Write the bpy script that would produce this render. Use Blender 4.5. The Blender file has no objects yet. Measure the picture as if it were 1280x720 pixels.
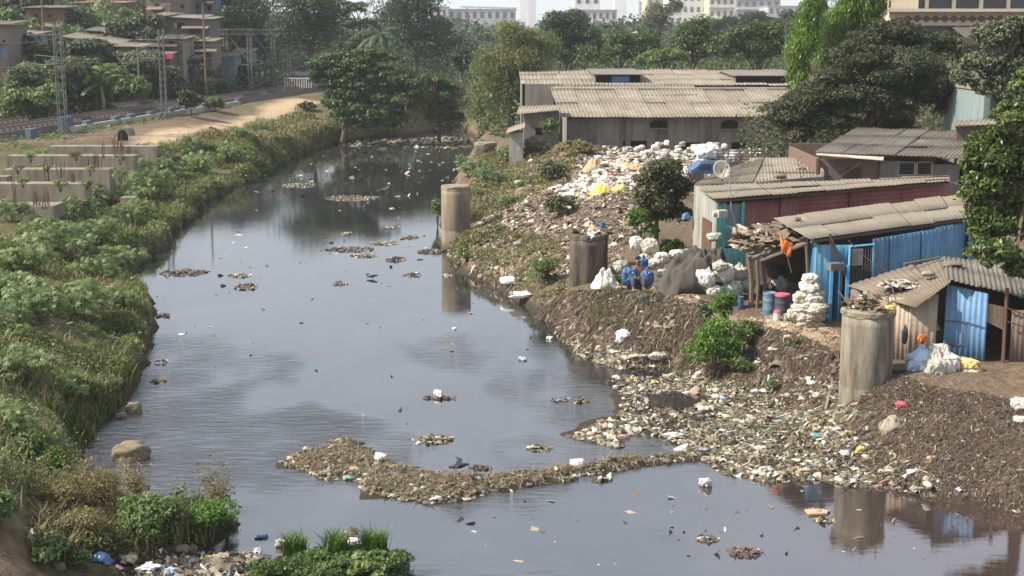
import bpy, math, random
import numpy as np
from math import sin, cos, pi, radians
random.seed(7); RS = np.random.RandomState(11)
SC = bpy.context.scene; COL = SC.collection
# ------------------------------------------------------------------ camera model (metres; camera stands on a bridge 10.5 m above water)
FPX = 1750.0; CH = 10.5; PITCH = math.atan(328.0/FPX)
SP, CP = sin(PITCH), cos(PITCH)
def ray(px, py):
    u = (px-640)/FPX; v = (py-360)/FPX
    return np.array([u, CP-v*SP, -(SP+v*CP)])
def P(px, py, z=0.0):
    r = ray(px, py); t = (CH-z)/(-r[2]); return np.array([r[0]*t, r[1]*t, z])
def Q(px, py, Y):
    r = ray(px, py); t = Y/r[1]; return np.array([r[0]*t, Y, CH+r[2]*t])
def S(Y): return FPX/Y
V = lambda *a: np.array(a, float)
def nrm(v): return v/(np.linalg.norm(v)+1e-9)

# ------------------------------------------------------------------ noise
_L = np.random.RandomState(3).rand(256, 256)
def vnoise(x, y):
    xi = np.floor(x).astype(int); yi = np.floor(y).astype(int)
    fx = x-xi; fy = y-yi; fx = fx*fx*(3-2*fx); fy = fy*fy*(3-2*fy)
    a = _L[xi & 255, yi & 255]; b = _L[(xi+1) & 255, yi & 255]
    c = _L[xi & 255, (yi+1) & 255]; d = _L[(xi+1) & 255, (yi+1) & 255]
    return (a*(1-fx)+b*fx)*(1-fy)+(c*(1-fx)+d*fx)*fy
def fbm(x, y, s=1.0, o=4):
    r = 0; a = .5
    for k in range(o):
        r = r+a*(vnoise(x*s+17*k, y*s-31*k)-.5); s *= 2.03; a *= .5
    return r*2

# ------------------------------------------------------------------ mesh helpers
ORG = {}
def props(o, label=None, cat=None, group=None, kind=None):
    if label: o['label'] = label
    if cat: o['category'] = cat
    if group: o['group'] = group
    if kind: o['kind'] = kind
    return o
def rawmesh(name, Vv, Ff, mat, rnd=None, col=None, smooth=False):
    me = bpy.data.meshes.new(name)
    Vv = np.asarray(Vv, np.float32).reshape(-1, 3)
    if isinstance(Ff, np.ndarray):
        M, k = Ff.shape
        me.vertices.add(len(Vv)); me.vertices.foreach_set('co', Vv.ravel())
        me.loops.add(M*k); me.loops.foreach_set('vertex_index', Ff.astype(np.int32).ravel())
        me.polygons.add(M); me.polygons.foreach_set('loop_start', np.arange(0, M*k, k, dtype=np.int32))
        me.update(calc_edges=True)
    else:
        me.from_pydata([tuple(map(float, v)) for v in Vv], [], [tuple(int(i) for i in f) for f in Ff])
    n = len(me.polygons)
    if smooth: me.polygons.foreach_set('use_smooth', np.ones(n, bool))
    if rnd is not None:
        a = me.attributes.new('rnd', 'FLOAT', 'FACE'); a.data.foreach_set('value', np.asarray(rnd, np.float32))
    if col is not None:
        a = me.attributes.new('tint', 'FLOAT_COLOR', 'FACE')
        c = np.ones((n, 4), np.float32); c[:, :3] = col; a.data.foreach_set('color', c.ravel())
    if mat: me.materials.append(mat)
    return me
def thing(name, label, cat, loc, group=None):
    o = bpy.data.objects.new(name, None); COL.objects.link(o); o.empty_display_size = .3
    o.location = [float(c) for c in loc]; ORG[o.name] = np.array(loc, float)
    return props(o, label, cat, group)
def part(name, Vv, Ff, mat, parent, label=None, kind=None, **k):
    og = ORG[parent.name]
    me = rawmesh(name, np.asarray(Vv, float).reshape(-1, 3)-og, Ff, mat, **k)
    o = bpy.data.objects.new(name, me); COL.objects.link(o); o.parent = parent
    ORG[o.name] = og
    return props(o, label, kind=kind)
def solo(name, Vv, Ff, mat, label=None, cat=None, group=None, origin=None, kind=None, **k):
    Vv = np.asarray(Vv, float).reshape(-1, 3)
    if origin is None: origin = V(Vv[:, 0].mean(), Vv[:, 1].mean(), Vv[:, 2].min())
    me = rawmesh(name, Vv-origin, Ff, mat, **k)
    o = bpy.data.objects.new(name, me); COL.objects.link(o); o.location = origin; ORG[o.name] = np.array(origin, float)
    return props(o, label, cat, group, kind)
def copytree(o, loc, rz=0, sc=1, label=None):
    c = o.copy(); COL.objects.link(c); c.location = [float(a) for a in loc]; c.rotation_euler = (0, 0, rz)
    c.scale = (sc, sc, sc) if not hasattr(sc, '__len__') else sc
    if label: c['label'] = label
    for ch in list(o.children):
        d = ch.copy(); COL.objects.link(d); d.parent = c
        for g in list(ch.children):
            e = g.copy(); COL.objects.link(e); e.parent = d
    return c

class MB:
    def __init__(s): s.v = []; s.f = []
    def add(s, vs, fs):
        n = len(s.v); s.v += [tuple(map(float, a)) for a in vs]; s.f += [tuple(i+n for i in f) for f in fs]; return s
    def box(s, c, size, rz=0, tilt=None):
        hx, hy, hz = [a/2 for a in size]; vs = []
        for z in (-hz, hz):
            for x, y in ((-hx, -hy), (hx, -hy), (hx, hy), (-hx, hy)):
                p = np.array([x, y, z])
                if tilt: p = np.array([p[0], p[1]*cos(tilt)-p[2]*sin(tilt), p[1]*sin(tilt)+p[2]*cos(tilt)])
                vs.append((c[0]+p[0]*cos(rz)-p[1]*sin(rz), c[1]+p[0]*sin(rz)+p[1]*cos(rz), c[2]+p[2]))
        return s.add(vs, [(3, 2, 1, 0), (4, 5, 6, 7), (0, 1, 5, 4), (1, 2, 6, 5), (2, 3, 7, 6), (3, 0, 4, 7)])
    def slab(s, a, b, c, d, t):
        "quad a b c d (numpy) thickened by t along its normal (downwards)"
        n = nrm(np.cross(b-a, d-a))*t
        return s.add([a, b, c, d, a-n, b-n, c-n, d-n], [(0, 1, 2, 3), (7, 6, 5, 4), (0, 4, 5, 1), (1, 5, 6, 2), (2, 6, 7, 3), (3, 7, 4, 0)])
    def tube(s, pts, rad, n=6, caps=True):
        pts = [np.array(p, float) for p in pts]
        if not hasattr(rad, '__len__'): rad = [rad]*len(pts)
        rings = []
        for i, p in enumerate(pts):
            d = nrm(pts[min(i+1, len(pts)-1)]-pts[max(i-1, 0)])
            a = nrm(np.cross(d, V(0.13, 0.31, 1) if abs(d[2]) < .9 else V(1, 0.1, 0))); b = np.cross(d, a)
            rings.append([p+rad[i]*(cos(2*pi*k/n)*a+sin(2*pi*k/n)*b) for k in range(n)])
        vs = [q for r in rings for q in r]; fs = []
        for i in range(len(pts)-1):
            for k in range(n):
                fs.append((i*n+k, i*n+(k+1) % n, (i+1)*n+(k+1) % n, (i+1)*n+k))
        if caps: fs += [tuple(range(n))[::-1], tuple(range((len(pts)-1)*n, len(pts)*n))]
        return s.add(vs, fs)
    def lathe(s, c, prof, n=24, jit=0, top=True):
        vs = []; fs = []
        for i, (r, z) in enumerate(prof):
            for k in range(n):
                a = 2*pi*k/n; rr = r*(1+jit*(vnoise(np.array([k*.7 % 17]), np.array([i*.9+c[0]]))[0]-.5))
                vs.append((c[0]+rr*cos(a), c[1]+rr*sin(a), c[2]+z))
        m = len(prof)
        for i in range(m-1):
            for k in range(n): fs.append((i*n+k, i*n+(k+1) % n, (i+1)*n+(k+1) % n, (i+1)*n+k))
        fs.append(tuple(range(n))[::-1])
        if top: fs.append(tuple(range((m-1)*n, m*n)))
        return s.add(vs, fs)
    def prism(s, poly, d):
        "planar polygon (3D points) extruded by vector d"
        n = len(poly); poly = [np.array(p, float) for p in poly]
        return s.add(poly+[p+d for p in poly], [tuple(range(n))[::-1], tuple(range(n, 2*n))]+[(i, (i+1) % n, n+(i+1) % n, n+i) for i in range(n)])
    def part(s, name, mat, parent, **k): return part(name, s.v, s.f, mat, parent, **k)
    def solo(s, name, mat, label=None, cat=None, **k): return solo(name, s.v, s.f, mat, label, cat, **k)

def corr(a, b, c, d, pitch=.13, amp=.018, sheet=.95, rows=1, lap=.06, jit=.012, seed=0, ragged=.05, miss=()):
    """corrugated sheets over the quad a-b-c-d: waves across a->b, ridges run a->d. Returns verts, faces."""
    rs = np.random.RandomState(abs(seed)); a, b, c, d = [np.array(p, float) for p in (a, b, c, d)]
    L = (np.linalg.norm(b-a)+np.linalg.norm(c-d))/2; H = (np.linalg.norm(d-a)+np.linalg.norm(c-b))/2
    nu = max(1, int(round(L/sheet))); tone = []; nrmv = nrm(np.cross(b-a, d-a)); vs = []; fs = []
    for r in range(rows):
        for i in range(nu):
            if (i, r) in miss: continue
            u0 = i/nu-.15*pitch/L; u1 = (i+1)/nu+.35*pitch/L
            v0 = r/rows-(rs.rand()*ragged/H); v1 = (r+1)/rows+lap/H*(r < rows-1)+(rs.rand()-.5)*ragged/H
            off = rs.randn()*jit*.5+(r % 2)*.012; tl = rs.randn()*jit
            n = max(3, int((u1-u0)*L/pitch*4)); base = len(vs); dn = rs.randn(n//5+2)*jit*.22; tone += [rs.rand()]*(2*n)
            for jv in range(3):
                v = v0+(v1-v0)*jv/2
                for k in range(n+1):
                    u = u0+(u1-u0)*k/n
                    p = (a*(1-u)+b*u)*(1-v)+(d*(1-u)+c*u)*v
                    w = amp*sin(2*pi*k/4+.3)*(.9+.1*rs.rand())+off+dn[min(k//5, len(dn)-1)]*(.5+.5*v)+tl*(v-v0)*3*(1 if jv else 1)+.012*(i % 2)
                    vs.append(p+nrmv*w)
            for jv in range(2):
                for k in range(n):
                    q = base+jv*(n+1)+k; fs.append((q, q+1, q+n+2, q+n+1))
    corr.tone = tone
    return vs, fs
def solidify(o, t=.006):
    m = o.modifiers.new('Solidify', 'SOLIDIFY'); m.thickness = t; m.offset = 0; return o
HAZE=0.00024; SUNP=(43,-103); SKY=0.11; SUNE=5.0; EXPO=0.78
# ------------------------------------------------------------------ materials
class NT:
    def __init__(s, name):
        s.m = bpy.data.materials.new(name); s.m.use_nodes = True; s.t = s.m.node_tree; s.t.nodes.clear()
        s.out = s.n('ShaderNodeOutputMaterial'); s.p = s.n('ShaderNodeBsdfPrincipled'); s.l(s.p.outputs[0], s.out.inputs[0])
        s.tc = s.n('ShaderNodeTexCoord'); s.geo = None
    def n(s, t, **k):
        x = s.t.nodes.new(t)
        for a, b in k.items(): setattr(x, a, b)
        return x
    def l(s, a, b): s.t.links.new(a, b)
    def pos(s):
        if not s.geo: s.geo = s.n('ShaderNodeNewGeometry')
        return s.geo.outputs['Position']
    def noise(s, scale, detail=4, vec=None, sc=None, rough=.6, dist=0, out='Fac'):
        x = s.n('ShaderNodeTexNoise'); x.inputs['Scale'].default_value = scale; x.inputs['Detail'].default_value = detail
        x.inputs['Roughness'].default_value = rough; x.inputs['Distortion'].default_value = dist
        v = vec or s.tc.outputs['Object']
        if sc:
            mp = s.n('ShaderNodeMapping'); mp.inputs['Scale'].default_value = sc; s.l(v, mp.inputs['Vector']); v = mp.outputs[0]
        s.l(v, x.inputs['Vector']); return x.outputs[out]
    def ramp(s, fac, stops, interp='LINEAR'):
        r = s.n('ShaderNodeValToRGB'); r.color_ramp.interpolation = interp; e = r.color_ramp.elements
        while len(e) < len(stops): e.new(.5)
        for i, (p, c) in enumerate(stops):
            e[i].position = p; e[i].color = (*c, 1) if hasattr(c, '__len__') else (c, c, c, 1)
        s.l(fac, r.inputs[0]); return r.outputs[0]
    def mix(s, fac, a, b, mode='MIX'):
        x = s.n('ShaderNodeMix', data_type='RGBA', blend_type=mode)
        for val, i in ((fac, 0), (a, 6), (b, 7)):
            if hasattr(val, 'is_linked') or hasattr(val, 'links'): s.l(val, x.inputs[i])
            elif i == 0: x.inputs[0].default_value = val
            else: x.inputs[i].default_value = (*val, 1)
        return x.outputs[2]
    def math(s, op, a, b=0):
        x = s.n('ShaderNodeMath', operation=op)
        for i, val in enumerate((a, b)):
            if isinstance(val, (int, float)): x.inputs[i].default_value = val
            else: s.l(val, x.inputs[i])
        return x.outputs[0]
    def attr(s, name, out='Fac'):
        a = s.n('ShaderNodeAttribute'); a.attribute_name = name; return a.outputs[out]
    def bump(s, h, st=.4, dist=.02):
        b = s.n('ShaderNodeBump'); b.inputs['Strength'].default_value = st; b.inputs['Distance'].default_value = dist
        s.l(h, b.inputs['Height']); s.l(b.outputs[0], s.p.inputs['Normal']); return b
    def fin(s, col, rough=.85, spec=.3, metal=0):
        if hasattr(col, 'links'): s.l(col, s.p.inputs['Base Color'])
        else: s.p.inputs['Base Color'].default_value = (*col, 1)
        if hasattr(rough, 'links'): s.l(rough, s.p.inputs['Roughness'])
        else: s.p.inputs['Roughness'].default_value = rough
        s.p.inputs['Specular IOR Level'].default_value = spec; s.p.inputs['Metallic'].default_value = metal
        return s.m
def sc3(c, k): return tuple(min(1, x*k) for x in c)
def mdirty(name, col, dirt=(.09, .07, .05), scale=1.6, amt=.5, rough=.85, bump=.3, fine=18, streak=False, spec=.25, tide=False):
    "base colour broken up by blotches of dirt and fine grain"
    n = NT(name)
    a = n.noise(scale, 5, sc=(1.6, 1.6, .3) if streak else None); f = n.noise(fine, 3)
    m1 = n.ramp(a, [(.42-.1*amt, 0), (.72, 1)])
    base = n.mix(f, sc3(col, .78), sc3(col, 1.18))
    c = n.mix(n.math('MULTIPLY', m1, amt), base, dirt)
    c = n.mix(n.math('MULTIPLY', n.attr('rnd'), .5), c, sc3(dirt, 1.3))
    if tide:
        sz = n.n('ShaderNodeSeparateXYZ'); n.l(n.pos(), sz.inputs[0]); mr = n.n('ShaderNodeMapRange'); mr.inputs[1].default_value = .75; mr.inputs[2].default_value = .3; n.l(n.math('ADD', sz.outputs[2], n.math('MULTIPLY', a, .6)), mr.inputs[0]); c = n.mix(n.math('MULTIPLY', mr.outputs[0], .75), c, (.05, .042, .03))
    n.bump(f, bump, .02); return n.fin(c, rough, spec)
def mmetal_paint(name, col, rust=(.13, .06, .03), amt=.45, pale=None):
    n = NT(name)
    a = n.noise(1.3, 6, sc=(5, 5, .6)); b = n.noise(5, 5); g = n.noise(.6, 2)
    c = n.mix(n.ramp(g, [(.35, 0), (.7, 1)]), sc3(col, .8), sc3(col, 1.15))
    if pale: c = n.mix(n.math('MULTIPLY', n.ramp(a, [(.5, 0), (.7, 1)]), .5), c, pale)
    c = n.mix(n.math('MULTIPLY', n.ramp(b, [(.56, 0), (.68, 1)]), amt), c, rust)
    c = n.mix(n.math('MULTIPLY', n.ramp(a, [(.3, 1), (.45, 0)]), amt*.8), c, sc3(rust, .9))
    c = n.mix(n.math('MULTIPLY', n.attr('rnd'), .4), c, sc3(rust, 1.0)); n.bump(b, .15, .01); return n.fin(c, .62, .35)
def mleaf(name, c1, c2, c3, trans=.3, rough=.5, dry=None, dryamt=.08, spec=.35):
    n = NT(name); r = n.attr('rnd')
    st = [(0, c1), (.55, c2), (1-dryamt-.02 if dry else 1, c3)]
    if dry: st.append((1, dry))
    col = n.ramp(r, st)
    g = n.noise(.55, 2, vec=n.pos()); col = n.mix(n.ramp(g, [(.35, 0), (.65, 1)]), n.mix(1, col, (.75, .8, .75), 'MULTIPLY'), col)
    n.fin(col, rough, spec)
    t = n.n('ShaderNodeBsdfTranslucent'); n.l(n.mix(1, col, (1.0, 1.1, .55), 'MULTIPLY'), t.inputs[0])
    ms = n.n('ShaderNodeMixShader'); ms.inputs[0].default_value = trans
    n.l(n.p.outputs[0], ms.inputs[1]); n.l(t.outputs[0], ms.inputs[2]); n.l(ms.outputs[0], n.out.inputs[0]); return n.m
def mtint(name, rough=.6, spec=.3, g=.25):
    n = NT(name); c = n.attr('tint', 'Color'); f = n.noise(9, 4, vec=n.pos())
    c = n.mix(n.ramp(f, [(.3, 0), (.7, 1)]), n.mix(1, c, (1-g, 1-g*1.1, 1-g*1.2), 'MULTIPLY'), c)
    n.bump(n.noise(25, 2, vec=n.pos()), .3, .02)
    return n.fin(c, rough, spec)

M = {}
M['bark'] = mdirty('bark', (.13, .10, .075), (.05, .04, .03), 6, .7, .95, .6)
M['palebark'] = mdirty('pale_bark', (.24, .2, .15), (.1, .08, .06), 5, .6, .95, .6)
M['castor'] = mleaf('castor_leaf', (.07, .12, .035), (.155, .22, .08), (.29, .35, .165), .28, .45, (.2, .14, .07), .07)
M['shrub'] = mleaf('shrub_leaf', (.06, .105, .03), (.12, .175, .05), (.21, .26, .095), .3, .5, (.2, .15, .08), .08)
M['brightshrub'] = mleaf('bright_leaf', (.055, .115, .015), (.1, .19, .03), (.16, .26, .055), .35, .45)
M['dryshrub'] = mleaf('dry_leaf', (.15, .13, .06), (.25, .21, .105), (.34, .28, .16), .3, .7, (.24, .14, .075), .3)
M['umbrella'] = mleaf('umbrella_tree_leaf', (.035, .06, .018), (.07, .105, .03), (.125, .165, .06), .25, .5)
M['darktree'] = mleaf('dark_tree_leaf', (.034, .042, .02), (.062, .07, .034), (.115, .12, .065), .22, .6, (.14, .1, .065), .06)
M['farleaf'] = mleaf('far_tree_leaf', (.024, .042, .02), (.046, .07, .033), (.09, .118, .06), .22, .6)
M['greyleaf'] = mleaf('grey_green_leaf', (.07, .085, .045), (.11, .13, .07), (.17, .18, .11), .25, .6, (.17, .12, .08), .1)
M['bamboo'] = mleaf('willowy_leaf', (.09, .11, .03), (.14, .16, .055), (.2, .2, .085), .32, .6, (.2, .17, .1), .12)
M['ashoka'] = mleaf('drooping_leaf', (.06, .12, .016), (.13, .22, .028), (.22, .32, .05), .38, .35)
M['broadleaf'] = mleaf('broad_leaf', (.035, .06, .016), (.08, .115, .028), (.17, .22, .05), .3, .4, (.13, .1, .065), .22)
M['mangoleaf'] = mleaf('reddish_leaf', (.04, .06, .022), (.075, .075, .035), (.12, .09, .05), .25, .5, (.12, .16, .04), .25)
M['grass'] = mleaf('grass_blade', (.07, .1, .028), (.12, .15, .045), (.18, .19, .075), .35, .6, (.28, .21, .12), .22)
M['drygrass'] = mleaf('dry_grass_blade', (.2, .16, .08), (.28, .22, .12), (.36, .29, .17), .3, .7, (.13, .15, .05), .2)
M['trash'] = mtint('litter'); M['strand'] = mtint('rag_and_root', .9, .1)
M['concrete'] = mdirty('weathered_concrete', (.25, .22, .17), (.09, .075, .055), 1.6, .8, .9, .35, 22, True)
M['pier'] = mdirty('pier_concrete', (.29, .26, .2), (.085, .07, .055), 2.2, 1.0, .92, .6, 14, True, tide=True)
M['darkpier'] = mdirty('stained_pier_concrete', (.16, .13, .095), (.03, .026, .024), 1.8, 1.1, .92, .6, 14, True, tide=True)
M['tanpier'] = mdirty('tan_pier_concrete', (.25, .21, .15), (.09, .065, .045), 1.2, .85, .92, .6, 14, True, tide=True)
M['cap'] = mdirty('pier_cap_rubble', (.26, .23, .17), (.07, .06, .04), 4, .8, .95, .9)
M['plaster'] = mdirty('grimy_plaster', (.24, .22, .19), (.06, .052, .045), .7, .9, .9, .3, 10, True)
M['white_wall'] = mdirty('dirty_whitewash', (.33, .34, .31), (.13, .11, .085), 1.6, .9, .9, .2, 10, True)
M['brick'] = mdirty('brick', (.17, .11, .085), (.1, .07, .055), 2, .6, .95, .5, 12)
M['asb'] = mdirty('fibre_cement_sheet', (.28, .245, .19), (.12, .1, .075), .9, .7, .92, .3, 9)
M['asb_dark'] = mdirty('old_fibre_cement_sheet', (.19, .175, .15), (.08, .07, .055), .8, .75, .95, .4, 9)
M['roofbrown'] = mdirty('dusty_tin_sheet', (.23, .2, .155), (.13, .105, .075), .8, .6, .8, .25, 7)
M['rustroof'] = mdirty('rusty_tin_sheet', (.19, .165, .13), (.11, .08, .055), 1.1, .8, .9, .4, 8)
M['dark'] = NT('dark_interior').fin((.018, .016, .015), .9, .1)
M['darkfloor'] = mdirty('packed_earth_floor', (.1, .08, .06), (.05, .04, .03), 2, .5)
M['blue'] = mmetal_paint('blue_painted_sheet', (.055, .2, .34), amt=.5, pale=(.2, .36, .45))
M['brightblue'] = mmetal_paint('bright_blue_painted_sheet', (.08, .3, .56), amt=.4, pale=(.28, .5, .62))
M['lightblue'] = mmetal_paint('light_blue_painted_sheet', (.11, .35, .52), amt=.4, pale=(.3, .5, .6))
M['red'] = mmetal_paint('maroon_painted_sheet', (.24, .075, .07), (.12, .06, .05), .5, (.3, .14, .12))
M['turq'] = mmetal_paint('turquoise_painted_sheet', (.08, .4, .4), amt=.3, pale=(.3, .6, .58))
M['tan'] = mmetal_paint('bare_tan_sheet', (.42, .35, .26), (.16, .1, .06), .55)
M['rust'] = mdirty('rusted_steel', (.12, .065, .045), (.07, .035, .025), 6, .7, .85, .4)
M['steel'] = mdirty('galvanised_steel', (.13, .13, .125), (.08, .07, .065), 3, .5, .6, .2)
M['wood'] = mdirty('raw_timber', (.15, .11, .08), (.09, .065, .045), 3, .6, .9, .5, streak=True)
M['sack'] = mdirty('white_woven_sack', (.62, .61, .56), (.3, .26, .2), 3.2, .85, .7, .5, 30)
M['sackgrey'] = mdirty('grey_woven_sack', (.42, .4, .35), (.2, .17, .13), 2.2, .7, .75, .5, 30)
M['sackdull'] = mdirty('dusty_cream_sack', (.5, .46, .38), (.25, .2, .14), 2.2, .7, .8, .5, 30)
M['sackgreen'] = mdirty('pale_green_sack', (.4, .47, .38), (.2, .2, .15), 2.2, .6, .75, .5, 30)
M['sackblue'] = mdirty('pale_blue_sack', (.36, .46, .6), (.25, .25, .25), 2.2, .5, .7, .5, 30)
M['yellow'] = mdirty('yellow_plastic', (.6, .48, .17), (.35, .25, .08), 2, .4, .55, .4, 20)
M['bluep'] = mdirty('blue_plastic', (.035, .1, .22), (.05, .08, .15), 2, .4, .4, .15, 20, spec=.5)
M['tealp'] = mdirty('slate_blue_plastic', (.1, .17, .25), (.06, .07, .08), 2, .5, .45, .15, 20, spec=.5)
M['greyplastic'] = mdirty('dark_grey_plastic', (.06, .065, .075), (.05, .04, .03), 2, .4, .5, .15, 20)
M['pink'] = mdirty('pink_cloth', (.6, .1, .17), (.3, .06, .08), 3, .4, .8, .4)
M['orange'] = mdirty('orange_cloth', (.75, .2, .05), (.4, .1, .04), 3, .4, .8, .4)
M['tarp'] = mdirty('grey_brown_tarpaulin', (.07, .064, .055), (.07, .06, .05), 1.2, .6, .85, .5, 20)
M['yellowtarp'] = mdirty('yellow_tarpaulin', (.66, .52, .08), (.4, .3, .08), 1.2, .4, .6, .4, 20)
M['card'] = mdirty('cardboard', (.42, .3, .18), (.25, .18, .12), 2, .5, .9, .3)
M['foam'] = mdirty('white_foam', (.8, .79, .75), (.5, .45, .36), 3, .35, .8, .2)
M['rock'] = mdirty('boulder_stone', (.2, .165, .105), (.12, .1, .07), 2.5, .7, .95, .8, 12)
M['skin'] = NT('skin').fin((.2, .105, .065), .6, .3)
M['hair'] = NT('hair').fin((.015, .013, .012), .7, .3)
M['shorts'] = NT('faded_cloth').fin((.07, .07, .085), .9, .1)
M['crow'] = NT('crow_feather').fin((.02, .02, .022), .5, .4)
M['cream'] = mdirty('cream_render', (.56, .49, .38), (.3, .24, .18), .3, .4, .9, .15, 6, True)
M['brownpaint'] = mdirty('brown_painted_render', (.15, .1, .08), (.1, .07, .05), .5, .3)
M['farwhite'] = mdirty('pale_render', (.55, .55, .54), (.3, .28, .26), .2, .5, .9, .1, 3, True)
M['fargrey'] = mdirty('grey_render', (.36, .36, .36), (.2, .19, .18), .2, .5, .9, .1, 3, True)
M['faryellow'] = mdirty('yellowish_render', (.5, .45, .32), (.3, .26, .2), .2, .5, .9, .1, 3, True)
g = NT('dark_glass'); M['glass'] = g.fin((.03, .035, .045), .15, .5)
M['pinkwall'] = mdirty('pink_wash', (.21, .165, .14), (.12, .09, .07), 1, .6, .9, .2, 8, True)
M['turqwall'] = mdirty('turquoise_wash', (.2, .26, .26), (.1, .1, .09), 1, .5, .9, .2, 8, True)
M['bluewall'] = mdirty('blue_wash', (.16, .21, .27), (.1, .1, .1), 1, .5, .9, .2, 8, True)
M['greywall'] = mdirty('grey_cement_wall', (.17, .16, .14), (.09, .08, .07), 1, .6, .9, .2, 8, True)
M['terracotta'] = mdirty('terracotta_sheet', (.28, .16, .1), (.16, .1, .07), 1, .5, .9, .3, 8)
M['ballast'] = mdirty('track_ballast', (.1, .085, .07), (.05, .042, .035), 5, .6, .95, .9, 16)
M['rail'] = NT('rail_steel').fin((.2, .16, .13), .45, .5, .4)
M['sleeper'] = mdirty('concrete_sleeper', (.13, .11, .095), (.07, .06, .05), 3, .5)
M['parapet'] = mdirty('cream_parapet', (.42, .39, .32), (.2, .17, .13), 1.5, .5, .9, .2, 8, True)
M['parapetblue'] = mdirty('slate_blue_parapet_post', (.1, .14, .2), (.07, .07, .08), 1.5, .4, .9, .2, 8, True)

# ground: masks painted per vertex say what the ground is made of
n = NT('ground'); zc = n.attr('zone', 'Color'); sep = n.n('ShaderNodeSeparateColor'); n.l(zc, sep.inputs[0])
p = n.pos(); n1 = n.noise(.35, 6, vec=p); n2 = n.noise(3.5, 6, vec=p); n3 = n.noise(14, 5, vec=p)
soil = n.mix(n.ramp(n2, [(.3, 0), (.7, 1)]), (.085, .06, .04), (.19, .14, .095))
spk = n.ramp(n3, [(.5, (.07, .055, .04)), (.58, (.16, .13, .095)), (.66, (.22, .18, .14)), (.74, (.42, .39, .34))])
trs = n.mix(n.ramp(n2, [(.35, .35), (.65, .85)]), soil, spk)
grn = n.mix(n.ramp(n2, [(.35, 0), (.65, 1)]), (.05, .06, .022), (.13, .11, .055))
pth = n.mix(n.ramp(n2, [(.3, 0), (.7, 1)]), (.3, .215, .135), (.42, .32, .21))
sz_ = n.n('ShaderNodeSeparateXYZ'); n.l(p, sz_.inputs[0]); wet = n.n('ShaderNodeMapRange'); wet.inputs[1].default_value = .42; wet.inputs[2].default_value = .12; n.l(sz_.outputs[2], wet.inputs[0])
c = n.mix(sep.outputs[0], soil, trs); c = n.mix(sep.outputs[1], c, grn); c = n.mix(sep.outputs[2], c, pth)
c = n.mix(n.math('MULTIPLY', wet.outputs[0], .85), c, (.03, .025, .018))
n.bump(n.math('ADD', n3, n.math('MULTIPLY', n2, 2)), .7, .06); M['ground'] = n.fin(c, .95, .15)

# water: black, polluted, mirror-like with patches of ripples
n = NT('river_water'); p = n.pos()
mp = n.n('ShaderNodeMapping'); mp.inputs['Scale'].default_value = (.55, 1.5, 1); mp.inputs['Rotation'].default_value = (0, 0, .25); n.l(p, mp.inputs[0])
rp = n.noise(3.2, 5, vec=mp.outputs[0], rough=.65, dist=.6)
fine = n.noise(.9, 3, vec=p)
big = n.noise(.13, 3, vec=p, sc=(1, .6, 1))
sx = n.n('ShaderNodeSeparateXYZ'); n.l(p, sx.inputs[0])
near = n.n('ShaderNodeMapRange'); near.inputs[1].default_value = 48; near.inputs[2].default_value = 36; n.l(sx.outputs[1], near.inputs[0])
near2 = n.n('ShaderNodeMapRange'); near2.inputs[1].default_value = 5; near2.inputs[2].default_value = -1; n.l(sx.outputs[0], near2.inputs[0])
msk = n.math('MULTIPLY', n.ramp(big, [(.46, 0), (.66, 1)]), n.math('MULTIPLY', near.outputs[0], near2.outputs[0]))
msk = n.math('ADD', n.math('MULTIPLY', msk, 2.6), .02)
h = n.math('ADD', n.math('MULTIPLY', rp, msk), n.math('MULTIPLY', fine, .02))
n.bump(h, 1.0, .06)
film = n.noise(.25, 5, vec=p, sc=(1, .5, 1), dist=1)
colw = n.mix(n.ramp(film, [(.45, 0), (.75, 1)]), (.018, .019, .02), (.04, .041, .042))
n.p.inputs['IOR'].default_value = 3.0
mx_ = n.n('ShaderNodeMapRange'); mx_.inputs[1].default_value = 2; mx_.inputs[2].default_value = 10; n.l(sx.outputs[0], mx_.inputs[0]); my_ = n.n('ShaderNodeMapRange'); my_.inputs[1].default_value = 34; my_.inputs[2].default_value = 29; n.l(sx.outputs[1], my_.inputs[0])
colw = n.mix(n.math('MULTIPLY', mx_.outputs[0], my_.outputs[0]), colw, (.05, .034, .028))
M['water'] = n.fin(colw, n.math('ADD', n.math('MULTIPLY', n.ramp(film, [(.4, 0), (.8, 1)]), .04), .015), .5)
# ------------------------------------------------------------------ terrain
def poly_sd(poly, X, Y):
    "signed distance, positive inside"
    X = np.asarray(X, float).ravel(); Y = np.asarray(Y, float).ravel(); poly = np.asarray(poly)[:, :2]
    d = np.full(X.shape, 1e18); ins = np.zeros(X.shape, bool); n = len(poly)
    for i in range(n):
        x1, y1 = poly[i]; x2, y2 = poly[(i+1) % n]; ex, ey = x2-x1, y2-y1; wx, wy = X-x1, Y-y1
        t = np.clip((wx*ex+wy*ey)/(ex*ex+ey*ey+1e-12), 0, 1); d = np.minimum(d, (wx-t*ex)**2+(wy-t*ey)**2)
        c = (y1 > Y) != (y2 > Y)
        with np.errstate(divide='ignore', invalid='ignore'):
            xi = (x2-x1)*(Y-y1)/(y2-y1+1e-18)+x1
        ins ^= c & (X < xi)
    return np.sqrt(d)*np.where(ins, 1, -1)
pxl = lambda L, z=0: [P(a, b, z)[:2] for a, b in L]
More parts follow.
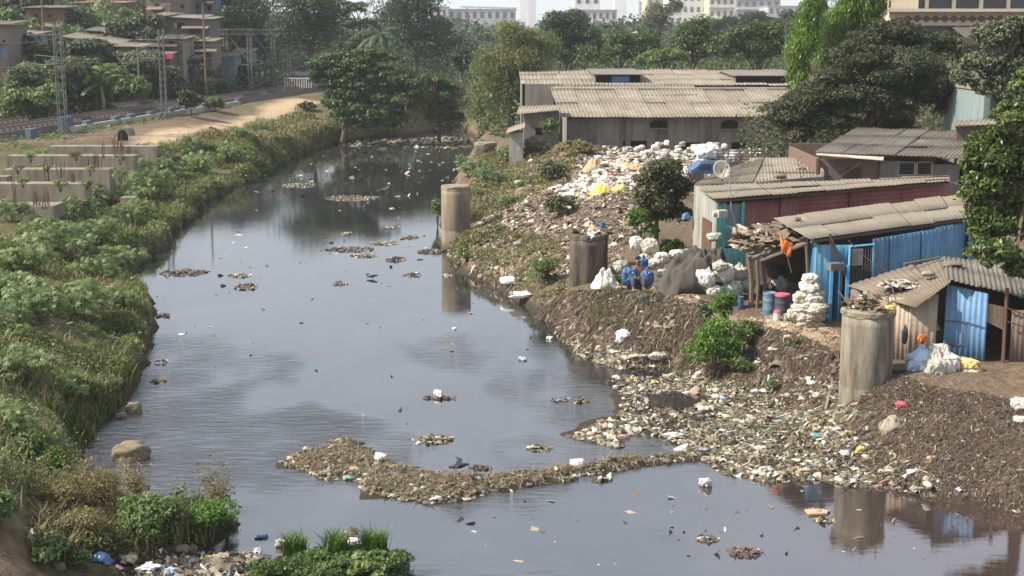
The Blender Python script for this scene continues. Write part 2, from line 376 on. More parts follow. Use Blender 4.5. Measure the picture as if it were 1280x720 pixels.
RIVER = [(-30, -30), (-14, 10), (-9.5, 22)] + pxl([(150, 735), (138, 712), (200, 700), (250, 690), (290, 675), (297, 655), (270, 640), (200, 640), (130, 625), (98, 605), (105, 580), (112, 560), (125, 540), (150, 508), (168, 470), (183, 430), (188, 395), (178, 355), (165, 335), (178, 325), (205, 312), (210, 290), (240, 275), (255, 255), (280, 240), (315, 228), (345, 208), (380, 192), (410, 183), (440, 176), (500, 171), (540, 165), (575, 162),
  (592, 170), (600, 182), (585, 205), (572, 225), (556, 262), (552, 305), (575, 335), (605, 352), (650, 378), (685, 403), (705, 425), (735, 446), (790, 468), (772, 495), (780, 520), (705, 543), (715, 552), (775, 556), (800, 552), (835, 556), (862, 562), (880, 575), (900, 596), (960, 606), (1030, 603), (1060, 610), (1120, 612), (1180, 622), (1240, 634), (1300, 648)]) + [(14.5, 28.5), (22, 25), (30, 15), (30, -30)]
DAM = pxl([(343, 579), (365, 569), (400, 560), (420, 549), (440, 549), (458, 561), (475, 571), (520, 584), (560, 592), (620, 597), (680, 590), (740, 580), (770, 573), (800, 574), (860, 562), (880, 560), (890, 572), (850, 577), (830, 581), (760, 593), (700, 603), (640, 614), (580, 627), (530, 631), (508, 623), (462, 620), (445, 608), (432, 600), (415, 604), (385, 592)])
ISLE = pxl([(285, 745), (300, 716), (350, 702), (400, 692), (470, 690), (515, 700), (528, 722), (505, 750)])
PONDS = [pxl([(800, 493), (840, 489), (880, 491), (900, 497), (880, 508), (850, 514), (812, 510)]), pxl([(768, 462), (800, 458), (850, 462), (852, 470), (800, 474)]), pxl([(776, 543), (815, 543), (850, 552), (872, 560), (800, 566), (778, 560)])]
CTL = [(0, 720, 1.0), (60, 720, .4), (0, 640, 1.6), (60, 650, .8), (0, 590, 1.9), (50, 600, 1.0), (120, 640, .3), (200, 665, .25), (265, 660, .25), (60, 560, .9), (0, 520, 1.9), (60, 500, 1.2), (120, 480, .5), (0, 440, 2.1), (80, 420, 1.2), (150, 420, .4), (0, 360, 2.1), (80, 350, 1.3), (140, 350, .4), (0, 300, 1.9), (100, 290, 1.2), (170, 290, .4), (0, 268, 1.9), (110, 262, 1.2), (190, 260, .5), (0, 225, 2.1), (160, 220, 1.4), (230, 225, .5),
  (0, 190, 2.6), (200, 190, 1.8), (290, 205, .9), (120, 177, 2.6), (250, 166, 2.7), (330, 172, 1.4), (370, 131, 3.0), (400, 160, 1.2), (430, 152, 1.8), (0, 176, 2.8), (180, 152, 2.9), (-80, 180, 2.9), (-150, 300, 2.3), (-150, 450, 2.4), (-100, 600, 2.2),
  (640, 160, 1.2), (625, 200, 1.3), (650, 190, 2.4), (700, 186, 3.0), (760, 186, 3.1), (850, 194, 2.8), (880, 204, 2.6), (620, 225, 1.2), (640, 250, 1.7), (690, 240, 2.5), (760, 240, 3.0), (830, 270, 2.5), (600, 290, .8), (620, 320, .7), (680, 315, 1.4), (740, 300, 1.9), (800, 300, 2.2), (860, 320, 2.1), (900, 340, 2.0),
  (800, 358, 1.9), (880, 376, 1.85), (920, 388, 1.7), (980, 412, 1.55), (1040, 405, 1.6), (1040, 428, 1.35), (1010, 425, 1.4), (690, 372, .6), (700, 364, 1.0), (760, 366, 1.7), (720, 405, .7), (800, 372, 1.85), (860, 384, 1.8), (935, 405, 1.55), (1000, 436, 1.25), (1045, 446, 1.2), (965, 425, 1.35),
  (745, 440, .1), (800, 455, .12), (855, 462, .15), (905, 472, .2), (960, 492, .25), (1010, 500, .3), (1050, 512, .4), (820, 420, .9), (890, 430, .95), (950, 450, .8), (1010, 470, .7),
  (1130, 468, 1.45), (1180, 474, 1.45), (1240, 480, 1.45), (1300, 490, 1.45), (1100, 475, 1.3), (1070, 500, .7), (1110, 505, 1.1), (1170, 520, 1.0), (1240, 530, 1.05), (1300, 560, 1.0), (1080, 560, .2), (1120, 580, .2), (1180, 590, .4), (1240, 600, .5), (1300, 620, .5),
  (870, 500, .08), (950, 540, .12), (1000, 580, .1), (850, 540, .08), (1040, 560, .15)]
WCTL = [(8, 45, 1.85), (12, 45, 1.8), (20, 45, 2), (8, 55, 2.2), (16, 55, 2.2), (25, 60, 2.2), (10, 65, 2.4), (20, 75, 2.4), (12, 80, 2.3), (4, 90, 2.0), (20, 95, 2.0), (35, 100, 2.5), (20, 38, 1.6), (25, 30, 1.6), (16, 28, 1.2), (20, 10, 2), (-20, 10, 2.5), (-1, 100, 1.6), (6, 110, 2.2),
  (30, 130, 2.5), (0, 140, 2), (0, 170, 2.5), (40, 170, 3), (-10, 160, 2.5), (-22, 160, 3.2), (-30, 60, 2.4), (-40, 40, 2.6), (-30, 30, 2.4), (-45, 80, 3)]
# railway runs away from the camera on the left
RA, RB = P(-60, 171, 3.3), P(372, 109, 3.6)
for t in (-.3, 0, .2, .4, .6, .8, 1, 1.4):
    q = RA+(RB-RA)*t; WCTL += [(q[0]+2.2, q[1]-1, q[2]-.45), (q[0]-5, q[1]+2, q[2]-.35)]
for px, py, Y in [(20, 125, 112), (100, 118, 125), (190, 100, 138), (300, 98, 160), (60, 95, 135), (200, 80, 150), (290, 88, 165), (370, 95, 180), (-100, 110, 120), (100, 45, 165), (0, 45, 160), (220, 45, 170), (300, 60, 190), (-150, 30, 170), (100, 12, 195), (220, 5, 195), (0, 10, 190), (400, 60, 210), (500, 60, 240)]:
    WCTL.append(tuple(Q(px, py, Y)))
WCTL += [(0, 300, 3), (-200, 260, 12), (150, 250, 4), (-60, 240, 12), (0, 700, 3), (-600, 700, 5), (700, 700, 5), (-2500, 2500, 4), (2500, 2500, 4), (0, 3000, 4), (-2500, -50, 3), (2500, -50, 3), (-200, 0, 3), (200, 0, 3), (100, 120, 3), (0, -50, 1)]
CP_ = np.array([list(P(a, b, z)) for a, b, z in CTL]+[list(w) for w in WCTL])
_d = np.hypot(CP_[:, None, 0]-CP_[None, :, 0], CP_[:, None, 1]-CP_[None, :, 1])
_A = np.block([[_d+np.eye(len(CP_))*.02*-1, np.ones((len(CP_), 1))], [np.ones((1, len(CP_))), np.zeros((1, 1))]])
_w = np.linalg.lstsq(_A, np.append(CP_[:, 2], 0), rcond=None)[0]
def Yrail(px):
    t = np.linspace(0, 1.2, 200); q = RA[None]+(RB-RA)[None]*t[:, None]; pp = 640+FPX*q[:, 0]/(q[:, 1]*CP+(CH-q[:, 2])*SP); return float(np.interp(px, pp, q[:, 1]))
def rbf(X, Y):
    out = np.full(X.shape, _w[-1])
    for i in range(len(CP_)): out += _w[i]*np.hypot(X-CP_[i, 0], Y-CP_[i, 1])
    return out
FOUND = []   # flattened pads: (cx, cy, half x, half y, z)
def height(X, Y):
    sh = X.shape; X = X.ravel().astype(float); Y = Y.ravel().astype(float)
    base = rbf(X, Y)
    near = np.clip((140-Y)/40, 0, 1)
    base = base+near*(fbm(X, Y, .45, 4)*.28+fbm(X, Y, 2.3, 2)*.07)+(1-near)*fbm(X, Y, .04, 3)*1.0
    dr_ = (RB-RA)[:2]; LL = np.hypot(*dr_); dr_ = dr_/LL; tt = (X-RA[0])*dr_[0]+(Y-RA[1])*dr_[1]; of = (X-RA[0])*dr_[1]-(Y-RA[1])*dr_[0]
    rz = RA[2]+(RB[2]-RA[2])/(LL+6)*tt-.55; kk = np.clip((of+11)/3.5, 0, 1)*np.clip((4.2-of)/1.6, 0, 1)*np.clip((tt+48)/8, 0, 1)*np.clip((LL+30-tt)/15, 0, 1); base = base*(1-kk)+rz*kk
    sd = poly_sd(RIVER, X, Y); e = -sd+fbm(X, Y, .7, 4)*.65
    land = np.minimum(np.maximum(base, .05), .05+np.maximum(e, 0)*1.5)
    z = np.where(e > 0, land, np.maximum(e*.6, -.8))
    for pd in PONDS:
        s = poly_sd(pd, X, Y)+fbm(X, Y, 1.5, 2)*.15; z = np.where(s > 0, np.maximum(-s*.8, -.3), z)
    s = poly_sd(DAM, X, Y)+fbm(X+9, Y, 1.6, 4)*.42
    hgt = .03+np.clip(s, 0, 1)*.12*(1+1.2*np.clip((X+2.2)/2.5, 0, 1)*np.clip((7-X)/5, 0, 1))+fbm(X, Y, 2.2, 3)*.09
    z = np.where(s > 0, np.maximum(z, np.maximum(hgt, .04)), np.maximum(z, np.maximum(s*1.2, -.8)*(s > -.6)-9*(s <= -.6)))
    s = poly_sd(ISLE, X, Y)+fbm(X, Y, 1.3, 3)*.2
    z = np.where(s > 0, np.maximum(z, .04+np.clip(s, 0, 1)*.25), z)
    return z.reshape(sh)
def grow(a, b, s0, r):
    out = [a]; s = s0
    while out[-1] < b: out.append(out[-1]+s); s *= r
    return out
xs = np.array(sorted([-32-(v+32) for v in grow(-32, 2600, .5, 1.12)][1:]) + list(np.arange(-32, 28, .28)) + grow(28, 2600, .4, 1.12))
ys = np.array(sorted([22-(v-22) for v in grow(22, 80, .6, 1.2)][1:]) + list(np.arange(22, 60, .25)) + list(np.arange(60, 130, .42)) + grow(130, 3200, .5, 1.05))
GX, GY = np.meshgrid(xs, ys); GZ = height(GX, GY)
def hz(x, y):
    x = np.asarray(x, float); y = np.asarray(y, float)
    i = np.clip(np.searchsorted(xs, x)-1, 0, len(xs)-2); j = np.clip(np.searchsorted(ys, y)-1, 0, len(ys)-2)
    u = np.clip((x-xs[i])/(xs[i+1]-xs[i]), 0, 1); v = np.clip((y-ys[j])/(ys[j+1]-ys[j]), 0, 1)
    return (GZ[j, i]*(1-u)+GZ[j, i+1]*u)*(1-v)+(GZ[j+1, i]*(1-u)+GZ[j+1, i+1]*u)*v
def G(px, py, water=True):
    "first hit of the pixel ray with ground (or water)"
    r = ray(px, py); t = 22.0; last = t
    for _ in range(6000):
        q = V(0, 0, CH)+r*t
        zz = float(hz(q[0], q[1]))
        if water: zz = max(zz, 0)
        if q[2] <= zz: break
        last = t; t += max(.03, (q[2]-zz)*.3) if t < 400 else 2
        if t > 1500: break
    q[2] = zz; return q
def Gp(px, py): return G(px, py)
# zones
def zpoly(L): return [G(a, b)[:2] for a, b in L]
ZTRASH = zpoly([(555, 300), (560, 262), (600, 235), (640, 205), (665, 183), (760, 178), (880, 190), (900, 215), (870, 290), (920, 350), (1000, 400), (1050, 430), (1130, 460), (1275, 490), (1275, 680), (1180, 645), (1060, 620), (960, 610), (880, 590), (780, 565), (705, 545), (740, 450), (640, 380)])
ZGREEN = zpoly([(-60, 640), (60, 600), (60, 720), (140, 712), (300, 680), (300, 640), (100, 600), (190, 420), (160, 330), (280, 235), (400, 180), (440, 170), (420, 150), (330, 170), (230, 190), (120, 180), (0, 180), (-100, 230), (-200, 400)])
ZPATH = zpoly([(165, 178), (190, 163), (250, 155), (320, 140), (372, 122), (402, 128), (360, 146), (290, 162), (240, 178), (180, 186)])
ZPATH2 = zpoly([(775, 358), (830, 362), (900, 382), (935, 398), (985, 395), (1045, 408), (1048, 432), (1000, 428), (935, 410), (860, 378), (800, 368)])
X_, Y_ = GX.ravel(), GY.ravel(); nn = fbm(X_, Y_, .5, 4)
zt = np.clip(poly_sd(ZTRASH, X_, Y_)/1.0+.5+nn, 0, 1)
zg = np.clip(poly_sd(ZGREEN, X_, Y_)/1.5+.5+nn*1.5, 0, 1)
zp = np.clip(poly_sd(ZPATH, X_, Y_)/1.2+.4+nn, 0, 1)+.8*np.clip(poly_sd(ZPATH2, X_, Y_)/.4+.4+nn, 0, 1)
far = (Y_ > 125) | (np.abs(X_) > 40); zg = np.where(far, np.clip(.5+nn*2, .1, 1), zg)
zt = np.maximum(zt, np.clip(poly_sd(DAM, X_, Y_)*3+1, 0, 1))
zp = np.clip(zp, 0, 1); zt = zt*(1-zp*.8)
ny, nx = GX.shape
idx = np.arange(nx*ny).reshape(ny, nx)
F_ = np.stack([idx[:-1, :-1], idx[:-1, 1:], idx[1:, 1:], idx[1:, :-1]], -1).reshape(-1, 4)
ground = solo('ground', np.stack([X_, Y_, GZ.ravel()], 1), F_, M['ground'], origin=V(0, 0, 0), smooth=True, kind='structure')
a = ground.data.attributes.new('zone', 'FLOAT_COLOR', 'POINT'); c = np.ones((len(X_), 4), np.float32); c[:, 0] = zt; c[:, 1] = zg; c[:, 2] = zp
a.data.foreach_set('color', c.ravel())
water = solo('river_water', [(-45, -38, 0), (45, -38, 0), (45, 150, 0), (-45, 150, 0)], [(0, 1, 2, 3)], M['water'], origin=V(0, 0, 0), kind='structure')

# ------------------------------------------------------------------ scatter helpers
def sample_poly(poly, n, rs):
    poly = np.asarray(poly)[:, :2]; lo, hi = poly.min(0), poly.max(0); out = np.zeros((0, 2))
    while len(out) < n:
        q = lo+rs.rand(n*2, 2)*(hi-lo); q = q[poly_sd(poly, q[:, 0], q[:, 1]) > 0]; out = np.vstack([out, q])
    return out[:n]
def gnormal(x, y):
    e = .25; dx = (hz(x+e, y)-hz(x-e, y))/(2*e); dy = (hz(x, y+e)-hz(x, y-e))/(2*e)
    n = np.stack([-dx, -dy, np.ones_like(dx)], 1); return n/np.linalg.norm(n, axis=1)[:, None]
PAL = {'heap': [((.29, .23, .165), 28), ((.17, .13, .09), 40), ((.42, .37, .3), 12), ((.09, .07, .05), 32), ((.66, .63, .57), 4), ((.42, .45, .48), 2), ((.15, .22, .33), .4), ((.45, .3, .26), .9), ((.27, .36, .3), .5), ((.5, .44, .26), .8)],
       'straw': [((.22, .175, .11), 36), ((.14, .11, .07), 36), ((.33, .28, .19), 14), ((.07, .06, .045), 24)],
       'white': [((.62, .59, .52), 26), ((.52, .48, .4), 24), ((.3, .25, .19), 22), ((.14, .11, .08), 12), ((.4, .48, .56), 3), ((.5, .33, .25), 3)],
       'flat': [((.23, .195, .13), 30), ((.13, .11, .07), 36), ((.36, .33, .25), 15), ((.07, .06, .04), 26), ((.6, .57, .5), 5), ((.4, .47, .5), 2.5), ((.1, .28, .45), .8), ((.62, .35, .33), 1.6), ((.15, .4, .3), .7), ((.6, .52, .2), 1.4)],
       'darkbrown': [((.1, .073, .055), 40), ((.065, .047, .037), 36), ((.15, .115, .085), 18), ((.27, .22, .17), 4), ((.55, .52, .48), 1.6)],
       'lump': [((.2, .17, .12), 20), ((.33, .29, .22), 20), ((.5, .46, .39), 16), ((.1, .085, .06), 20), ((.68, .65, .6), 9), ((.35, .42, .48), 2.5), ((.5, .34, .28), 2)],
       'brown': [((.24, .18, .12), 30), ((.16, .12, .08), 30), ((.34, .27, .19), 20), ((.09, .07, .05), 14), ((.6, .56, .48), 4), ((.7, .7, .68), 1.5)]}
def palette(name, n, rs):
    L = PAL[name]; w = np.array([b for _, b in L], float); w /= w.sum()
    c = np.array([a for a, _ in L])[rs.choice(len(L), n, p=w)]
    return np.clip(c*(.75+.5*rs.rand(n, 1)), 0, .9)
def crumple(pts, nor, size, rs, flat=.5, elong=None):
    "3x3 crumpled patches; pts (n,3), size (n,)"
    n = len(pts); ang = rs.rand(n)*2*pi; r = rs.randn(n, 3)*.35+nor; nor = r/np.linalg.norm(r, axis=1)[:, None]
    t = np.stack([np.cos(ang), np.sin(ang), np.zeros(n)], 1); t -= nor*(t*nor).sum(1)[:, None]; t /= np.linalg.norm(t, axis=1)[:, None]
    b = np.cross(nor, t); asp = .4+.5*rs.rand(n); elong = (.8+.9*rs.rand(n)**2)[:, None, None]
    gi = np.array([(i, j) for j in (-1, 0, 1) for i in (-1, 0, 1)], float)
    u = gi[None, :, 0]+rs.randn(n, 9)*.28; v = gi[None, :, 1]+rs.randn(n, 9)*.28
    h = rs.rand(n, 9)*flat*(1.3-.5*(np.abs(gi).sum(1))[None, :])+.04
    sz = size[:, None, None]*.5
    Vv = pts[:, None, :]+sz*(u[..., None]*t[:, None, :]*elong+v[..., None]*(b*asp[:, None])[:, None, :]+h[..., None]*nor[:, None, :])
    q = np.array([(0, 1, 4, 3), (1, 2, 5, 4), (3, 4, 7, 6), (4, 5, 8, 7)])
    Ff = (np.arange(n)[:, None, None]*9+q[None]).reshape(-1, 4)
    return Vv.reshape(-1, 3), Ff
def litter(name, poly, n, smin, smax, pal, seed, flat=.5, mask=None, name_kind='stuff', wz=None):
    rs = np.random.RandomState(seed); xy = sample_poly(poly, n, rs)
    if mask is not None: xy = xy[mask(xy[:, 0], xy[:, 1]) > rs.rand(len(xy))]
    z = hz(xy[:, 0], xy[:, 1]); k = z > (-.06 if wz is None else wz); xy = xy[k]; z = np.maximum(z[k], .012)
    nr = gnormal(xy[:, 0], xy[:, 1]); m = len(xy); size = smin+(smax-smin)*rs.rand(m)**2.6
    Vv, Ff = crumple(np.stack([xy[:, 0], xy[:, 1], z], 1), nr, size, rs, flat)
    return solo(name, Vv, Ff, M['trash'], origin=V(0, 0, 0), kind='stuff', col=np.repeat(palette(pal, m, rs), 4, 0))
def strands(name, xy, z, ln, wd, direction, cols, rs, mat, origin=V(0, 0, 0), lift=.05, kind='stuff', parent=None, lab=None):
    "thin bent ribbons: 3 segments following direction"
    n = len(xy); p0 = np.column_stack([xy, z+lift]); d = direction; s = np.column_stack([-d[:, 1], d[:, 0], np.zeros(n)])
    s /= np.linalg.norm(s, axis=1)[:, None]+1e-6; vs = []
    for k in range(4):
        c = p0+d*(ln[:, None]*k/3)+rs.randn(n, 3)*ln[:, None]*.05
        w = (wd*(1-.25*k))[:, None]; vs += [c-s*w, c+s*w]
    Vv = np.stack(vs, 1).reshape(-1, 3); q = np.array([(0, 1, 3, 2), (2, 3, 5, 4), (4, 5, 7, 6)])
    Ff = (np.arange(n)[:, None, None]*8+q[None]).reshape(-1, 4)
    return solo(name, Vv, Ff, mat, origin=origin, kind=kind, col=np.repeat(cols, 3, 0))
def blades(n_, pos, hmin, hmax, lean, w, rs, per=3):
    "grass tufts: per blades each of 2 segments. returns V,F,rnd"
    m = len(pos)*per; p0 = np.repeat(pos, per, 0)+np.column_stack([rs.randn(m, 2)*.05, np.zeros(m)])
    h = hmin+(hmax-hmin)*rs.rand(m); a = rs.rand(m)*2*pi; dx = np.column_stack([np.cos(a), np.sin(a), np.zeros(m)])
    sd = np.column_stack([-np.sin(a), np.cos(a), np.zeros(m)])*w; up = V(0, 0, 1)
    mid = p0+dx*(h*lean*.35)[:, None]+up*(h*.6)[:, None]; tip = p0+dx*(h*lean)[:, None]+up*(h*(1-.3*rs.rand(m)))[:, None]
    Vv = np.stack([p0-sd, p0+sd, mid+sd*.8, mid-sd*.8, tip+sd*.15, tip-sd*.15], 1).reshape(-1, 3)
    q = np.array([(0, 1, 2, 3), (3, 2, 4, 5)]); Ff = (np.arange(m)[:, None, None]*6+q[None]).reshape(-1, 4)
    return Vv, Ff, np.repeat(rs.rand(m), 2)
# ------------------------------------------------------------------ foliage
def leaves(cen, nor, size, asp, rs, droop=0.0, fold=.25):
    "diamond leaves folded along the midrib (2 quads-> 4 tris as 2 quads): verts base,left,tip,right + rib mid"
    n = len(cen); t = rs.randn(n, 3); t[:, 2] -= droop*2.5; t -= nor*(t*nor).sum(1)[:, None]; t /= np.linalg.norm(t, axis=1)[:, None]+1e-6
    b = np.cross(nor, t); L = (size*(.6+.8*rs.rand(n)))[:, None]; Wd = L*asp
    base = cen-t*L*.5; tip = cen+t*L*.5-nor*L*.12; mid = cen
    l = cen-t*L*.05+b*Wd*.5+nor*L*fold*.3; r = cen-t*L*.05-b*Wd*.5+nor*L*fold*.3
    Vv = np.stack([base, l, tip, r], 1).reshape(-1, 3)
    Ff = (np.arange(n)[:, None]*4+np.array([0, 3, 2, 1])[None]).astype(int)
    return Vv, Ff
def star(cen, nor, size, rs, k=7):
    "palmate leaves: k pointed fingers around a centre"
    n = len(cen); t = rs.randn(n, 3); t -= nor*(t*nor).sum(1)[:, None]; t /= np.linalg.norm(t, axis=1)[:, None]; b = np.cross(nor, t)
    vs = [cen]; S_ = (size*(.55+.7*rs.rand(n)))[:, None]
    for i in range(k):
        a = (i-(k-1)/2)*(2*pi*.82/k)
        rr = (.5+.12*cos(a)); d = t*cos(a)+b*sin(a); e = t*cos(a+.24)+b*sin(a+.24); e2 = t*cos(a-.24)+b*sin(a-.24)
        vs += [cen+(e2*.27+nor*.05)*S_, cen+(d*rr-nor*.13)*S_, cen+(e*.27+nor*.05)*S_]
    Vv = np.stack(vs, 1).reshape(-1, 3); m = 1+3*k
    q = np.array([(0, 1+3*i, 2+3*i, 3+3*i) for i in range(k)])
    Ff = (np.arange(n)[:, None, None]*m+q[None]).reshape(-1, 4)
    return Vv, Ff, k
def unit(n, rs):
    d = rs.randn(n, 3); return d/np.linalg.norm(d, axis=1)[:, None]
def clump_pts(c, R, n, rs, shell=.55, up=.35):
    d = unit(n, rs); k = rs.rand(n); d[:, 2] = np.where((d[:, 2] < -.25) & (k < .6), -d[:, 2], d[:, 2])
    r = shell+(1-shell)*rs.rand(n)**.7; r = r*(1+.22*rs.randn(n)*(rs.rand(n) < .3))
    p = c+d*np.array(R)*r[:, None]; nr = d*.55+V(0, 0, up)+rs.randn(n, 3)*.42; nr /= np.linalg.norm(nr, axis=1)[:, None]
    return p, nr
def crown_from_lobes(lobes, n, rs, ck=.34, kper=14, flatz=.75):
    "lobes: list (centre, (rx,ry,rz)). returns pts,normals, clump centres"
    A = np.array([l[1][0]*l[1][2] for l in lobes]); cl = []
    for (c, R), a in zip(lobes, A):
        k = max(6, int(kper*1.7*(a/A.mean())**.6)); d = unit(k, rs); d[:, 2] = np.where(d[:, 2] < -.5, -d[:, 2], d[:, 2])
        rr = .15+.68*rs.rand(k)**.8; R = np.array(R)
        for i in range(k):
            cr = min(R[0], R[2])*(ck+.08)*(.6+.8*rs.rand()); cl.append((c+d[i]*R*rr[i], np.array([cr*1.25, cr*1.25, cr*flatz])))
    w = np.array([q[1][0]**2 for q in cl]); w = (w/w.sum()*n).astype(int)+1; Pn = []; Nn = []; tn = []
    for (c, R), m in zip(cl, w):
        p, nr = clump_pts(c, R, m, rs); Pn.append(p); Nn.append(nr); tn.append(np.full(m, rs.rand()))
    return np.vstack(Pn), np.vstack(Nn), np.concatenate(tn), [q[0] for q in cl]
def limb_mesh(base, top, cents, r0, rs, nl=9):
    m = MB(); base = np.array(base, float); top = np.array(top, float); mid = base+(top-base)*.5+V(rs.randn()*.03, rs.randn()*.03, 0)*np.linalg.norm(top-base)
    m.tube([base-V(0, 0, .2), base+(mid-base)*.5, mid, top], [r0*1.25, r0, r0*.75, r0*.3], 8)
    cs = [cents[i] for i in rs.permutation(len(cents))[:nl]]
    for c in cs:
        t = .35+.45*rs.rand(); s = base+(top-base)*t if t > .5 else base+(mid-base)*t*2
        m2 = s+(c-s)*.5+V(0, 0, .12)*np.linalg.norm(c-s)+rs.randn(3)*.06*np.linalg.norm(c-s)
        m.tube([s, m2, c], [r0*.42, r0*.26, r0*.09], 5)
    return m
def lobes_px(L, Y, dz=1.0):
    out = []
    for l in L:
        cx, cy, rx, ry = l[:4]; y = Y+(l[4] if len(l) > 4 else 0); s = S(y)
        out.append((Q(cx, cy, y), (rx/s, min(rx, ry*1.4)/s*dz, ry/s)))
    return out
def tree(name, label, cat, Y, L, trunk, mat, leafpx, n, asp=.5, group=None, bark='bark', r0=None, droop=0, kper=14, ck=.34, seed=0, dz=1.0, flatz=.75):
    n = int(n*1.35) if n < 20000 else n; leafpx *= 1.12
    rs = np.random.RandomState(seed+int(Y)+len(L)*7+int(L[0][0])); lobes = lobes_px(L, Y, dz)
    Pn, Nn, tn, cents = crown_from_lobes(lobes, n, rs, ck, kper, flatz); s = S(Y)
    bx, by = Q(trunk, 100, Y)[:2]; bz = float(hz(bx, by)); cm = np.mean([c for c, _ in lobes], 0)
    Vv, Ff = leaves(Pn, Nn, np.full(len(Pn), leafpx/s), asp, rs, droop)
    root = thing(name, label, cat, (bx, by, bz), group)
    zt = max(c[2]+R[2]*.5 for c, R in lobes); r0 = r0 or (zt-bz)*.028
    tm = limb_mesh((bx, by, bz), (bx*.4+cm[0]*.6, by*.4+cm[1]*.6, bz+(zt-bz)*.82), cents, r0, rs)
    tm.part('trunk', M[bark], root, smooth=True)
    part('crown', Vv, Ff, M[mat], root, rnd=np.clip(rs.rand(len(Ff))*.7+tn*.3, 0, 1))
    return root
# ------------------------------------------------------------------ trees
DT = 'trees on the slope behind the railway'
tree('broadleaf_tree', 'dark dense tree rising behind the railway gantries, left of the tallest dark tree', 'tree', 178, [(300, 22, 40, 40), (322, 55, 28, 32), (285, 60, 22, 30)], 305, 'farleaf', 2.6, 9000, .6)
tree('broadleaf_tree', 'tall dark tree with columnar crown straight above the small railway gantry', 'tree', 170, [(380, 10, 42, 40), (395, 50, 36, 34), (362, 50, 26, 30), (412, 20, 22, 40)], 385, 'farleaf', 2.6, 13000, .6, ck=.4)
tree('layered_tree', 'pale green tree with flat spreading layers between two dark trees at the top', 'tree', 190, [(445, 12, 26, 10), (452, 32, 30, 9), (460, 50, 28, 8), (440, 60, 22, 10)], 450, 'greyleaf', 2.6, 5500, .6)
tree('broadleaf_tree', 'big dark tree behind the coconut palm, touching the top of the picture', 'tree', 185, [(505, 20, 36, 34), (530, 12, 26, 30), (520, 55, 44, 34), (550, 60, 30, 30)], 520, 'farleaf', 2.6, 13000, .6)
tree('broadleaf_tree', 'dark rounded tree at the left end of the far grey building', 'tree', 200, [(552, 40, 18, 24), (560, 68, 20, 22)], 556, 'farleaf', 2.6, 3500, .6)
tree('umbrella_tree', 'wide flat-topped green tree standing on the left bank above the water', 'tree', 125, [(425, 80, 42, 14), (470, 72, 42, 13), (440, 96, 50, 16), (490, 98, 38, 16), (468, 122, 40, 17), (497, 122, 24, 20), (410, 104, 24, 14), (480, 145, 32, 20), (450, 140, 34, 20), (510, 110, 20, 22), (445, 80, 50, 18), (405, 90, 20, 20), (430, 128, 26, 22), (470, 155, 44, 14)], 424, 'umbrella', 3.4, 75000, .55, kper=20, flatz=.65, seed=4)
tree('broadleaf_tree', 'dark tree leaning over the water beside the umbrella tree', 'tree', 128, [(545, 105, 26, 16), (562, 122, 24, 22), (552, 145, 26, 20), (530, 130, 18, 22)], 548, 'umbrella', 3, 9000, .55)
tree('small_tree', 'small dark round tree beyond the bend, above the dark leaning tree', 'tree', 160, [(575, 72, 19, 12), (578, 84, 16, 10)], 577, 'farleaf', 2.6, 2500, .6)
tree('willowy_tree', 'feathery yellow-green tree with drooping branches at the far right bank', 'tree', 122, [(640, 52, 36, 24), (620, 84, 34, 26), (658, 84, 34, 34), (612, 122, 30, 24), (650, 130, 34, 28), (597, 140, 16, 20), (675, 60, 22, 26)], 640, 'bamboo', 3.6, 42000, .22, kper=16, droop=.8, flatz=1.0)
tree('broadleaf_tree', 'blue-green domed tree rising behind the left end of the warehouse roof', 'tree', 155, [(700, 36, 36, 26), (724, 52, 32, 26), (690, 62, 34, 22), (740, 66, 22, 18)], 705, 'farleaf', 2.6, 13000, .6)
tree('broadleaf_tree', 'low bushy tree over the middle of the warehouse roof ridge', 'tree', 140, [(775, 68, 26, 16), (745, 72, 30, 16), (805, 60, 30, 24), (780, 56, 34, 20)], 775, 'umbrella', 2.6, 7000, .55, group=None)
tree('broadleaf_tree', 'dark pointed tree right of the yellow water tank behind the warehouse', 'tree', 146, [(866, 42, 30, 22), (858, 62, 38, 24), (885, 62, 34, 24), (870, 50, 38, 26)], 866, 'umbrella', 2.8, 10000, .55)
tree('broadleaf_tree', 'olive spreading tree behind the warehouse, left of the drooping tree', 'tree', 138, [(945, 48, 44, 24), (915, 62, 40, 20), (970, 58, 32, 28), (990, 40, 28, 24), (935, 68, 50, 18)], 945, 'umbrella', 2.8, 20000, .55)
tree('broadleaf_tree', 'low light green tree between pointed dark tree and warehouse ridge', 'tree', 134, [(838, 70, 28, 14), (818, 74, 24, 12)], 835, 'shrub', 2.6, 3500, .55)
tree('pale_tree', 'pale hazy tree in front of the white apartment blocks', 'tree', 260, [(820, 24, 18, 20), (810, 42, 22, 14), (842, 12, 14, 14)], 820, 'greyleaf', 2.4, 4500, .6)
for k, (cx, cy, rx, ry, Y, lab) in enumerate([(600, 45, 26, 10, 300, 'hazy tree below the far long grey building'), (760, 40, 30, 10, 280, 'hazy low tree in front of the far stepped building'), (905, 30, 26, 10, 270, 'hazy tree at the foot of the yellowish apartment block'), (990, 26, 24, 12, 240, 'hazy grey tree left of the drooping tree tops'), (945, 22, 22, 9, 300, 'hazy tree under the right apartment block'), (585, 60, 18, 12, 230, 'hazy tree beyond the river bend'), (720, 22, 16, 10, 300, 'hazy tree top left of the stepped building'), (780, 48, 22, 9, 240, 'hazy tree around the yellow water tank')]):
    tree('hazy_tree', lab, 'tree', Y, [(cx, cy, rx, ry), (cx+rx*.5, cy+ry*.5, rx*.7, ry*.8), (cx-rx*.5, cy+ry*.6, rx*.7, ry*.8)], cx, 'farleaf', 2.4, 2600, .6, seed=k)
rs0 = np.random.RandomState(5)
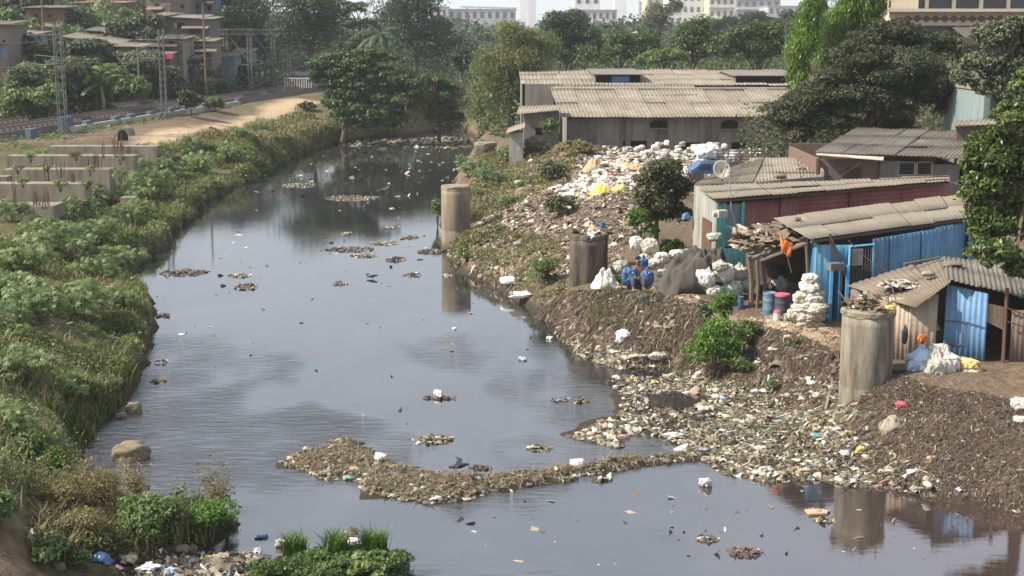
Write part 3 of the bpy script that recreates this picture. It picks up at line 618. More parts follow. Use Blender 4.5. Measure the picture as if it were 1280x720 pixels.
# far-off wood that closes the view
pts = []; nrs = []
for i in range(150):
    Y = rs0.uniform(330, 700); X = rs0.uniform(-.42, .42)*Y; z = float(hz(X, Y)); r = rs0.uniform(3, 6)
    a, b = clump_pts(V(X, Y, z+rs0.uniform(2, 5)), (r*1.5, r*1.5, r), 260, rs0, .7); pts.append(a); nrs.append(b)
pts = np.vstack(pts); nrs = np.vstack(nrs); v_, f_ = leaves(pts, nrs, np.full(len(pts), 1.1), .7, rs0)
solo('distant_wood', v_, f_, M['farleaf'], label='hazy line of distant woodland below the skyline', cat='woodland', kind='stuff', rnd=rs0.rand(len(f_)))

def palm(name, label, base, top, fl, nf, mat, seed, group=None, wide=.05, r=.16):
    rs = np.random.RandomState(seed); root = thing(name, label, 'palm' if 'palm' in name else 'plant', base, group)
    t = MB().tube([base, (V(*base)+V(*top))/2+V(.15, 0, 0), top], [r*1.3, r, r*.8], 7); t.part('trunk', M['palebark'], root, smooth=True)
    vs = []; fs = []
    for i in range(nf):
        a = 2*pi*i/nf+rs.rand()*.5; el = rs.uniform(-.1, 1.2); d = V(cos(a)*cos(el), sin(a)*cos(el), sin(el)); p = np.array(top, float); q = p.copy()
        side = V(-sin(a), cos(a), 0)
        for k in range(7):
            q2 = q+d*fl/7; d = nrm(d-V(0, 0, .24)); w = fl*wide*4*(sin(pi*(k+.8)/8.2))
            for s in (-1, 1):
                for j in range(3):
                    b0 = q+(q2-q)*(j/3.); b1 = q+(q2-q)*((j+.75)/3.); tip = b1+side*s*w+d*w*.5-V(0, 0, w*.45)
                    n0 = len(vs); vs += [b0, b1, tip, b0+side*s*w*.6-V(0, 0, w*.15)+d*w*.2]; fs.append((n0, n0+1, n0+2, n0+3))
            q = q2
    part('fronds', np.array(vs), np.array(fs), M[mat], root, rnd=rs.rand(len(fs)))
    return root
p = Q(478, 92, 150); palm('coconut_palm', 'coconut palm with grey-green fronds among the dark trees', (p[0], p[1], float(hz(p[0], p[1]))), Q(474, 45, 150), 3.6, 20, 'farleaf', 2, wide=.026)
# plants on the slum slope
gz = lambda q: (q[0], q[1], float(hz(q[0], q[1])))
p = gz(Q(112, 125, 118)); palm('banana_plant', 'tall banana plant with upright pale leaves behind the railway', p, Q(112, 92, 118), 2.9, 12, 'brightshrub', 3, wide=.042)
p = gz(Q(128, 130, 117)); palm('banana_plant', 'lower banana plant with arching leaves right of the tall one', p, Q(126, 108, 117), 2.4, 12, 'shrub', 4, wide=.042)
SL = [(140, 22, 26, 20, 168, 'bushy tree in front of the terracotta roof'), (168, 38, 26, 20, 150, 'olive tree between the two rows of slum houses'), (20, 12, 24, 18, 165, 'dark tree in the top left corner behind the brown house'), (105, 30, 22, 20, 152, 'small dark tree beside the brown brick house'),
      (42, 100, 24, 22, 118, 'leafy bush left of the tall lattice mast'), (62, 72, 20, 16, 125, 'grey-green bush below the brown brick house'), (88, 110, 18, 20, 116, 'bush between lattice mast and banana plant'), (165, 108, 22, 16, 122, 'pale leafy bush right of the banana plants'), (190, 98, 14, 12, 126, 'small bush below the rubble bank of the slum'), (285, 28, 18, 26, 160, 'tree touching the right end of the grey slum house'),
      (60, 120, 22, 16, 108, 'dense low bush by the foot of the lattice mast'), (238, 124, 13, 13, 122, 'dark green bush hiding the far end of the tracks'), (268, 128, 12, 8, 128, 'brown-green bush beside the far tracks'), (140, 92, 16, 12, 128, 'dark bush under the long sloping roof'), (5, 70, 12, 14, 125, 'weedy bush by the turquoise hut'), (262, 100, 30, 8, 135, 'low green hedge along the far side of the track')]
for k, (cx, cy, rx, ry, Y, lab) in enumerate(SL):
    if cx > 70 and cy < 118: Y = max(Y, Yrail(cx)+9)
    tree('leafy_bush' if cy > 60 else 'slope_tree', lab, 'bush' if cy > 60 else 'tree', Y, [(cx, cy, rx, ry), (cx+rx*.4, cy+ry*.4, rx*.7, ry*.7), (cx-rx*.4, cy+ry*.4, rx*.7, ry*.7)], cx, ['shrub', 'castor', 'farleaf'][k % 3] if cy > 60 else ['greyleaf', 'farleaf'][k % 2], 3, 2600, .6, seed=k+50)
# right-hand trees
tree('drooping_tree', 'slim bright green weeping tree, the left one of the drooping pair', 'tree', 84, [(1012, 30, 13, 26), (1005, 62, 18, 22), (998, 95, 15, 20), (1024, 10, 12, 20), (1000, 115, 12, 14)], 1008, 'ashoka', 4.4, 20000, .2, droop=1.6, kper=12, flatz=1.6, ck=.5)
tree('drooping_tree', 'broad bright green weeping tree, the right one touching the cream building', 'tree', 86, [(1070, 10, 24, 22), (1048, 45, 22, 26), (1085, 30, 18, 22), (1035, 78, 16, 22), (1060, -14, 20, 18), (1098, 12, 14, 20)], 1060, 'ashoka', 5, 26000, .2, droop=1.6, kper=12, flatz=1.6, ck=.5)
tree('spreading_tree', 'huge dark feathery tree filling the space behind the grey corrugated roof', 'tree', 72, [(1120, 52, 50, 26, 2), (1075, 80, 52, 28), (1140, 88, 58, 30), (1020, 130, 52, 30), (1090, 130, 60, 32), (1165, 122, 46, 28), (1000, 165, 38, 24), (1060, 168, 60, 22, 3), (1195, 140, 36, 16), (1215, 120, 30, 22, 1), (1115, 42, 46, 20, 2), (1160, 62, 44, 26, 2), (1045, 112, 44, 32), (1120, 100, 62, 40), (990, 145, 38, 28), (1075, 60, 34, 22), (1030, 160, 50, 26), (1110, 160, 56, 24, 3)], 1095, 'darktree', 3.9, 190000, .32, kper=26, flatz=.6, ck=.34, seed=2)
tree('grey_leaved_tree', 'grey-green dusty tree right of the dark feathery tree, before the cream building', 'tree', 60, [(1245, 52, 30, 24), (1225, 85, 28, 20), (1262, 90, 30, 26), (1228, 112, 22, 14), (1265, 130, 26, 20), (1205, 100, 16, 14), (1275, 40, 20, 26), (1290, 70, 24, 30)], 1262, 'greyleaf', 4.2, 26000, .5)
tree('small_tree', 'thin pale green tree seen between the dark tree and the cream building', 'tree', 80, [(1195, 65, 12, 18), (1200, 90, 12, 14)], 1196, 'greyleaf', 4, 2600, .5)
tree('broadleaf_tree', 'glossy bright green tree overhanging the sheds at the right edge', 'tree', 37.5, [(1270, 150, 26, 32, -.5), (1245, 190, 34, 30), (1280, 215, 40, 36), (1232, 238, 36, 32), (1228, 275, 26, 26), (1222, 205, 22, 20), (1258, 285, 44, 30), (1240, 318, 30, 24, -1), (1290, 270, 34, 44), (1275, 335, 24, 20, -1), (1296, 160, 20, 40), (1290, 110, 22, 24)], 1310, 'broadleaf', 6.2, 56000, .42, kper=14, ck=.36, seed=9)
tree('bushy_tree', 'round reddish-green tree growing out of the rubbish mound', 'tree', 52.5, [(825, 222, 30, 24), (818, 250, 32, 24), (842, 240, 24, 26), (812, 272, 26, 16), (845, 268, 18, 16)], 824, 'mangoleaf', 4.6, 17000, .42, kper=16)
tree('leafy_shrub', 'bright green shoots at the foot of the tree on the rubbish mound', 'shrub', 51.5, [(800, 272, 14, 12), (815, 288, 12, 9), (792, 280, 8, 8)], 803, 'brightshrub', 4.5, 1700, .45)

# thickets that close the ground under the trees
def thicket(name, poly, n, hmax, leaf, mat, seed, label):
    rs = np.random.RandomState(seed); xy = sample_poly(poly, n, rs); hh = np.clip(.5+fbm(xy[:, 0], xy[:, 1], .16, 3)*1.8, .03, 1.2)*hmax; z0 = hz(xy[:, 0], xy[:, 1]); k = z0 > .03; xy, hh, z0 = xy[k], hh[k], z0[k]; m = len(xy)
    nr = rs.randn(m, 3)*.5+V(0, -.2, .7); nr /= np.linalg.norm(nr, axis=1)[:, None]; v, f = leaves(np.column_stack([xy, z0+hh*rs.rand(m)**.5]), nr, np.full(m, leaf), .6, rs); tone = np.clip(.5+fbm(xy[:, 0]+50, xy[:, 1], .12, 3), 0, 1)
    return solo(name, v, f, M[mat], label=label, cat='undergrowth', origin=V(0, 0, 0), kind='stuff', rnd=np.clip(rs.rand(m)*.5+tone*.5, 0, 1))
TH1 = [(-17, 132), (-9, 122), (-4, 142), (0, 150), (4, 200), (-30, 240), (-62, 230), (-40, 195), (-21, 172)]
TH2 = [(-3, 118), (1.5, 104), (2, 128), (40, 128), (60, 135), (70, 175), (-4, 180), (-6, 140)]
thicket('undergrowth', TH1, 60000, 3.2, .32, 'farleaf', 61, 'dark undergrowth below the trees beyond the left bank'); thicket('undergrowth', TH2, 80000, 5.0, .3, 'umbrella', 62, 'undergrowth around and behind the warehouse')
thicket('undergrowth', [(12, 66), (40, 66), (55, 118), (24, 118), (22, 92), (14, 88)], 42000, 3.0, .22, 'darktree', 63, 'dark undergrowth beneath the feathery tree behind the sheds')
thicket('undergrowth', [(-70, 210), (70, 180), (140, 320), (-140, 320)], 50000, 5.5, .7, 'farleaf', 64, 'far scrub between the tree rows and the city')

# ------------------------------------------------------------------ castor bushes: four prototypes, then copies
def castor_proto(k):
    rs = np.random.RandomState(70+k); cl = []
    for i in range(11):
        a = rs.rand()*2*pi; r = .25+.6*rs.rand(); cl.append((V(cos(a)*r, sin(a)*r, .45+.75*rs.rand()*(1.1-r*.6)), (.42, .42, .3)))
    Pn = []; Nn = []
    for c, R in cl:
        p, n = clump_pts(c, R, 34, rs, .6, .55); Pn.append(p); Nn.append(n)
    Pn = np.vstack(Pn); Nn = np.vstack(Nn); vs, fs, kk = star(Pn, Nn, np.full(len(Pn), .27), rs)
    root = thing('castor_bush', 'x', 'bush', (0, 0, 0), 'castor bushes on the left bank'); m = MB()
    for c, R in cl: m.tube([V(c[0]*.1, c[1]*.1, -.3), V(c[0]*.45, c[1]*.45, c[2]*.45), c], [.03, .022, .01], 5)
    m.part('stems', M['bark'], root); part('foliage', vs, fs, M['castor'], root, rnd=np.repeat(rs.rand(len(Pn)), kk))
    return root
PROT = [castor_proto(k) for k in range(4)]
CAST = [ # px, py of the foliage centre, radius in px, label
 (28, 318, 34, 'leafy castor bush just below the near concrete beam at the left edge'), (75, 305, 30, 'castor bush between the near concrete beam and the river, third row'), (120, 290, 28, 'castor bush on the slope below the long concrete beams'), (95, 262, 24, 'castor bush touching the right end of the near concrete beam'),
 (150, 322, 24, 'castor bush hanging over the water where the river narrows'), (135, 245, 24, 'castor bush right of the second concrete beam'), (165, 268, 26, 'castor bush above the two pale stones in the shallows'), (190, 232, 28, 'large castor bush beside the third concrete beam'), (160, 210, 22, 'castor bush right under the rusty starter bars'),
 (215, 210, 22, 'castor bush in the dip between beams and brown slope'), (250, 205, 22, 'castor bush left of the bare brown slope by the water'), (200, 192, 20, 'castor bush behind the farthest concrete beam'), (235, 182, 18, 'castor bush below the dirt path'), (290, 192, 18, 'castor bush right above the bare brown slope'), (45, 375, 38, 'broad castor bush with pale dusty leaves, left edge middle'),
 (10, 400, 36, 'castor bush cut off by the left edge above the biggest clump'), (105, 372, 34, 'castor bush in the middle of the left bank above the grass'), (150, 372, 22, 'dark castor bush at the water edge below the narrows'), (35, 455, 36, 'big pale castor clump at the left edge below mid-height'), (85, 478, 24, 'castor bush right of the big pale clump, among grass'),
 (12, 520, 34, 'shaded castor bush low on the left edge with a large leaf'), (20, 262, 20, 'dark plant in front of the lower concrete slab'), (60, 215, 16, 'small castor bush growing between the first two beams'), (108, 202, 15, 'small castor bush growing between the middle beams'), (50, 196, 14, 'small castor bush on top of the third beam'), (62, 290, 26, 'castor bush right under the light slab edge'),
 (8, 355, 30, 'pale castor bush at the left edge level with the narrows'), (125, 335, 24, 'castor bush inland of the one hanging over the water'), (330, 160, 14, 'castor bush along the far path edge'), (430, 160, 16, 'castor bush under the umbrella tree by the far shore'), (300, 165, 12, 'small castor bush left of the far path bush')]
for k, (px, py, r, lab) in enumerate(CAST):
    b = G(px, py+r*.75); s = FPX/b[1]; sc = r/s/.78; pr = PROT[k % 4]
    o = pr if k < 4 else copytree(pr, (0, 0, 0))
    o.location = (b[0], b[1], float(hz(b[0], b[1]))-.1); o.rotation_euler = (0, 0, k*1.7); o.scale = (sc, sc, sc*.95); o['label'] = lab
for k, (px, py, r) in enumerate([(28, 222, 10), (75, 227, 10), (108, 226, 9), (150, 214, 12), (60, 208, 9), (112, 209, 9), (180, 200, 10), (22, 207, 9), (95, 190, 9), (150, 196, 8), (38, 192, 9)]):
    Yb = [64.5, 64.5, 64.5, 70, 70, 70, 76, 70, 78, 78, 77][k]*1.02; b = Q(px, py, Yb); sc = r/S(Yb); o = copytree(PROT[k % 4], (b[0], b[1], max(b[2]-sc*1.0, float(hz(b[0], b[1]))-.1)), k*1.3, sc, 'low castor bush growing in a gap between the concrete beams'); o['group'] = 'castor bushes between the concrete beams'
ZOUT = [(-10.5, 22), (-26, 22), (-50, 60), (-58, 78), (-36, 88), (-30, 70), (-20, 48), (-13, 30)]
thicket('bank_scrub', ZOUT, 45000, .9, .15, 'shrub', 65, 'scrub on the left bank further inland'); thicket('bank_scrub', ZOUT+[(-13, 29)], 24000, .8, .15, 'dryshrub', 66, 'dry scrub on the left bank further inland')
rs = np.random.RandomState(44)
for k in range(40):
    q = sample_poly(ZOUT, 1, rs)[0]; sc = rs.uniform(.8, 1.5); o = copytree(PROT[k % 4], (q[0], q[1], float(hz(q[0], q[1]))-.1), rs.rand()*6, sc, 'castor bush on the flat ground inland of the left bank'); o['group'] = 'castor bushes inland'
RC = [(588, 205, 22, 'castor bush on the right bank above the leftmost free-standing pier'), (612, 218, 22, 'castor bush right of the farthest shrubs on the right bank'), (582, 262, 20, 'castor bush growing against the pier that stands in the water'), (592, 240, 14, 'castor bush behind the top of the pier that stands in the water'), (630, 190, 18, 'castor bush below the lean-to of the warehouse'), (635, 248, 12, 'small castor bush at the top of the steep dirt slope'), (608, 180, 15, 'castor bush by the round pier stump under the willowy tree'), (655, 228, 10, 'tiny castor bush among rubbish halfway up the mound')]
for k, (px, py, r, lab) in enumerate(RC):
    b = G(px, py+r*.7); s = FPX/b[1]; sc = r/s; o = copytree(PROT[k % 4], (b[0], b[1], b[2]-.1), k*2.1, sc, lab); o['group'] = 'castor bushes on the right bank'
rs = np.random.RandomState(15)
for k in range(110):
    px = rs.uniform(-10, 345); py = rs.uniform(62, 118) if k % 3 else rs.uniform(10, 60); Y = 112+(px/345)*30+rs.uniform(-4, 14) if py > 60 else rs.uniform(143, 166); q = Q(px, 0, Y); zz = float(hz(q[0], q[1]))
    if Y < Yrail(px)+9: continue
    if poly_sd([rp2[:2] for rp2 in (RA+V(-8, 0, 0), RB+V(-8, 0, 0), RB+V(3, 0, 0), RA+V(3, 0, 0))], [q[0]], [q[1]])[0] > -.5: continue
    sc = rs.uniform(1.3, 2.4); o = copytree(PROT[k % 4], (q[0], q[1], zz-.2), rs.rand()*6, (sc, sc, sc*rs.uniform(.9, 1.6)), 'small bush growing between the slum houses on the slope'); o['group'] = 'bushes between the slum houses'
# leafy shrubs
def shrub(name, label, px, py, rx, ry, mat, n, leafpx=5, asp=.5, stalks=0, group=None, seed=0, Y=None, droop=0, cat='shrub', flatz=.8):
    rs = np.random.RandomState(seed+int(px)); b = G(px, py+ry*.85) if Y is None else V(*Q(px, py+ry, Y)); s = FPX/b[1]
    R = (rx/s, rx/s*.85, ry/s); c = V(b[0], b[1], b[2]+ry/s*.9)
    Pn, Nn, tn, cents = crown_from_lobes([(c, R)], n, rs, .42, 12, flatz); zg = np.maximum(hz(Pn[:, 0], Pn[:, 1]), 0)+.03; Pn[:, 2] = np.maximum(Pn[:, 2], zg)
    root = thing(name, label, cat, b, group); m = MB()
    for q in cents[:9]: m.tube([b-V(0, 0, .1), b+(q-b)*.5+V(0, 0, .03), q], [.02, .014, .006], 4)
    if stalks:
        for i in range(stalks):
            a = rs.rand()*2*pi; e = c+V(cos(a)*R[0]*.8, sin(a)*R[1]*.6, R[2]*(.9+.6*rs.rand())); m.tube([c*.4+b*.6, e], [.012, .005], 4)
            k = 50; q = e+rs.randn(k, 3)*[.09, .09, .2]; Pn = np.vstack([Pn, q]); Nn = np.vstack([Nn, unit(k, rs)]); tn = np.append(tn, np.full(k, 1.))
    m.part('stems', M['bark'], root); vv, ff = leaves(Pn, Nn, np.full(len(Pn), leafpx/s), asp, rs, droop)
    part('foliage', vv, ff, M[mat], root, rnd=np.clip(rs.rand(len(ff))*.7+tn*.3, 0, 1)); return root
shrub('leafy_shrub', 'dark green rounded shrub in the middle of the near spit of land', 188, 648, 46, 34, 'shrub', 5200, 6, seed=1)
shrub('leafy_shrub', 'bushy green shrub at the tip of the near spit', 262, 646, 34, 26, 'brightshrub', 3200, 5, seed=2)
shrub('flowering_weed', 'tall pale seeding weed sticking up at the tip of the spit', 272, 625, 22, 20, 'dryshrub', 500, 4, stalks=8, seed=3, cat='weed')
shrub('dry_weed', 'golden-brown weeds along the back of the near spit', 128, 622, 32, 32, 'dryshrub', 3400, 4.5, .35, stalks=7, seed=4, cat='weed')
shrub('dry_weed', 'brown and olive weeds left on the spit beside the soil slope', 82, 622, 28, 34, 'dryshrub', 2600, 4.5, .35, stalks=5, seed=5, cat='weed')
shrub('dry_weed', 'olive weeds in front of the golden weeds, above the blue bag', 108, 660, 28, 26, 'dryshrub', 2400, 4.5, .4, seed=6, cat='weed')
shrub('dry_weed', 'thin reddish weeds standing behind the dark green shrub', 170, 612, 16, 14, 'dryshrub', 500, 4, .4, stalks=9, seed=7, cat='weed')
shrub('leafy_shrub', 'yellow-green weeds between the two green shrubs of the spit', 222, 640, 22, 18, 'shrub', 1300, 5, stalks=3, seed=8)
shrub('leafy_shrub', 'dark leafy shrub low at the left, above the near soil slope', 64, 685, 24, 22, 'castor', 1300, 8, seed=9)
shrub('leafy_shrub', 'bright green grass-like shrub behind the spit by the inlet', 66, 578, 20, 26, 'brightshrub', 1800, 5, .3, seed=10)
shrub('leafy_shrub', 'green leaves cut off by the left edge beside the soil slope', 2, 640, 16, 34, 'castor', 700, 9, seed=11)
shrub('leafy_shrub', 'pale-leaved shrub above the culvert pipe at the left', 40, 560, 24, 20, 'shrub', 1500, 6, seed=12)
shrub('leafy_shrub', 'shrub with wet grey roots at the very tip of the spit', 284, 662, 12, 14, 'darktree', 500, 4, seed=13)
shrub('leafy_shrub', 'dark bush at the bottom end of the spit near the litter', 100, 700, 16, 14, 'shrub', 700, 5, seed=14)
shrub('climbing_vine', 'bright green vine cascading down the earth cliff', 893, 430, 28, 42, 'brightshrub', 8500, 4.2, .55, Y=40.3, seed=15, cat='vine')
shrub('leafy_shrub', 'tall green shrub on the cliff top above the vine', 906, 382, 16, 26, 'brightshrub', 1500, 5, .45, Y=41.5, seed=16)
shrub('leafy_shrub', 'grey-green shrub on the cliff edge right of the vine', 934, 415, 16, 22, 'shrub', 1400, 4.5, .4, Y=41, seed=17)
shrub('leafy_shrub', 'thin dusty shrub left of the vine on the cliff top', 880, 388, 12, 16, 'greyleaf', 600, 4.5, .4, Y=42, seed=18)
shrub('leafy_shrub', 'dark weeds hanging below the vine near the pipe', 926, 455, 12, 14, 'shrub', 600, 4, .4, Y=39.8, seed=19)
shrub('leafy_shrub', 'light green plant growing among the white sacks', 840, 308, 18, 9, 'brightshrub', 900, 4.5, seed=20)
shrub('leafy_shrub', 'dusty dome of weeds at the warehouse corner on the mound', 692, 214, 20, 15, 'greyleaf', 1700, 4, seed=21)
shrub('dry_weed', 'dark brown weeds on the crest of the mound below the warehouse wall', 725, 185, 42, 9, 'dryshrub', 2300, 3.6, .4, seed=22, cat='weed')
shrub('dry_weed', 'brown weeds spreading left along the crest of the mound', 668, 186, 24, 9, 'dryshrub', 1300, 3.6, .4, seed=23, cat='weed')
shrub('leafy_shrub', 'grey-green weeds in the middle of the rubbish slope', 700, 258, 26, 13, 'greyleaf', 1700, 4, seed=24)
shrub('leafy_shrub', 'green weeds low on the dump just left of the second pier', 682, 338, 22, 15, 'shrub', 1600, 4, .3, seed=25)
shrub('leafy_shrub', 'green weeds at the waterline below the pier in the water', 583, 318, 16, 9, 'shrub', 800, 4, .3, seed=26)
shrub('leafy_shrub', 'low plants clinging to the left foot of the pier in the water', 547, 265, 8, 22, 'shrub', 700, 4, .4, seed=27)
shrub('leafy_shrub', 'weed growing at the fibre-cement roof of the rear shed', 1172, 208, 10, 12, 'greyleaf', 450, 4, .4, Y=60, seed=28)
shrub('leafy_shrub', 'weeds near the drain mouth in the cliff', 966, 482, 8, 8, 'shrub', 350, 4, .4, seed=29)
shrub('leafy_shrub', 'small green tuft on the earth terrace edge', 995, 428, 12, 4, 'shrub', 300, 4, .3, seed=30)
shrub('leafy_shrub', 'small weed at the foot of the drum terrace left of the seated man', 770, 352, 9, 8, 'shrub', 350, 4, .4, seed=31)
shrub('leafy_shrub', 'dark undergrowth under the umbrella tree touching the water', 490, 158, 32, 10, 'umbrella', 2600, 3, seed=32)
shrub('leafy_shrub', 'undergrowth at the bend below the dark leaning tree', 560, 158, 26, 8, 'farleaf', 1600, 3, seed=33)
shrub('leafy_shrub', 'pale brown scrub between the umbrella tree and the leaning tree', 520, 135, 18, 16, 'dryshrub', 1400, 3, seed=34, Y=127)
shrub('leafy_shrub', 'green creeper in front of the lean-to wall of the warehouse', 688, 160, 10, 14, 'shrub', 800, 3.5, seed=35, Y=88)
shrub('dry_weed', 'dark brown bush by the dirt path near the umbrella tree', 385, 133, 14, 6, 'mangoleaf', 500, 3.4, seed=36, cat='weed')
shrub('leafy_shrub', 'creeper with broad leaves on the near islet at the bottom', 470, 708, 42, 14, 'shrub', 1700, 8, .7, seed=37)
shrub('leafy_shrub', 'low leafy weeds at the left end of the near islet', 335, 714, 40, 10, 'shrub', 2000, 6, .5, seed=38)
shrub('leafy_shrub', 'bushy weed at the right tip of the near islet', 500, 700, 18, 12, 'shrub', 800, 5, .5, seed=39)
shrub('leafy_shrub', 'leafy weeds in the middle of the near islet', 410, 712, 40, 10, 'shrub', 2000, 6, .5, seed=40)
rs = np.random.RandomState(25); tp = [tree('slope_tree', 'small tree among the slum houses on the hillside', 'tree', 150, [(60, 60, 20, 14), (70, 50, 14, 12), (50, 66, 14, 12)], 60, 'farleaf', 3, 3200, .6, 'small trees between the slum houses', seed=91), tree('slope_tree', 'small tree among the slum houses on the hillside', 'tree', 150, [(200, 58, 22, 12), (190, 48, 16, 12), (212, 50, 14, 10)], 200, 'greyleaf', 3, 3200, .6, 'small trees between the slum houses', seed=92), tree('slope_tree', 'small tree among the slum houses on the hillside', 'tree', 150, [(130, 60, 16, 20), (136, 74, 18, 12)], 130, 'shrub', 3, 3200, .6, 'small trees between the slum houses', seed=93)]
for k in range(34):
    px = rs.uniform(0, 330); Y = rs.choice([128, 133, 143, 148, 160, 165])+rs.uniform(-1, 1); q = Q(px, 0, Y); sc = rs.uniform(1.2, 2.0)
    if k % 2: Y = Yrail(px)+9.3+rs.rand(); sc *= .75; q = Q(px, 0, Y)
    elif Y < Yrail(px)+12: Y = Yrail(px)+12+rs.rand()*9; q = Q(px, 0, Y)
    o = copytree(tp[k % 3], (q[0], q[1], float(hz(q[0], q[1]))), rs.rand()*6, sc)
# grass tufts of the islet
def tuft(label, px, py, hpx, n, seed):
    rs = np.random.RandomState(seed); b = G(px, py+hpx*.3); s = FPX/b[1]; q = np.column_stack([b[0]+rs.randn(n)*hpx*.22/s, b[1]+rs.randn(n)*.12, np.full(n, b[2])])
    v, f, r = blades(0, q, hpx*.8/s, hpx*1.4/s, .5, .012, rs, 4)
    solo('grass_tuft', v, f, M['brightshrub'], label=label, cat='grass', origin=b, rnd=r*.6)
tuft('upright grass tuft, leftmost of three on the near islet', 368, 688, 27, 90, 1); tuft('upright grass tuft, middle of three on the near islet', 421, 686, 27, 90, 2)
tuft('upright grass tuft, rightmost of three on the near islet', 468, 684, 28, 95, 3); tuft('single dark grass tuft standing on the spit', 248, 628, 14, 30, 4); tuft('small grass tuft in front of the golden weeds of the spit', 196, 628, 12, 26, 5)
tuft('short grass tuft at the back of the islet between two bigger ones', 398, 700, 14, 30, 6)

# ------------------------------------------------------------------ grass and ground cover (uncountable)
BARE = zpoly([(250, 212), (262, 192), (300, 205), (306, 228), (275, 236), (255, 228)]); NOV = zpoly([(360, 118), (405, 128), (352, 150), (290, 166), (235, 182), (165, 186), (165, 176), (250, 152)])
def cover(name, polys, n, hmax, leaf, mat, seed, label, power=1.0, ny=None):
    rs = np.random.RandomState(seed); xy = np.vstack([sample_poly(pl, int(n*f), rs) for pl, f in polys])
    hh = np.clip(.45+fbm(xy[:, 0], xy[:, 1], .7, 3)*1.6, .05, 1.1)*hmax; z0 = hz(xy[:, 0], xy[:, 1]); k = (z0 > .02) & (hh > .1*hmax) & (poly_sd(BARE, xy[:, 0], xy[:, 1])+fbm(xy[:, 0], xy[:, 1], .9, 3)*1.2 < 0) & (poly_sd(NOV, xy[:, 0], xy[:, 1])+fbm(xy[:, 0], xy[:, 1], .9, 3) < 0); xy, hh, z0 = xy[k], hh[k], z0[k]
    z = z0+hh*rs.rand(len(xy))**.6; n_ = len(xy); nr = rs.randn(n_, 3)*.5+V(0, 0, .8); nr /= np.linalg.norm(nr, axis=1)[:, None]
    sz = leaf*np.clip(xy[:, 1]/45, .7, 2.2)
    v, f = leaves(np.column_stack([xy, z]), nr, sz, .5, rs); tone = np.clip(.5+fbm(xy[:, 0]+50, xy[:, 1], .4, 3), 0, 1)
    return solo(name, v, f, M[mat], label=label, cat='ground cover', origin=V(0, 0, 0), kind='stuff', rnd=np.clip(rs.rand(n_)*.55+tone*.45, 0, 1))
ZG1 = zpoly([(-40, 700), (-40, 470), (-40, 330), (60, 280), (140, 240), (210, 200), (330, 175), (420, 172), (290, 240), (212, 300), (165, 330), (190, 400), (175, 470), (110, 560), (98, 610), (60, 640)])
ZG2 = zpoly([(40, 700), (70, 610), (200, 638), (296, 640), (300, 675), (180, 695)])
ZG3 = zpoly([(165, 190), (250, 165), (330, 145), (370, 135), (400, 150), (430, 170), (330, 200), (250, 215)])
cover('weeds', [(ZG1, .85), (ZG2, .1), (ZG3, .05)], 130000, .55, .1, 'shrub', 21, 'low green weeds covering the left bank')
cover('dry_weeds', [(ZG1, .62), (ZG2, .1), (ZG3, .28)], 52000, .5, .12, 'dryshrub', 22, 'dry brown weeds scattered over the left bank')
def grassfield(name, polys, n, h0, h1, lean, w, mat, seed, label, thr=-.2):
    rs = np.random.RandomState(seed); xy = np.vstack([sample_poly(pl, int(n*f), rs) for pl, f in polys]); m = fbm(xy[:, 0]+20, xy[:, 1]+5, .35, 3); z = hz(xy[:, 0], xy[:, 1]); k = (m > thr) & (z > .0); xy = xy[k]; z = z[k]
    v, f, r = blades(0, np.column_stack([xy, z]), h0, h1, lean, w, rs, 4)
    return solo(name, v, f, M[mat], label=label, cat='grass', origin=V(0, 0, 0), kind='stuff', rnd=r)
cover('islet_cover', [(ISLE, 1)], 6000, .22, .13, 'shrub', 27, 'leafy ground cover on the near islet')
ZSH = zpoly([(60, 600), (95, 600), (110, 560), (170, 480), (190, 420), (180, 360), (150, 350), (130, 400), (80, 480), (40, 540)])
ZSH2 = zpoly([(190, 300), (250, 250), (330, 205), (430, 172), (420, 160), (340, 175), (260, 220), (200, 270)])
grassfield('grass', [(ZG1, .3), (ZSH, .4), (ZSH2, .3)], 9000, .15, .45, .55, .014, 'grass', 31, 'long green grass on the left bank')
grassfield('dry_grass', [(ZG1, .4), (ZG2, .15), (ZG3, .45)], 9000, .2, .6, .6, .016, 'drygrass', 32, 'straw-coloured dry grass on the left bank', .0)
ZR1 = zpoly([(600, 200), (660, 180), (740, 182), (700, 235), (640, 260), (590, 300), (560, 320), (570, 260)])
ZR2 = zpoly([(560, 320), (600, 290), (700, 300), (710, 380), (650, 370), (600, 345)]); ZR3 = zpoly([(720, 400), (760, 366), (860, 384), (940, 415), (900, 470), (800, 452)]); ZR4 = zpoly([(1060, 560), (1100, 480), (1280, 540), (1280, 660), (1150, 612)])
cover('mound_dry_weeds', [(ZR1, .8), (ZR2, .2)], 26000, .42, .1, 'dryshrub', 26, 'brown dead weeds on the left flank of the rubbish mound')
cover('mound_weeds', [(ZR1, .5), (ZR2, .25), (ZR3, .06), (ZR4, .02)], 26000, .32, .1, 'greyleaf', 23, 'dusty weeds sprinkled over the rubbish mound')
grassfield('mound_dry_grass', [(ZR1, .3), (ZR2, .15), (ZR3, .15)], 3600, .12, .4, .9, .012, 'drygrass', 33, 'dead grass on the right bank', .02)
ZTR = zpoly([(-60, 200), (-40, 140), (60, 128), (200, 118), (320, 105), (300, 125), (200, 152), (100, 172), (0, 190)])
ZSL = [Q(-60, 100, 125)[:2], Q(330, 95, 150)[:2], Q(420, 80, 230)[:2], Q(-60, 60, 220)[:2]]
cover('slope_scrub', [(ZSL, 1)], 90000, 3.2, .17, 'farleaf', 24, 'scrub between the slum houses')
cover('trackside_weeds', [(ZTR, 1)], 12000, .35, .1, 'shrub', 25, 'weeds beside the railway')
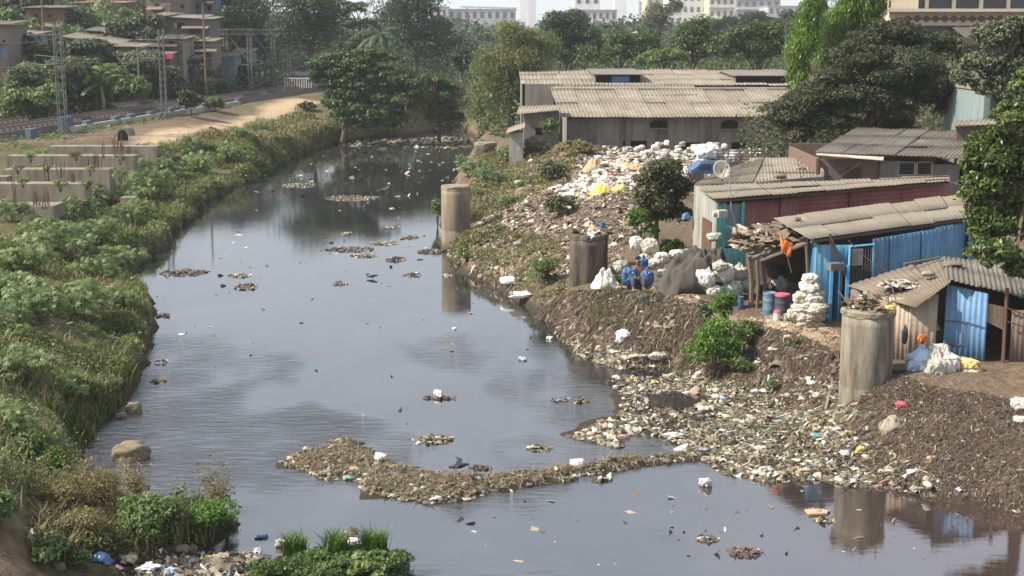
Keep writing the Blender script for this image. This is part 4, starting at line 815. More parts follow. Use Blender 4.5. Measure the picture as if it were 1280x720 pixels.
# ------------------------------------------------------------------ right bank buildings
def sheetpart(name, q, mat, par, **k):
    t = k.pop('t', .006); lab = k.pop('label', None); v, f = corr(*q, **k); o = part(name, v, f, mat, par, smooth=True, label=lab, rnd=corr.tone); solidify(o, t); return o
def wallslab(name, a, b, z0, z1, mat, par, t=.12, label=None, z1b=None):
    "vertical slab from plan point a to b; top may slope to z1b"
    a = V(a[0], a[1], 0); b = V(b[0], b[1], 0); d = nrm(b-a); nn_ = V(-d[1], d[0], 0)*t; z1b = z1 if z1b is None else z1b
    return MB().prism([a+V(0, 0, z0), b+V(0, 0, z0), b+V(0, 0, z1b), a+V(0, 0, z1)], nn_).part(name, mat, par, label=label)

# --- pier stumps of an unfinished bridge
def pier(label, pxc, Y, zt, D, zb, mats, cap=True, group='round concrete piers', rough=0):
    x = (pxc-640)/FPX*Y/1.0; x = Q(pxc, 300, Y)[0]; r = D/2; h = zt-zb
    root = thing('concrete_pier', label, 'pier', (x, Y, zb), group)
    rs = np.random.RandomState(int(pxc)); seam = h*.45
    prof = [(r*1.0, 0), (r*1.0, seam-.03), (r*.985, seam), (r*1.0, seam+.03), (r, h-.42), (r*1.0, h-.2)]
    MB().lathe((x, Y, zb), prof, 40, .012).part('shaft', M[mats[0]], root, smooth=True)
    if cap:
        m = MB().lathe((x, Y, zb+h-.2), [(r*1.01, 0), (r*1.035, .04), (r*1.03, .14), (r*.97, .19), (r*.6, .2)] if rough else [(r*1.0, 0), (r*1.015, .05), (r*1.01, .16), (r*.97, .2), (r*.6, .2)], 36, .09); m.part('cap_rim', M[mats[1]], root)
    return root, (x, Y, zt)
PIER1, T1 = pier('fat grey concrete pier in front of the lowest shack, rubbish on top', 1090, 36.2, 3.2, 1.36, -.6, ('pier', 'cap'), rough=1)
PIER2, T2 = pier('dark rust-stained concrete pier in the middle of the rubbish slope', 736, 51.0, 3.0, 1.42, -.6, ('darkpier', 'darkpier'))
PIER3, T3 = pier('tan concrete pier standing in the water against the right bank', 570, 66.2, 3.05, 1.38, -.8, ('tanpier', 'tanpier'))
PIER4, T4 = pier('farthest low concrete pier below the willowy tree', 607, 93, 2.9, 1.5, -.5, ('darkpier', 'cap'))

# --- shed A: lowest shack at right
A, B_, C_, D_ = Q(1060, 358, 39.6), Q(1143, 384, 36.9), Q(1188, 352, 37.2), Q(1179, 321, 41)
r = thing('tin_shack', 'low tin shack with blue door sheet behind the fat pier at the right edge', 'shack', (11.5, 38, 1.45)); SH3 = r
sheetpart('roof', (B_, C_, D_, A), M['rustroof'], r, pitch=.15, amp=.02, sheet=.8, rows=2, seed=1, ragged=.12)
E_, F2, G2, H2 = Q(1180, 322, 41), Q(1330, 340, 41.5), Q(1345, 392, 37.0), Q(1184, 350, 37.0)
o = sheetpart('roof', (H2, G2, F2, E_), M['asb_dark'], r, pitch=.15, amp=.022, sheet=.85, rows=2, seed=2, ragged=.1, label='higher grey corrugated roof half'); o.location = (0, 0, .05)
zf = 1.42
wa = Q(1092, 450, 37.9); wb = Q(1134, 450, 37.5); wc = Q(1166, 450, 37.45)
def vq(a, b, z0, z1, z1b=None): z1b = z1 if z1b is None else z1b; return (V(a[0], a[1], z0), V(b[0], b[1], z0), V(b[0], b[1], z1b), V(a[0], a[1], z1))
sheetpart('wall_sheet', vq(wa, wb, zf-.1, 3.15), M['tan'], r, pitch=.12, amp=.016, sheet=.8, seed=3, label='pale tan corrugated wall sheet')
sheetpart('wall_sheet', vq(V(wb[0], wb[1]-.02, 0), wc, zf-.1, 3.12, 3.3), M['tan'], r, pitch=.16, amp=.012, sheet=.8, seed=4, label='brown corrugated wall sheet')
da = Q(1179, 450, 37.35); db = Q(1228, 450, 36.9)
o = sheetpart('door_sheet', vq(da, db, zf+.02, 3.58, 3.42), M['brightblue'], r, pitch=.145, amp=.02, sheet=1.2, seed=5, label='bright blue corrugated door sheet')
m = MB()
for zz in (1.95, 2.6): m.tube([V(da[0]-.02, da[1]-.05, zz), V((da[0]+db[0])/2, (da[1]+db[1])/2-.06, zz+.02)], .014, 5)
m.tube([V((da[0]+db[0])/2, (da[1]+db[1])/2-.06, 1.97), V((da[0]+db[0])/2, (da[1]+db[1])/2-.06, 2.62)], .014, 5)
m.tube([V((da[0]+db[0])/2, (da[1]+db[1])/2-.06, 2.62), V(db[0], db[1]-.05, 2.5)], .014, 5); m.part('door_hinge_bar', M['rust'], r)
MB().tube([Q(1252, 486, 36.6)-V(0, 0, .3), Q(1259, 360, 36.9)], .05, 6).part('post', M['rust'], r)
MB().tube([Q(1259, 385, 36.75), Q(1330, 412, 36.6)], .02, 5).tube([Q(1259, 402, 36.7), Q(1330, 424, 36.6)], .02, 5).part('rail', M['rust'], r)
m = MB(); ga, gb, gc, gd = Q(1231, 378, 36.95), Q(1256, 384, 36.9), Q(1255, 413, 36.9), Q(1230, 400, 36.95)
m.slab(ga, gb, gc, gd, .01).part('mesh_screen', M['card'], r, label='torn wire mesh screen')
m = MB()
for i in range(9):
    t = i/8; m.tube([ga*(1-t)+gb*t+V(0, -.02, 0), gd*(1-t)+gc*t+V(0, -.02, 0)], .006, 4)
    m.tube([ga*(1-t)+gd*t+V(0, -.02, 0), gb*(1-t)+gc*t+V(0, -.02, 0)], .006, 4)
m.part('wire_grid', M['steel'], r)
wallslab('back_wall', (10.4, 40.6), (12.6, 40.6), 1.2, 3.1, M['rustroof'], r, .08, z1b=3.6); wallslab('back_wall', (12.6, 40.6), (15.5, 40.6), 1.2, 3.6, M['rustroof'], r, .08, z1b=3.3)
wallslab('side_wall', (15.5, 36.8), (15.5, 40.6), 1.2, 3.0, M['rustroof'], r, .08)
wallslab('side_wall', (9.75, 39.6), (9.75, 38.0), 1.2, 3.1, M['rustroof'], r, .05)
sheetpart('front_wall', vq(Q(1262, 450, 36.8), Q(1345, 450, 36.6), zf-.1, 3.0), M['rustroof'], r, pitch=.13, amp=.016, seed=9, label='dark brown front wall sheet')
MB().box((12.7, 38.7, 1.36), (6.0, 4.6, .16)).part('floor', M['darkfloor'], r)
pb = [Q(1205, 488, 36.2), Q(1262, 494, 35.9), Q(1330, 500, 35.5)]
MB().box((13.3, 36.35, 1.25), (3.2, 1.0, .42), .0).part('step', M['concrete'], r, label='dirty concrete step')

# --- shed B: blue shed
r = thing('blue_shed', 'blue corrugated shed with wide dusty roof and grilled window', 'shed', (11.5, 44, 1.7)); SH2 = r
R1, R2, R3, R4 = Q(1013, 299, 41.2), Q(1222, 270, 46.2), Q(1205, 243, 49.6), Q(968, 273, 44.2)
sheetpart('roof', (R1, R2, R3, R4), M['roofbrown'], r, pitch=.2, amp=.007, sheet=1.3, rows=2, seed=11, ragged=.1)
f0 = Q(1018, 400, 41.6); f1 = Q(1058, 395, 41.75); f2 = Q(1088, 390, 42.2); f3 = Q(1240, 380, 46.9)
sheetpart('wall_sheet', vq(f0, Q(1037, 400, 41.68), 1.5, 4.0), M['lightblue'], r, pitch=.2, amp=.012, sheet=1, seed=12, label='light blue sheet beside the doorway')
sheetpart('wall_sheet', vq(Q(1037, 400, 41.68), f1, 3.35, 4.02), M['blue'], r, pitch=.2, amp=.012, sheet=1, seed=13)
sheetpart('wall_sheet', vq(f2, f3, 1.5, 4.1, 4.1), M['blue'], r, pitch=.23, amp=.016, sheet=.95, seed=14, jit=.02)
sheetpart('wall_sheet', vq(f1, f2, 1.5, 2.55), M['blue'], r, pitch=.2, amp=.012, sheet=1, seed=15)
m = MB()
for px in (1037, 1057): q = Q(px, 400, 41.62); m.box((q[0], q[1], 2.45), (.09, .09, 1.9))
q0 = Q(1037, 400, 41.62); q1 = Q(1057, 400, 41.7); m.tube([V(q0[0], q0[1], 3.36), V(q1[0], q1[1], 3.36)], .045, 4); m.part('door_frame', M['brightblue'], r)
dq = Q(1041, 400, 41.75); MB().box((dq[0]+.02, dq[1]+.28, 2.45), (.05, .75, 1.75), .5).part('door', M['blue'], r, label='blue door leaf standing open inwards')
wn = vq(f1, f2, 2.55, 3.95); fr = MB()
for a_, b2 in ((wn[0], wn[1]), (wn[1], wn[2]), (wn[2], wn[3]), (wn[3], wn[0])): fr.tube([a_+V(0, -.06, 0), b2+V(0, -.06, 0)], .035, 4)
w_ = fr.part('window_frame', M['lightblue'], r); g = MB()
for i in range(1, 9):
    t = i/9; g.tube([wn[0]*(1-t)+wn[1]*t+V(0, -.05, 0), wn[3]*(1-t)+wn[2]*t+V(0, -.05, 0)], .008, 4)
for i in range(1, 12):
    t = i/12*.62; g.tube([wn[0]*(1-t)+wn[3]*t+V(0, -.05, 0), wn[1]*(1-t)+wn[2]*t+V(0, -.05, 0)], .007, 4)
g.part('window_grille', M['steel'], w_)
cq = wn[3]*.9+wn[2]*.1; MB().box((cq[0]+.2, cq[1]+.08, 3.6), (.36, .03, .5), .3).part('curtain', M['sackgrey'], r, label='pale curtain in the window')
wallslab('back_wall', (R3[0], R3[1]-.1), (Q(1009, 300, 44.6)[0], 44.6), 1.5, R4[2]-.12, M['rustroof'], r, .08, z1b=4.35)
wallslab('side_wall', (f0[0]+.03, f0[1]), (Q(1009, 300, 44.6)[0], 44.6), 1.5, 4.05, M['blue'], r, .06, z1b=4.35)
wallslab('side_wall', (f3[0], f3[1]), (R3[0], R3[1]), 1.5, 4.1, M['blue'], r, .06)
MB().prism([V(f0[0], f0[1], 1.58), V(f3[0], f3[1], 1.58), V(R3[0], R3[1], 1.58), V(R4[0], R4[1], 1.58)], V(0, 0, .1)).part('floor', M['darkfloor'], r)
g = MB()   # ridge bits and laths under the eaves
g.tube([R1+V(.05, .1, -.09), R2+V(0, .1, -.09)], .05, 4).part('eaves_beam', M['wood'], r)

# --- shed C: maroon and turquoise shed
r = thing('maroon_shed', 'maroon and turquoise tin shed with long thin dusty roof', 'shed', (11, 50, 2)); SH1 = r
R1, R2, R3, R4 = Q(893, 249, 47.4), Q(1187, 226, 52.8), Q(1186, 221.5, 56.2), Q(868, 232, 51.4)
sheetpart('roof', (R1, R2, R3, R4), M['roofbrown'], r, pitch=.2, amp=.012, sheet=1.3, rows=2, seed=21, ragged=.1)
h0 = Q(895, 300, 47.7); h1 = Q(930, 300, 48.3); h2 = Q(995, 300, 49.6); h3 = Q(1180, 290, 53.1)
sheetpart('wall_sheet', vq(h0, Q(905, 300, 47.9), 1.9, 4.5), M['turq'], r, pitch=.16, amp=.01, seed=22)
sheetpart('wall_sheet', vq(Q(905, 300, 47.86), h1, 1.9, 2.9), M['turq'], r, pitch=.3, amp=.008, sheet=1.2, seed=23)
o = MB(); a_, b2 = Q(907, 250, 47.95), Q(927, 250, 48.25)
o.prism([V(a_[0], a_[1], 2.95), V(b2[0], b2[1], 2.95), V(b2[0], b2[1], 4.45), V(a_[0], a_[1], 4.45)], V(-.01, .06, 0)).part('window_recess', M['turqwall'], r, label='teal recessed opening')
fr = MB()
for px in (905.5, 929): q = Q(px, 250, 47.9 if px < 910 else 48.2); fr.box((q[0], q[1], 3.2), (.1, .1, 2.6))
fr.part('corner_post', M['turq'], r)
sheetpart('wall_sheet', vq(h1, h2, 1.9, 4.5, 4.5), M['red'], r, pitch=.15, amp=.014, sheet=.9, seed=24, label='deep maroon vertical sheets')
v0 = vq(h2, h3, 1.9, 4.55, 4.55)
sheetpart('wall_sheet', (v0[3], v0[0], v0[1], v0[2]), M['red'], r, pitch=.16, amp=.016, sheet=1.3, rows=3, seed=25, label='faded maroon sheets with horizontal ribs')
k0 = Q(866, 300, 51.1)
wallslab('side_wall', (k0[0], k0[1]), (h0[0]-.03, h0[1]), 1.8, 4.75, M['white_wall'], r, .14, label='dirty whitewashed side wall', z1b=4.5)
dd = nrm(V(h0[0]-k0[0], h0[1]-k0[1], 0)); e0 = V(k0[0], k0[1], 0)+dd*1.6; e1 = e0+dd*1.3; nn2 = V(-dd[1], dd[0], 0)*-.03
MB().prism([V(e0[0], e0[1], 2.0)+nn2, V(e1[0], e1[1], 2.0)+nn2, V(e1[0], e1[1], 3.8)+nn2, V(e0[0], e0[1], 3.8)+nn2], nn2*.8).part('door', M['rust'], r, label='rusty brown side door')
wallslab('back_wall', (R3[0], R3[1]), (R4[0], R4[1]), 1.8, R4[2]-.12, M['rustroof'], r, .08)
wallslab('side_wall', (h3[0], h3[1]), (R3[0], R3[1]), 1.8, 4.5, M['red'], r, .06)
MB().tube([R1+V(.05, .12, -.09), R2+V(0, .12, -.09)], .05, 4).part('eaves_beam', M['wood'], r)
# little lamp boxes and pipe on the turquoise corner
q = Q(902, 267, 47.3); m = MB().box((q[0], q[1], q[2]), (.34, .3, .24), .3); m.tube([q+V(-.3, -.02, 0), q+V(-.12, 0, 0)], .11, 8)
m.solo('flood_light', M['sackgrey'], 'round grey floodlight fixed high on the turquoise wall', 'lamp')
q = Q(915, 286, 47.4); m = MB().tube([q+V(-.2, 0, .08), q+V(.2, 0, -.08)], .07, 8); m.solo('water_pipe_tank', M['turq'], 'short turquoise cylinder hanging on the turquoise wall', 'container')

# --- shelter of sticks between maroon shed and blue shed
r = thing('stick_shelter', 'brown lean-to shelter on crooked posts full of dark sacks', 'shelter', tuple(G(965, 385)))
c0, c1, c2, c3 = Q(920, 322, 43.4), Q(1008, 300, 42.6), Q(1000, 292, 46), Q(925, 292, 47)
m = MB(); m.slab(Q(937, 330, 43.3), Q(1010, 303, 42.5), Q(1010, 290, 46), Q(926, 300, 46.6), .06); m.part('roof', M['rustroof'], r)
for (x0, y0, x1, y1, Y, rr) in [(939, 385, 936, 322, 43.3, .09), (946, 387, 946, 325, 43.2, .06), (1008, 392, 1008, 308, 42.4, .05), (955, 384, 953, 320, 43.4, .07)]:
    a_ = Q(x0, y0, Y); MB().tube([a_-V(0, 0, .3), (a_+Q(x1, y1, Y))/2+V(.05, 0, 0), Q(x1, y1, Y)], [rr, rr*.85, rr], 7).part('post', M['wood'], r)
wallslab('back_wall', Q(930, 380, 46.3), Q(1015, 380, 45.4), 1.6, 3.9, M['darkfloor'], r, .06)
rs = np.random.RandomState(4); top_ = zpoly([(925, 300), (1000, 290), (1000, 305), (930, 325)])
pts = np.array([Q(rs.uniform(926, 1004), 0, rs.uniform(43.3, 46)) for _ in range(260)]); pts[:, 2] = 3.55+.18*(pts[:, 1]-43.3)/3+rs.rand(260)*.18+.25*(pts[:, 0]-7)/2.5
v_, f_ = crumple(pts, np.tile(V(0, 0, 1), (260, 1)), .15+.3*rs.rand(260), rs, .5); part('roof_litter', v_, f_, M['trash'], r, col=np.repeat(palette('brown', 260, rs), 4, 0))

# --- beige roofs behind
r = thing('low_shed', 'low shed with stepped beige corrugated roof behind the maroon shed', 'shed', (9, 56, 2.2))
a_, b2, c2, d2 = Q(864, 232, 53.5), Q(1030, 226, 57.5), Q(1022, 197, 64), Q(938, 197, 63)
sheetpart('roof', (a_, Q(940, 228, 55), d2+V(.6, 0, 0), Q(905, 212, 58)), M['asb'], r, pitch=.2, amp=.03, sheet=1.0, rows=3, seed=31, label='stepped left roof slope with ribs')
sheetpart('roof', (Q(940, 229, 55), b2, c2, d2), M['asb'], r, pitch=.18, amp=.02, sheet=1.1, rows=3, seed=32)
wallslab('wall', (a_[0]+.2, a_[1]+.1), (b2[0], b2[1]), 2.0, 4.4, M['plaster'], r, .1)
wallslab('wall', (b2[0], b2[1]), (c2[0], c2[1]), 2.0, 4.6, M['plaster'], r, .1)
wallslab('wall', (d2[0], d2[1]), (a_[0]+.2, a_[1]), 2.0, 4.6, M['plaster'], r, .1, z1b=4.2)

# --- rear shed with windows
r = thing('rear_shed', 'brick shed with grey corrugated roof and louvred windows under the dark tree', 'shed', (17, 61, 2.2))
a_, b2, c2, d2 = Q(1019, 190, 58.5), Q(1212, 198, 58.5), Q(1250, 163, 66), Q(1072, 160, 66)
sheetpart('roof', (a_, b2, c2, d2), M['asb_dark'], r, pitch=.18, amp=.035, sheet=1.05, rows=3, seed=41, jit=.03, ragged=.2)
y0 = 59; xw = lambda px, Y=59: Q(px, 200, Y)[0]
wallslab('wall', (xw(1024), y0+.1), (xw(1100), y0+.1), 2.2, 4.95, M['pinkwall'], r, .12, label='tiled pinkish wall')
wallslab('wall', (xw(1100), y0), (xw(1124), y0), 2.2, 4.9, M['plaster'], r, .12); wallslab('wall', (xw(1166), y0), (xw(1204), y0), 2.2, 4.75, M['plaster'], r, .12)
wallslab('wall', (xw(1124), y0), (xw(1166), y0), 2.2, Q(1140, 219, 59)[2], M['plaster'], r, .12); wallslab('wall', (xw(1124), y0), (xw(1166), y0), Q(1140, 203, 59)[2], 4.8, M['plaster'], r, .12)
wallslab('side_wall', (xw(1024), y0), (xw(1024), 65), 2.2, 5.0, M['brick'], r, .12); wallslab('side_wall', (xw(1204), y0), (xw(1204), 65), 2.2, 4.7, M['brick'], r, .12); wallslab('back_wall', (xw(1204), 65.5), (xw(1024), 65.5), 2.2, 5.1, M['brick'], r, .12)
for p0, p1 in ((1124, 1144.5), (1147, 1166)):
    x0, x1, z1, z0 = xw(p0), xw(p1), Q(0, 203, 59)[2], Q(0, 219, 59)[2]; m = MB()
    for (xa, za, xb, zb) in ((x0, z0, x1, z0), (x0, z1, x1, z1), (x0, z0, x0, z1), (x1, z0, x1, z1)): m.tube([V(xa, y0+.03, za), V(xb, y0+.03, zb)], .035, 4)
    w_ = m.part('window', M['sackgrey'], r); m = MB()
    for i in range(1, 7): zz = z0+(z1-z0)*i/7; m.box(((x0+x1)/2, y0+.08, zz), (x1-x0, .05, .02))
    m.part('louvre', M['steel'], w_); MB().box(((x0+x1)/2, y0+.35, (z0+z1)/2), (x1-x0, .02, z1-z0)).part('pane', M['dark'], w_)
MB().box((xw(1068), y0-.02, 3.6), (.6, .06, 2.0)).part('door', M['rust'], r, label='brown door in the tiled wall')
m = MB().slab(Q(1020, 193, 58), Q(1104, 200, 57.6), Q(1106, 193, 59.2), Q(1024, 189, 59.3), .03); m.part('awning', M['sackdull'], r, label='cream sheet awning')
MB().slab(Q(1098, 224, 57), Q(1170, 222, 57.4), Q(1168, 219.5, 58.8), Q(1102, 221, 58.8), .05).part('ledge', M['concrete'], r)

# --- warehouse in two ranges
def arched(mb_par, x0, x1, z0, z1, y, name='window'):
    n = 8; pts = [V(x0, y, z0), V(x1, y, z0)]+[V(x1-(x1-x0)*i/n, y, z1-.25*(z1-z0)+(z1-z0)*.25*sin(pi*i/n)) for i in range(n+1)]
    return pts
r = thing('warehouse', 'long grey warehouse front range with corrugated roof and dark arched windows', 'warehouse', (10, 98, 2))
Y0 = 95.0; X0 = Q(711, 150, Y0)[0]; X1 = Q(1010, 150, Y0)[0]; Yr = 103.0
ze = Q(0, 144.5, Y0)[2]; zr = Q(0, 112, Yr)[2]
ops = [(812, 834, 150, 160), (901, 923, 150, 161)]
low = [(779, 809, 176, 196), (848, 888, 178, 196), (915, 953, 178, 196)]
def X(px): return Q(px, 160, Y0)[0]
def Zp(py): return Q(0, py, Y0)[2]
# wall built around its openings: column strips
cuts = [711, 779, 809, 812, 834, 848, 888, 901, 915, 923, 953, 1010]
m = MB()
for i in range(len(cuts)-1):
    a_, b2 = cuts[i], cuts[i+1]; mid = (a_+b2)/2; holes = sorted([(o_[3], o_[2]) for o_ in ops+low if o_[0] <= mid <= o_[1]], reverse=True); lo = 210
    for hb, ht in holes:
        if hb < lo: m.box(((X(a_)+X(b2))/2, Y0+.15, (Zp(lo)+Zp(hb))/2), (X(b2)-X(a_), .3, Zp(hb)-Zp(lo)))
        lo = ht
    m.box(((X(a_)+X(b2))/2, Y0+.15, (Zp(lo)+ze)/2), (X(b2)-X(a_), .3, ze-Zp(lo)))
m.part('wall', M['plaster'], r); m = MB()
for px in (713, 772, 785, 838, 878, 893, 958, 1008): MB().box((X(px), Y0-.02, (ze+.9)/2-.1), (.35, .2, ze-1.1)).part('pilaster', M['plaster'], r)
for o_ in ops:
    w_ = MB().prism([V(X(o_[0]), Y0+.2, Zp(o_[3])), V(X(o_[1]), Y0+.2, Zp(o_[3])), V(X(o_[1]), Y0+.2, Zp(o_[2])), V(X(o_[0]), Y0+.2, Zp(o_[2]))], V(0, .05, 0)).part('window', M['dark'], r)
    xm = (X(o_[0])+X(o_[1]))/2; hw = (X(o_[1])-X(o_[0]))/2; zt = Zp(o_[2]); m = MB()
    for s in (-1, 1): m.prism([V(xm+s*hw, Y0+.1, zt-.28), V(xm+s*hw, Y0+.1, zt), V(xm, Y0+.1, zt), V(xm+s*hw*.55, Y0+.1, zt-.06), V(xm+s*hw*.85, Y0+.1, zt-.14)][::s], V(0, .1, 0))
    m.part('arch', M['plaster'], w_); MB().box((xm, Y0-.05, Zp(o_[3])-.04), (hw*2+.2, .16, .08)).part('sill', M['concrete'], w_)
for o_ in low: MB().box(((X(o_[0])+X(o_[1]))/2, Y0+.5, (Zp(o_[3])+Zp(o_[2]))/2), (X(o_[1])-X(o_[0]), .02, Zp(o_[2])-Zp(o_[3]))).part('doorway', M['dark'], r)
ea = V(X0-.5, Y0-.5, ze-.05); eb = V(X1, Y0-.5, ze-.05); rb = V(X1, Yr, zr); ra = V(X0-1.0, Yr, zr)
o = sheetpart('roof', (ea, eb, rb, ra), M['asb'], r, pitch=.26, amp=.028, sheet=1.5, rows=2, seed=51, jit=.02, lap=.2, ragged=.16)
sheetpart('roof', (V(X1, Yr+8, ze+.3), V(X0-1, Yr+8, ze+.3), ra+V(0, .1, 0), rb+V(0, .1, 0)), M['asb'], r, pitch=.3, amp=.04, sheet=2, rows=1, seed=52, label='rear roof slope')
MB().prism([V(X0-.1, Y0, 1), V(X0-.1, Yr+8, 1), V(X0-.1, Yr+8, ze), V(X0-.1, Yr, zr-.15), V(X0-.1, Y0, ze)], V(.25, 0, 0)).part('gable_wall', M['plaster'], r)
MB().prism([V(X1, Y0, 1), V(X1, Yr+8, 1), V(X1, Yr+8, ze), V(X1, Yr, zr-.15), V(X1, Y0, ze)], V(-.25, 0, 0)).part('gable_wall', M['plaster'], r)
MB().tube([ra+V(0, 0, .05), rb+V(0, 0, .05)], .12, 6).part('ridge_cap', M['asb'], r)
# rear range
r = thing('warehouse', 'higher rear warehouse range with two dark roof dormers and a blue tarpaulin', 'warehouse', (8, 115, 2))
Ya = 110.5; Yb = 122.0; xa = Q(649, 100, Yb)[0]; xb = Q(1000, 100, Yb)[0]; za = Q(0, 106, Ya)[2]; zb = Q(0, 87, Yb)[2]
xa0 = Q(652, 100, Ya)[0]; xd0 = Q(744, 100, Ya+4)[0]; xd1 = Q(800, 100, Ya+4)[0]
sheetpart('roof', (V(xa0, Ya, za), V(xb, Ya, za), V(xb, Yb, zb), V(xa, Yb, zb)), M['asb'], r, pitch=.3, amp=.032, sheet=1.6, rows=3, seed=61, jit=.025, lap=.2, ragged=.2)
sheetpart('roof', (V(xb, Yb+11, za), V(xa0, Yb+11, za), V(xa, Yb+.1, zb), V(xb, Yb+.1, zb)), M['asb'], r, pitch=.4, amp=.04, sheet=2, rows=1, seed=62, label='hidden rear roof slope')
wallslab('wall', (xa0+.3, Ya+.3), (xb-.3, Ya+.3), 1, za-.1, M['plaster'], r, .3); wallslab('end_wall', (xa0+.3, Yb+10.5), (xa0+.3, Ya+.6), 1, za-.1, M['plaster'], r, .3); wallslab('end_wall', (xb-.4, Ya+.6), (xb-.4, Yb+10.5), 1, za-.1, M['plaster'], r, .3)
MB().prism([V(xa0+.35, Ya+.6, za-.1), V(xa0+.35, Yb+10.5, za-.1), V(xa0+.35, Yb, zb-.1)], V(.2, 0, 0)).part('gable', M['plaster'], r)
for (p0, p1, pt, pb, blue) in ((744, 801, 93.5, 108, True), (919, 1000, 95, 109, False)):
    y1 = Ya+1.4; x0, x1 = Q(p0, 100, y1)[0], Q(p1, 100, y1)[0]; zt = Q(0, pt, y1)[2]; zbm = Q(0, pb, y1)[2]; yb2 = Ya+(zt-za)/(zb-za)*(Yb-Ya)+.4
    d_ = MB().slab(V(x0-.2, y1-.3, zt+.06), V(x1+.3, y1-.3, zt+.06), V(x1+.3, yb2+.5, zt+.2), V(x0-.2, yb2+.5, zt+.2), .06).part('dormer_roof', M['asb_dark'], r)
    MB().box(((x0+x1)/2, y1+.5, (zt+zbm)/2-.05), (x1-x0, .05, zt-zbm)).part('dormer_opening', M['dark'], d_)
    for s, xx in ((1, x0), (-1, x1)): MB().prism([V(xx, y1, zbm-.1), V(xx, yb2, zt), V(xx, y1, zt)], V(.06*s, 0, 0)).part('dormer_cheek', M['rustroof'], d_)
    if blue:
        rs = np.random.RandomState(8); n_ = 14; vs = []
        for j in range(5):
            for i in range(n_): vs.append(V(x0+1.3+(x1-x0-2.2)*i/(n_-1), y1-.02-.12*rs.rand(), zbm+.05+(zt-zbm-.12)*j/4))
        fs = [(j*n_+i, j*n_+i+1, (j+1)*n_+i+1, (j+1)*n_+i) for j in range(4) for i in range(n_-1)]
        o = solo('blue_tarpaulin', vs, fs, M['bluep'], label='crumpled blue tarpaulin covering the left roof dormer', cat='tarpaulin', smooth=True); solidify(o, .02)
# inner lean-to strip between the ranges and left annex
r = thing('warehouse_annex', 'low annex with pale lean-to roof at the left end of the warehouse', 'annex', (Q(680, 190, 92)[0], 92, 2))
Yx = 91.0
sheetpart('roof', (Q(646, 142.5, 90.4), Q(698, 138, 90.4), Q(700, 131, 95.5), Q(650, 133, 95.5)), M['asb'], r, pitch=.22, amp=.03, sheet=1.2, rows=1, seed=71)
wx = lambda px: Q(px, 150, Yx)[0]; wz = lambda py: Q(0, py, Yx)[2]
wallslab('wall', (wx(655), Yx), (wx(699), Yx), 1.0, wz(142), M['plaster'], r, .2, z1b=wz(139)); wallslab('side_wall', (wx(655), Yx+5), (wx(655), Yx+.2), 1.0, wz(142), M['plaster'], r, .2)
MB().box((wx(674), Yx-.03, wz(164)), (.45, .06, .45)).part('window', M['dark'], r)
w2 = lambda px: Q(px, 150, 104)[0]; z2 = lambda py: Q(0, py, 104)[2]
r = thing('warehouse_bay', 'grey end bay wall between the annex and the rear warehouse roof', 'building', (w2(670), 104, 2))
wallslab('wall', (w2(653), 104), (w2(692), 104), 1, z2(105), M['plaster'], r, .2); wallslab('side_wall', (w2(651), 109.5), (w2(651), 104), 1, z2(104), M['white_wall'], r, .3)
sheetpart('roof', (Q(693, 122, 101), Q(870, 118, 101), Q(866, 106, 109.5), Q(692, 107, 109.5)), M['asb'], r, pitch=.24, amp=.04, sheet=1.5, rows=1, seed=72)
r = thing('small_hut', 'small whitish hut with pale roof left of the warehouse annex', 'hut', (Q(643, 180, 88)[0], 88, 2))
hx = lambda px: Q(px, 160, 88)[0]; hz_ = lambda py: Q(0, py, 88)[2]
MB().box(((hx(636)+hx(654))/2, 89.2, (hz_(166)+1.5)/2), (hx(654)-hx(636), 2.2, hz_(166)-1.5)).part('wall', M['white_wall'], r)
sheetpart('roof', (Q(633, 167, 87.8), Q(655, 160, 87.8), Q(655, 153, 90.8), Q(636, 160, 90.8)), M['asb'], r, pitch=.22, amp=.02, seed=73)

# --- turquoise and white buildings behind the tree, roof strip
r = thing('turquoise_building', 'faded turquoise building behind the trees at the right edge', 'building', tuple(Q(1250, 160, 66)[:2])+(2.2,))
bx = lambda px: Q(px, 130, 66)[0]; bz = lambda py: Q(0, py, 66)[2]
MB().box(((bx(1230)+bx(1320))/2, 69, (bz(112)+2)/2), (bx(1320)-bx(1230), 6, bz(112)-2)).part('wall', M['turqwall'], r, label='faded bluish wall')
MB().box(((bx(1228)+bx(1320))/2, 68.9, bz(111)), (bx(1320)-bx(1228), 6.6, .2)).part('roof_slab', M['concrete'], r)
MB().box(((bx(1240)+bx(1262))/2, 65.98, bz(135)), (1.0, .06, .9)).part('window', M['glass'], r)
r = thing('lean_to', 'ragged pale lean-to roof beneath the turquoise building', 'lean-to', tuple(Q(1250, 160, 63)[:2])+(2.2,))
sheetpart('roof', (Q(1190, 158, 62.5), Q(1320, 152, 62.5), Q(1320, 146, 66), Q(1196, 152, 66)), M['asb'], r, pitch=.2, amp=.03, seed=74, ragged=.3)
wallslab('wall', (Q(1196, 158, 62.8)[0], 62.8), (Q(1320, 158, 62.8)[0], 62.8), 2, Q(0, 156, 62.8)[2], M['brick'], r, .1)

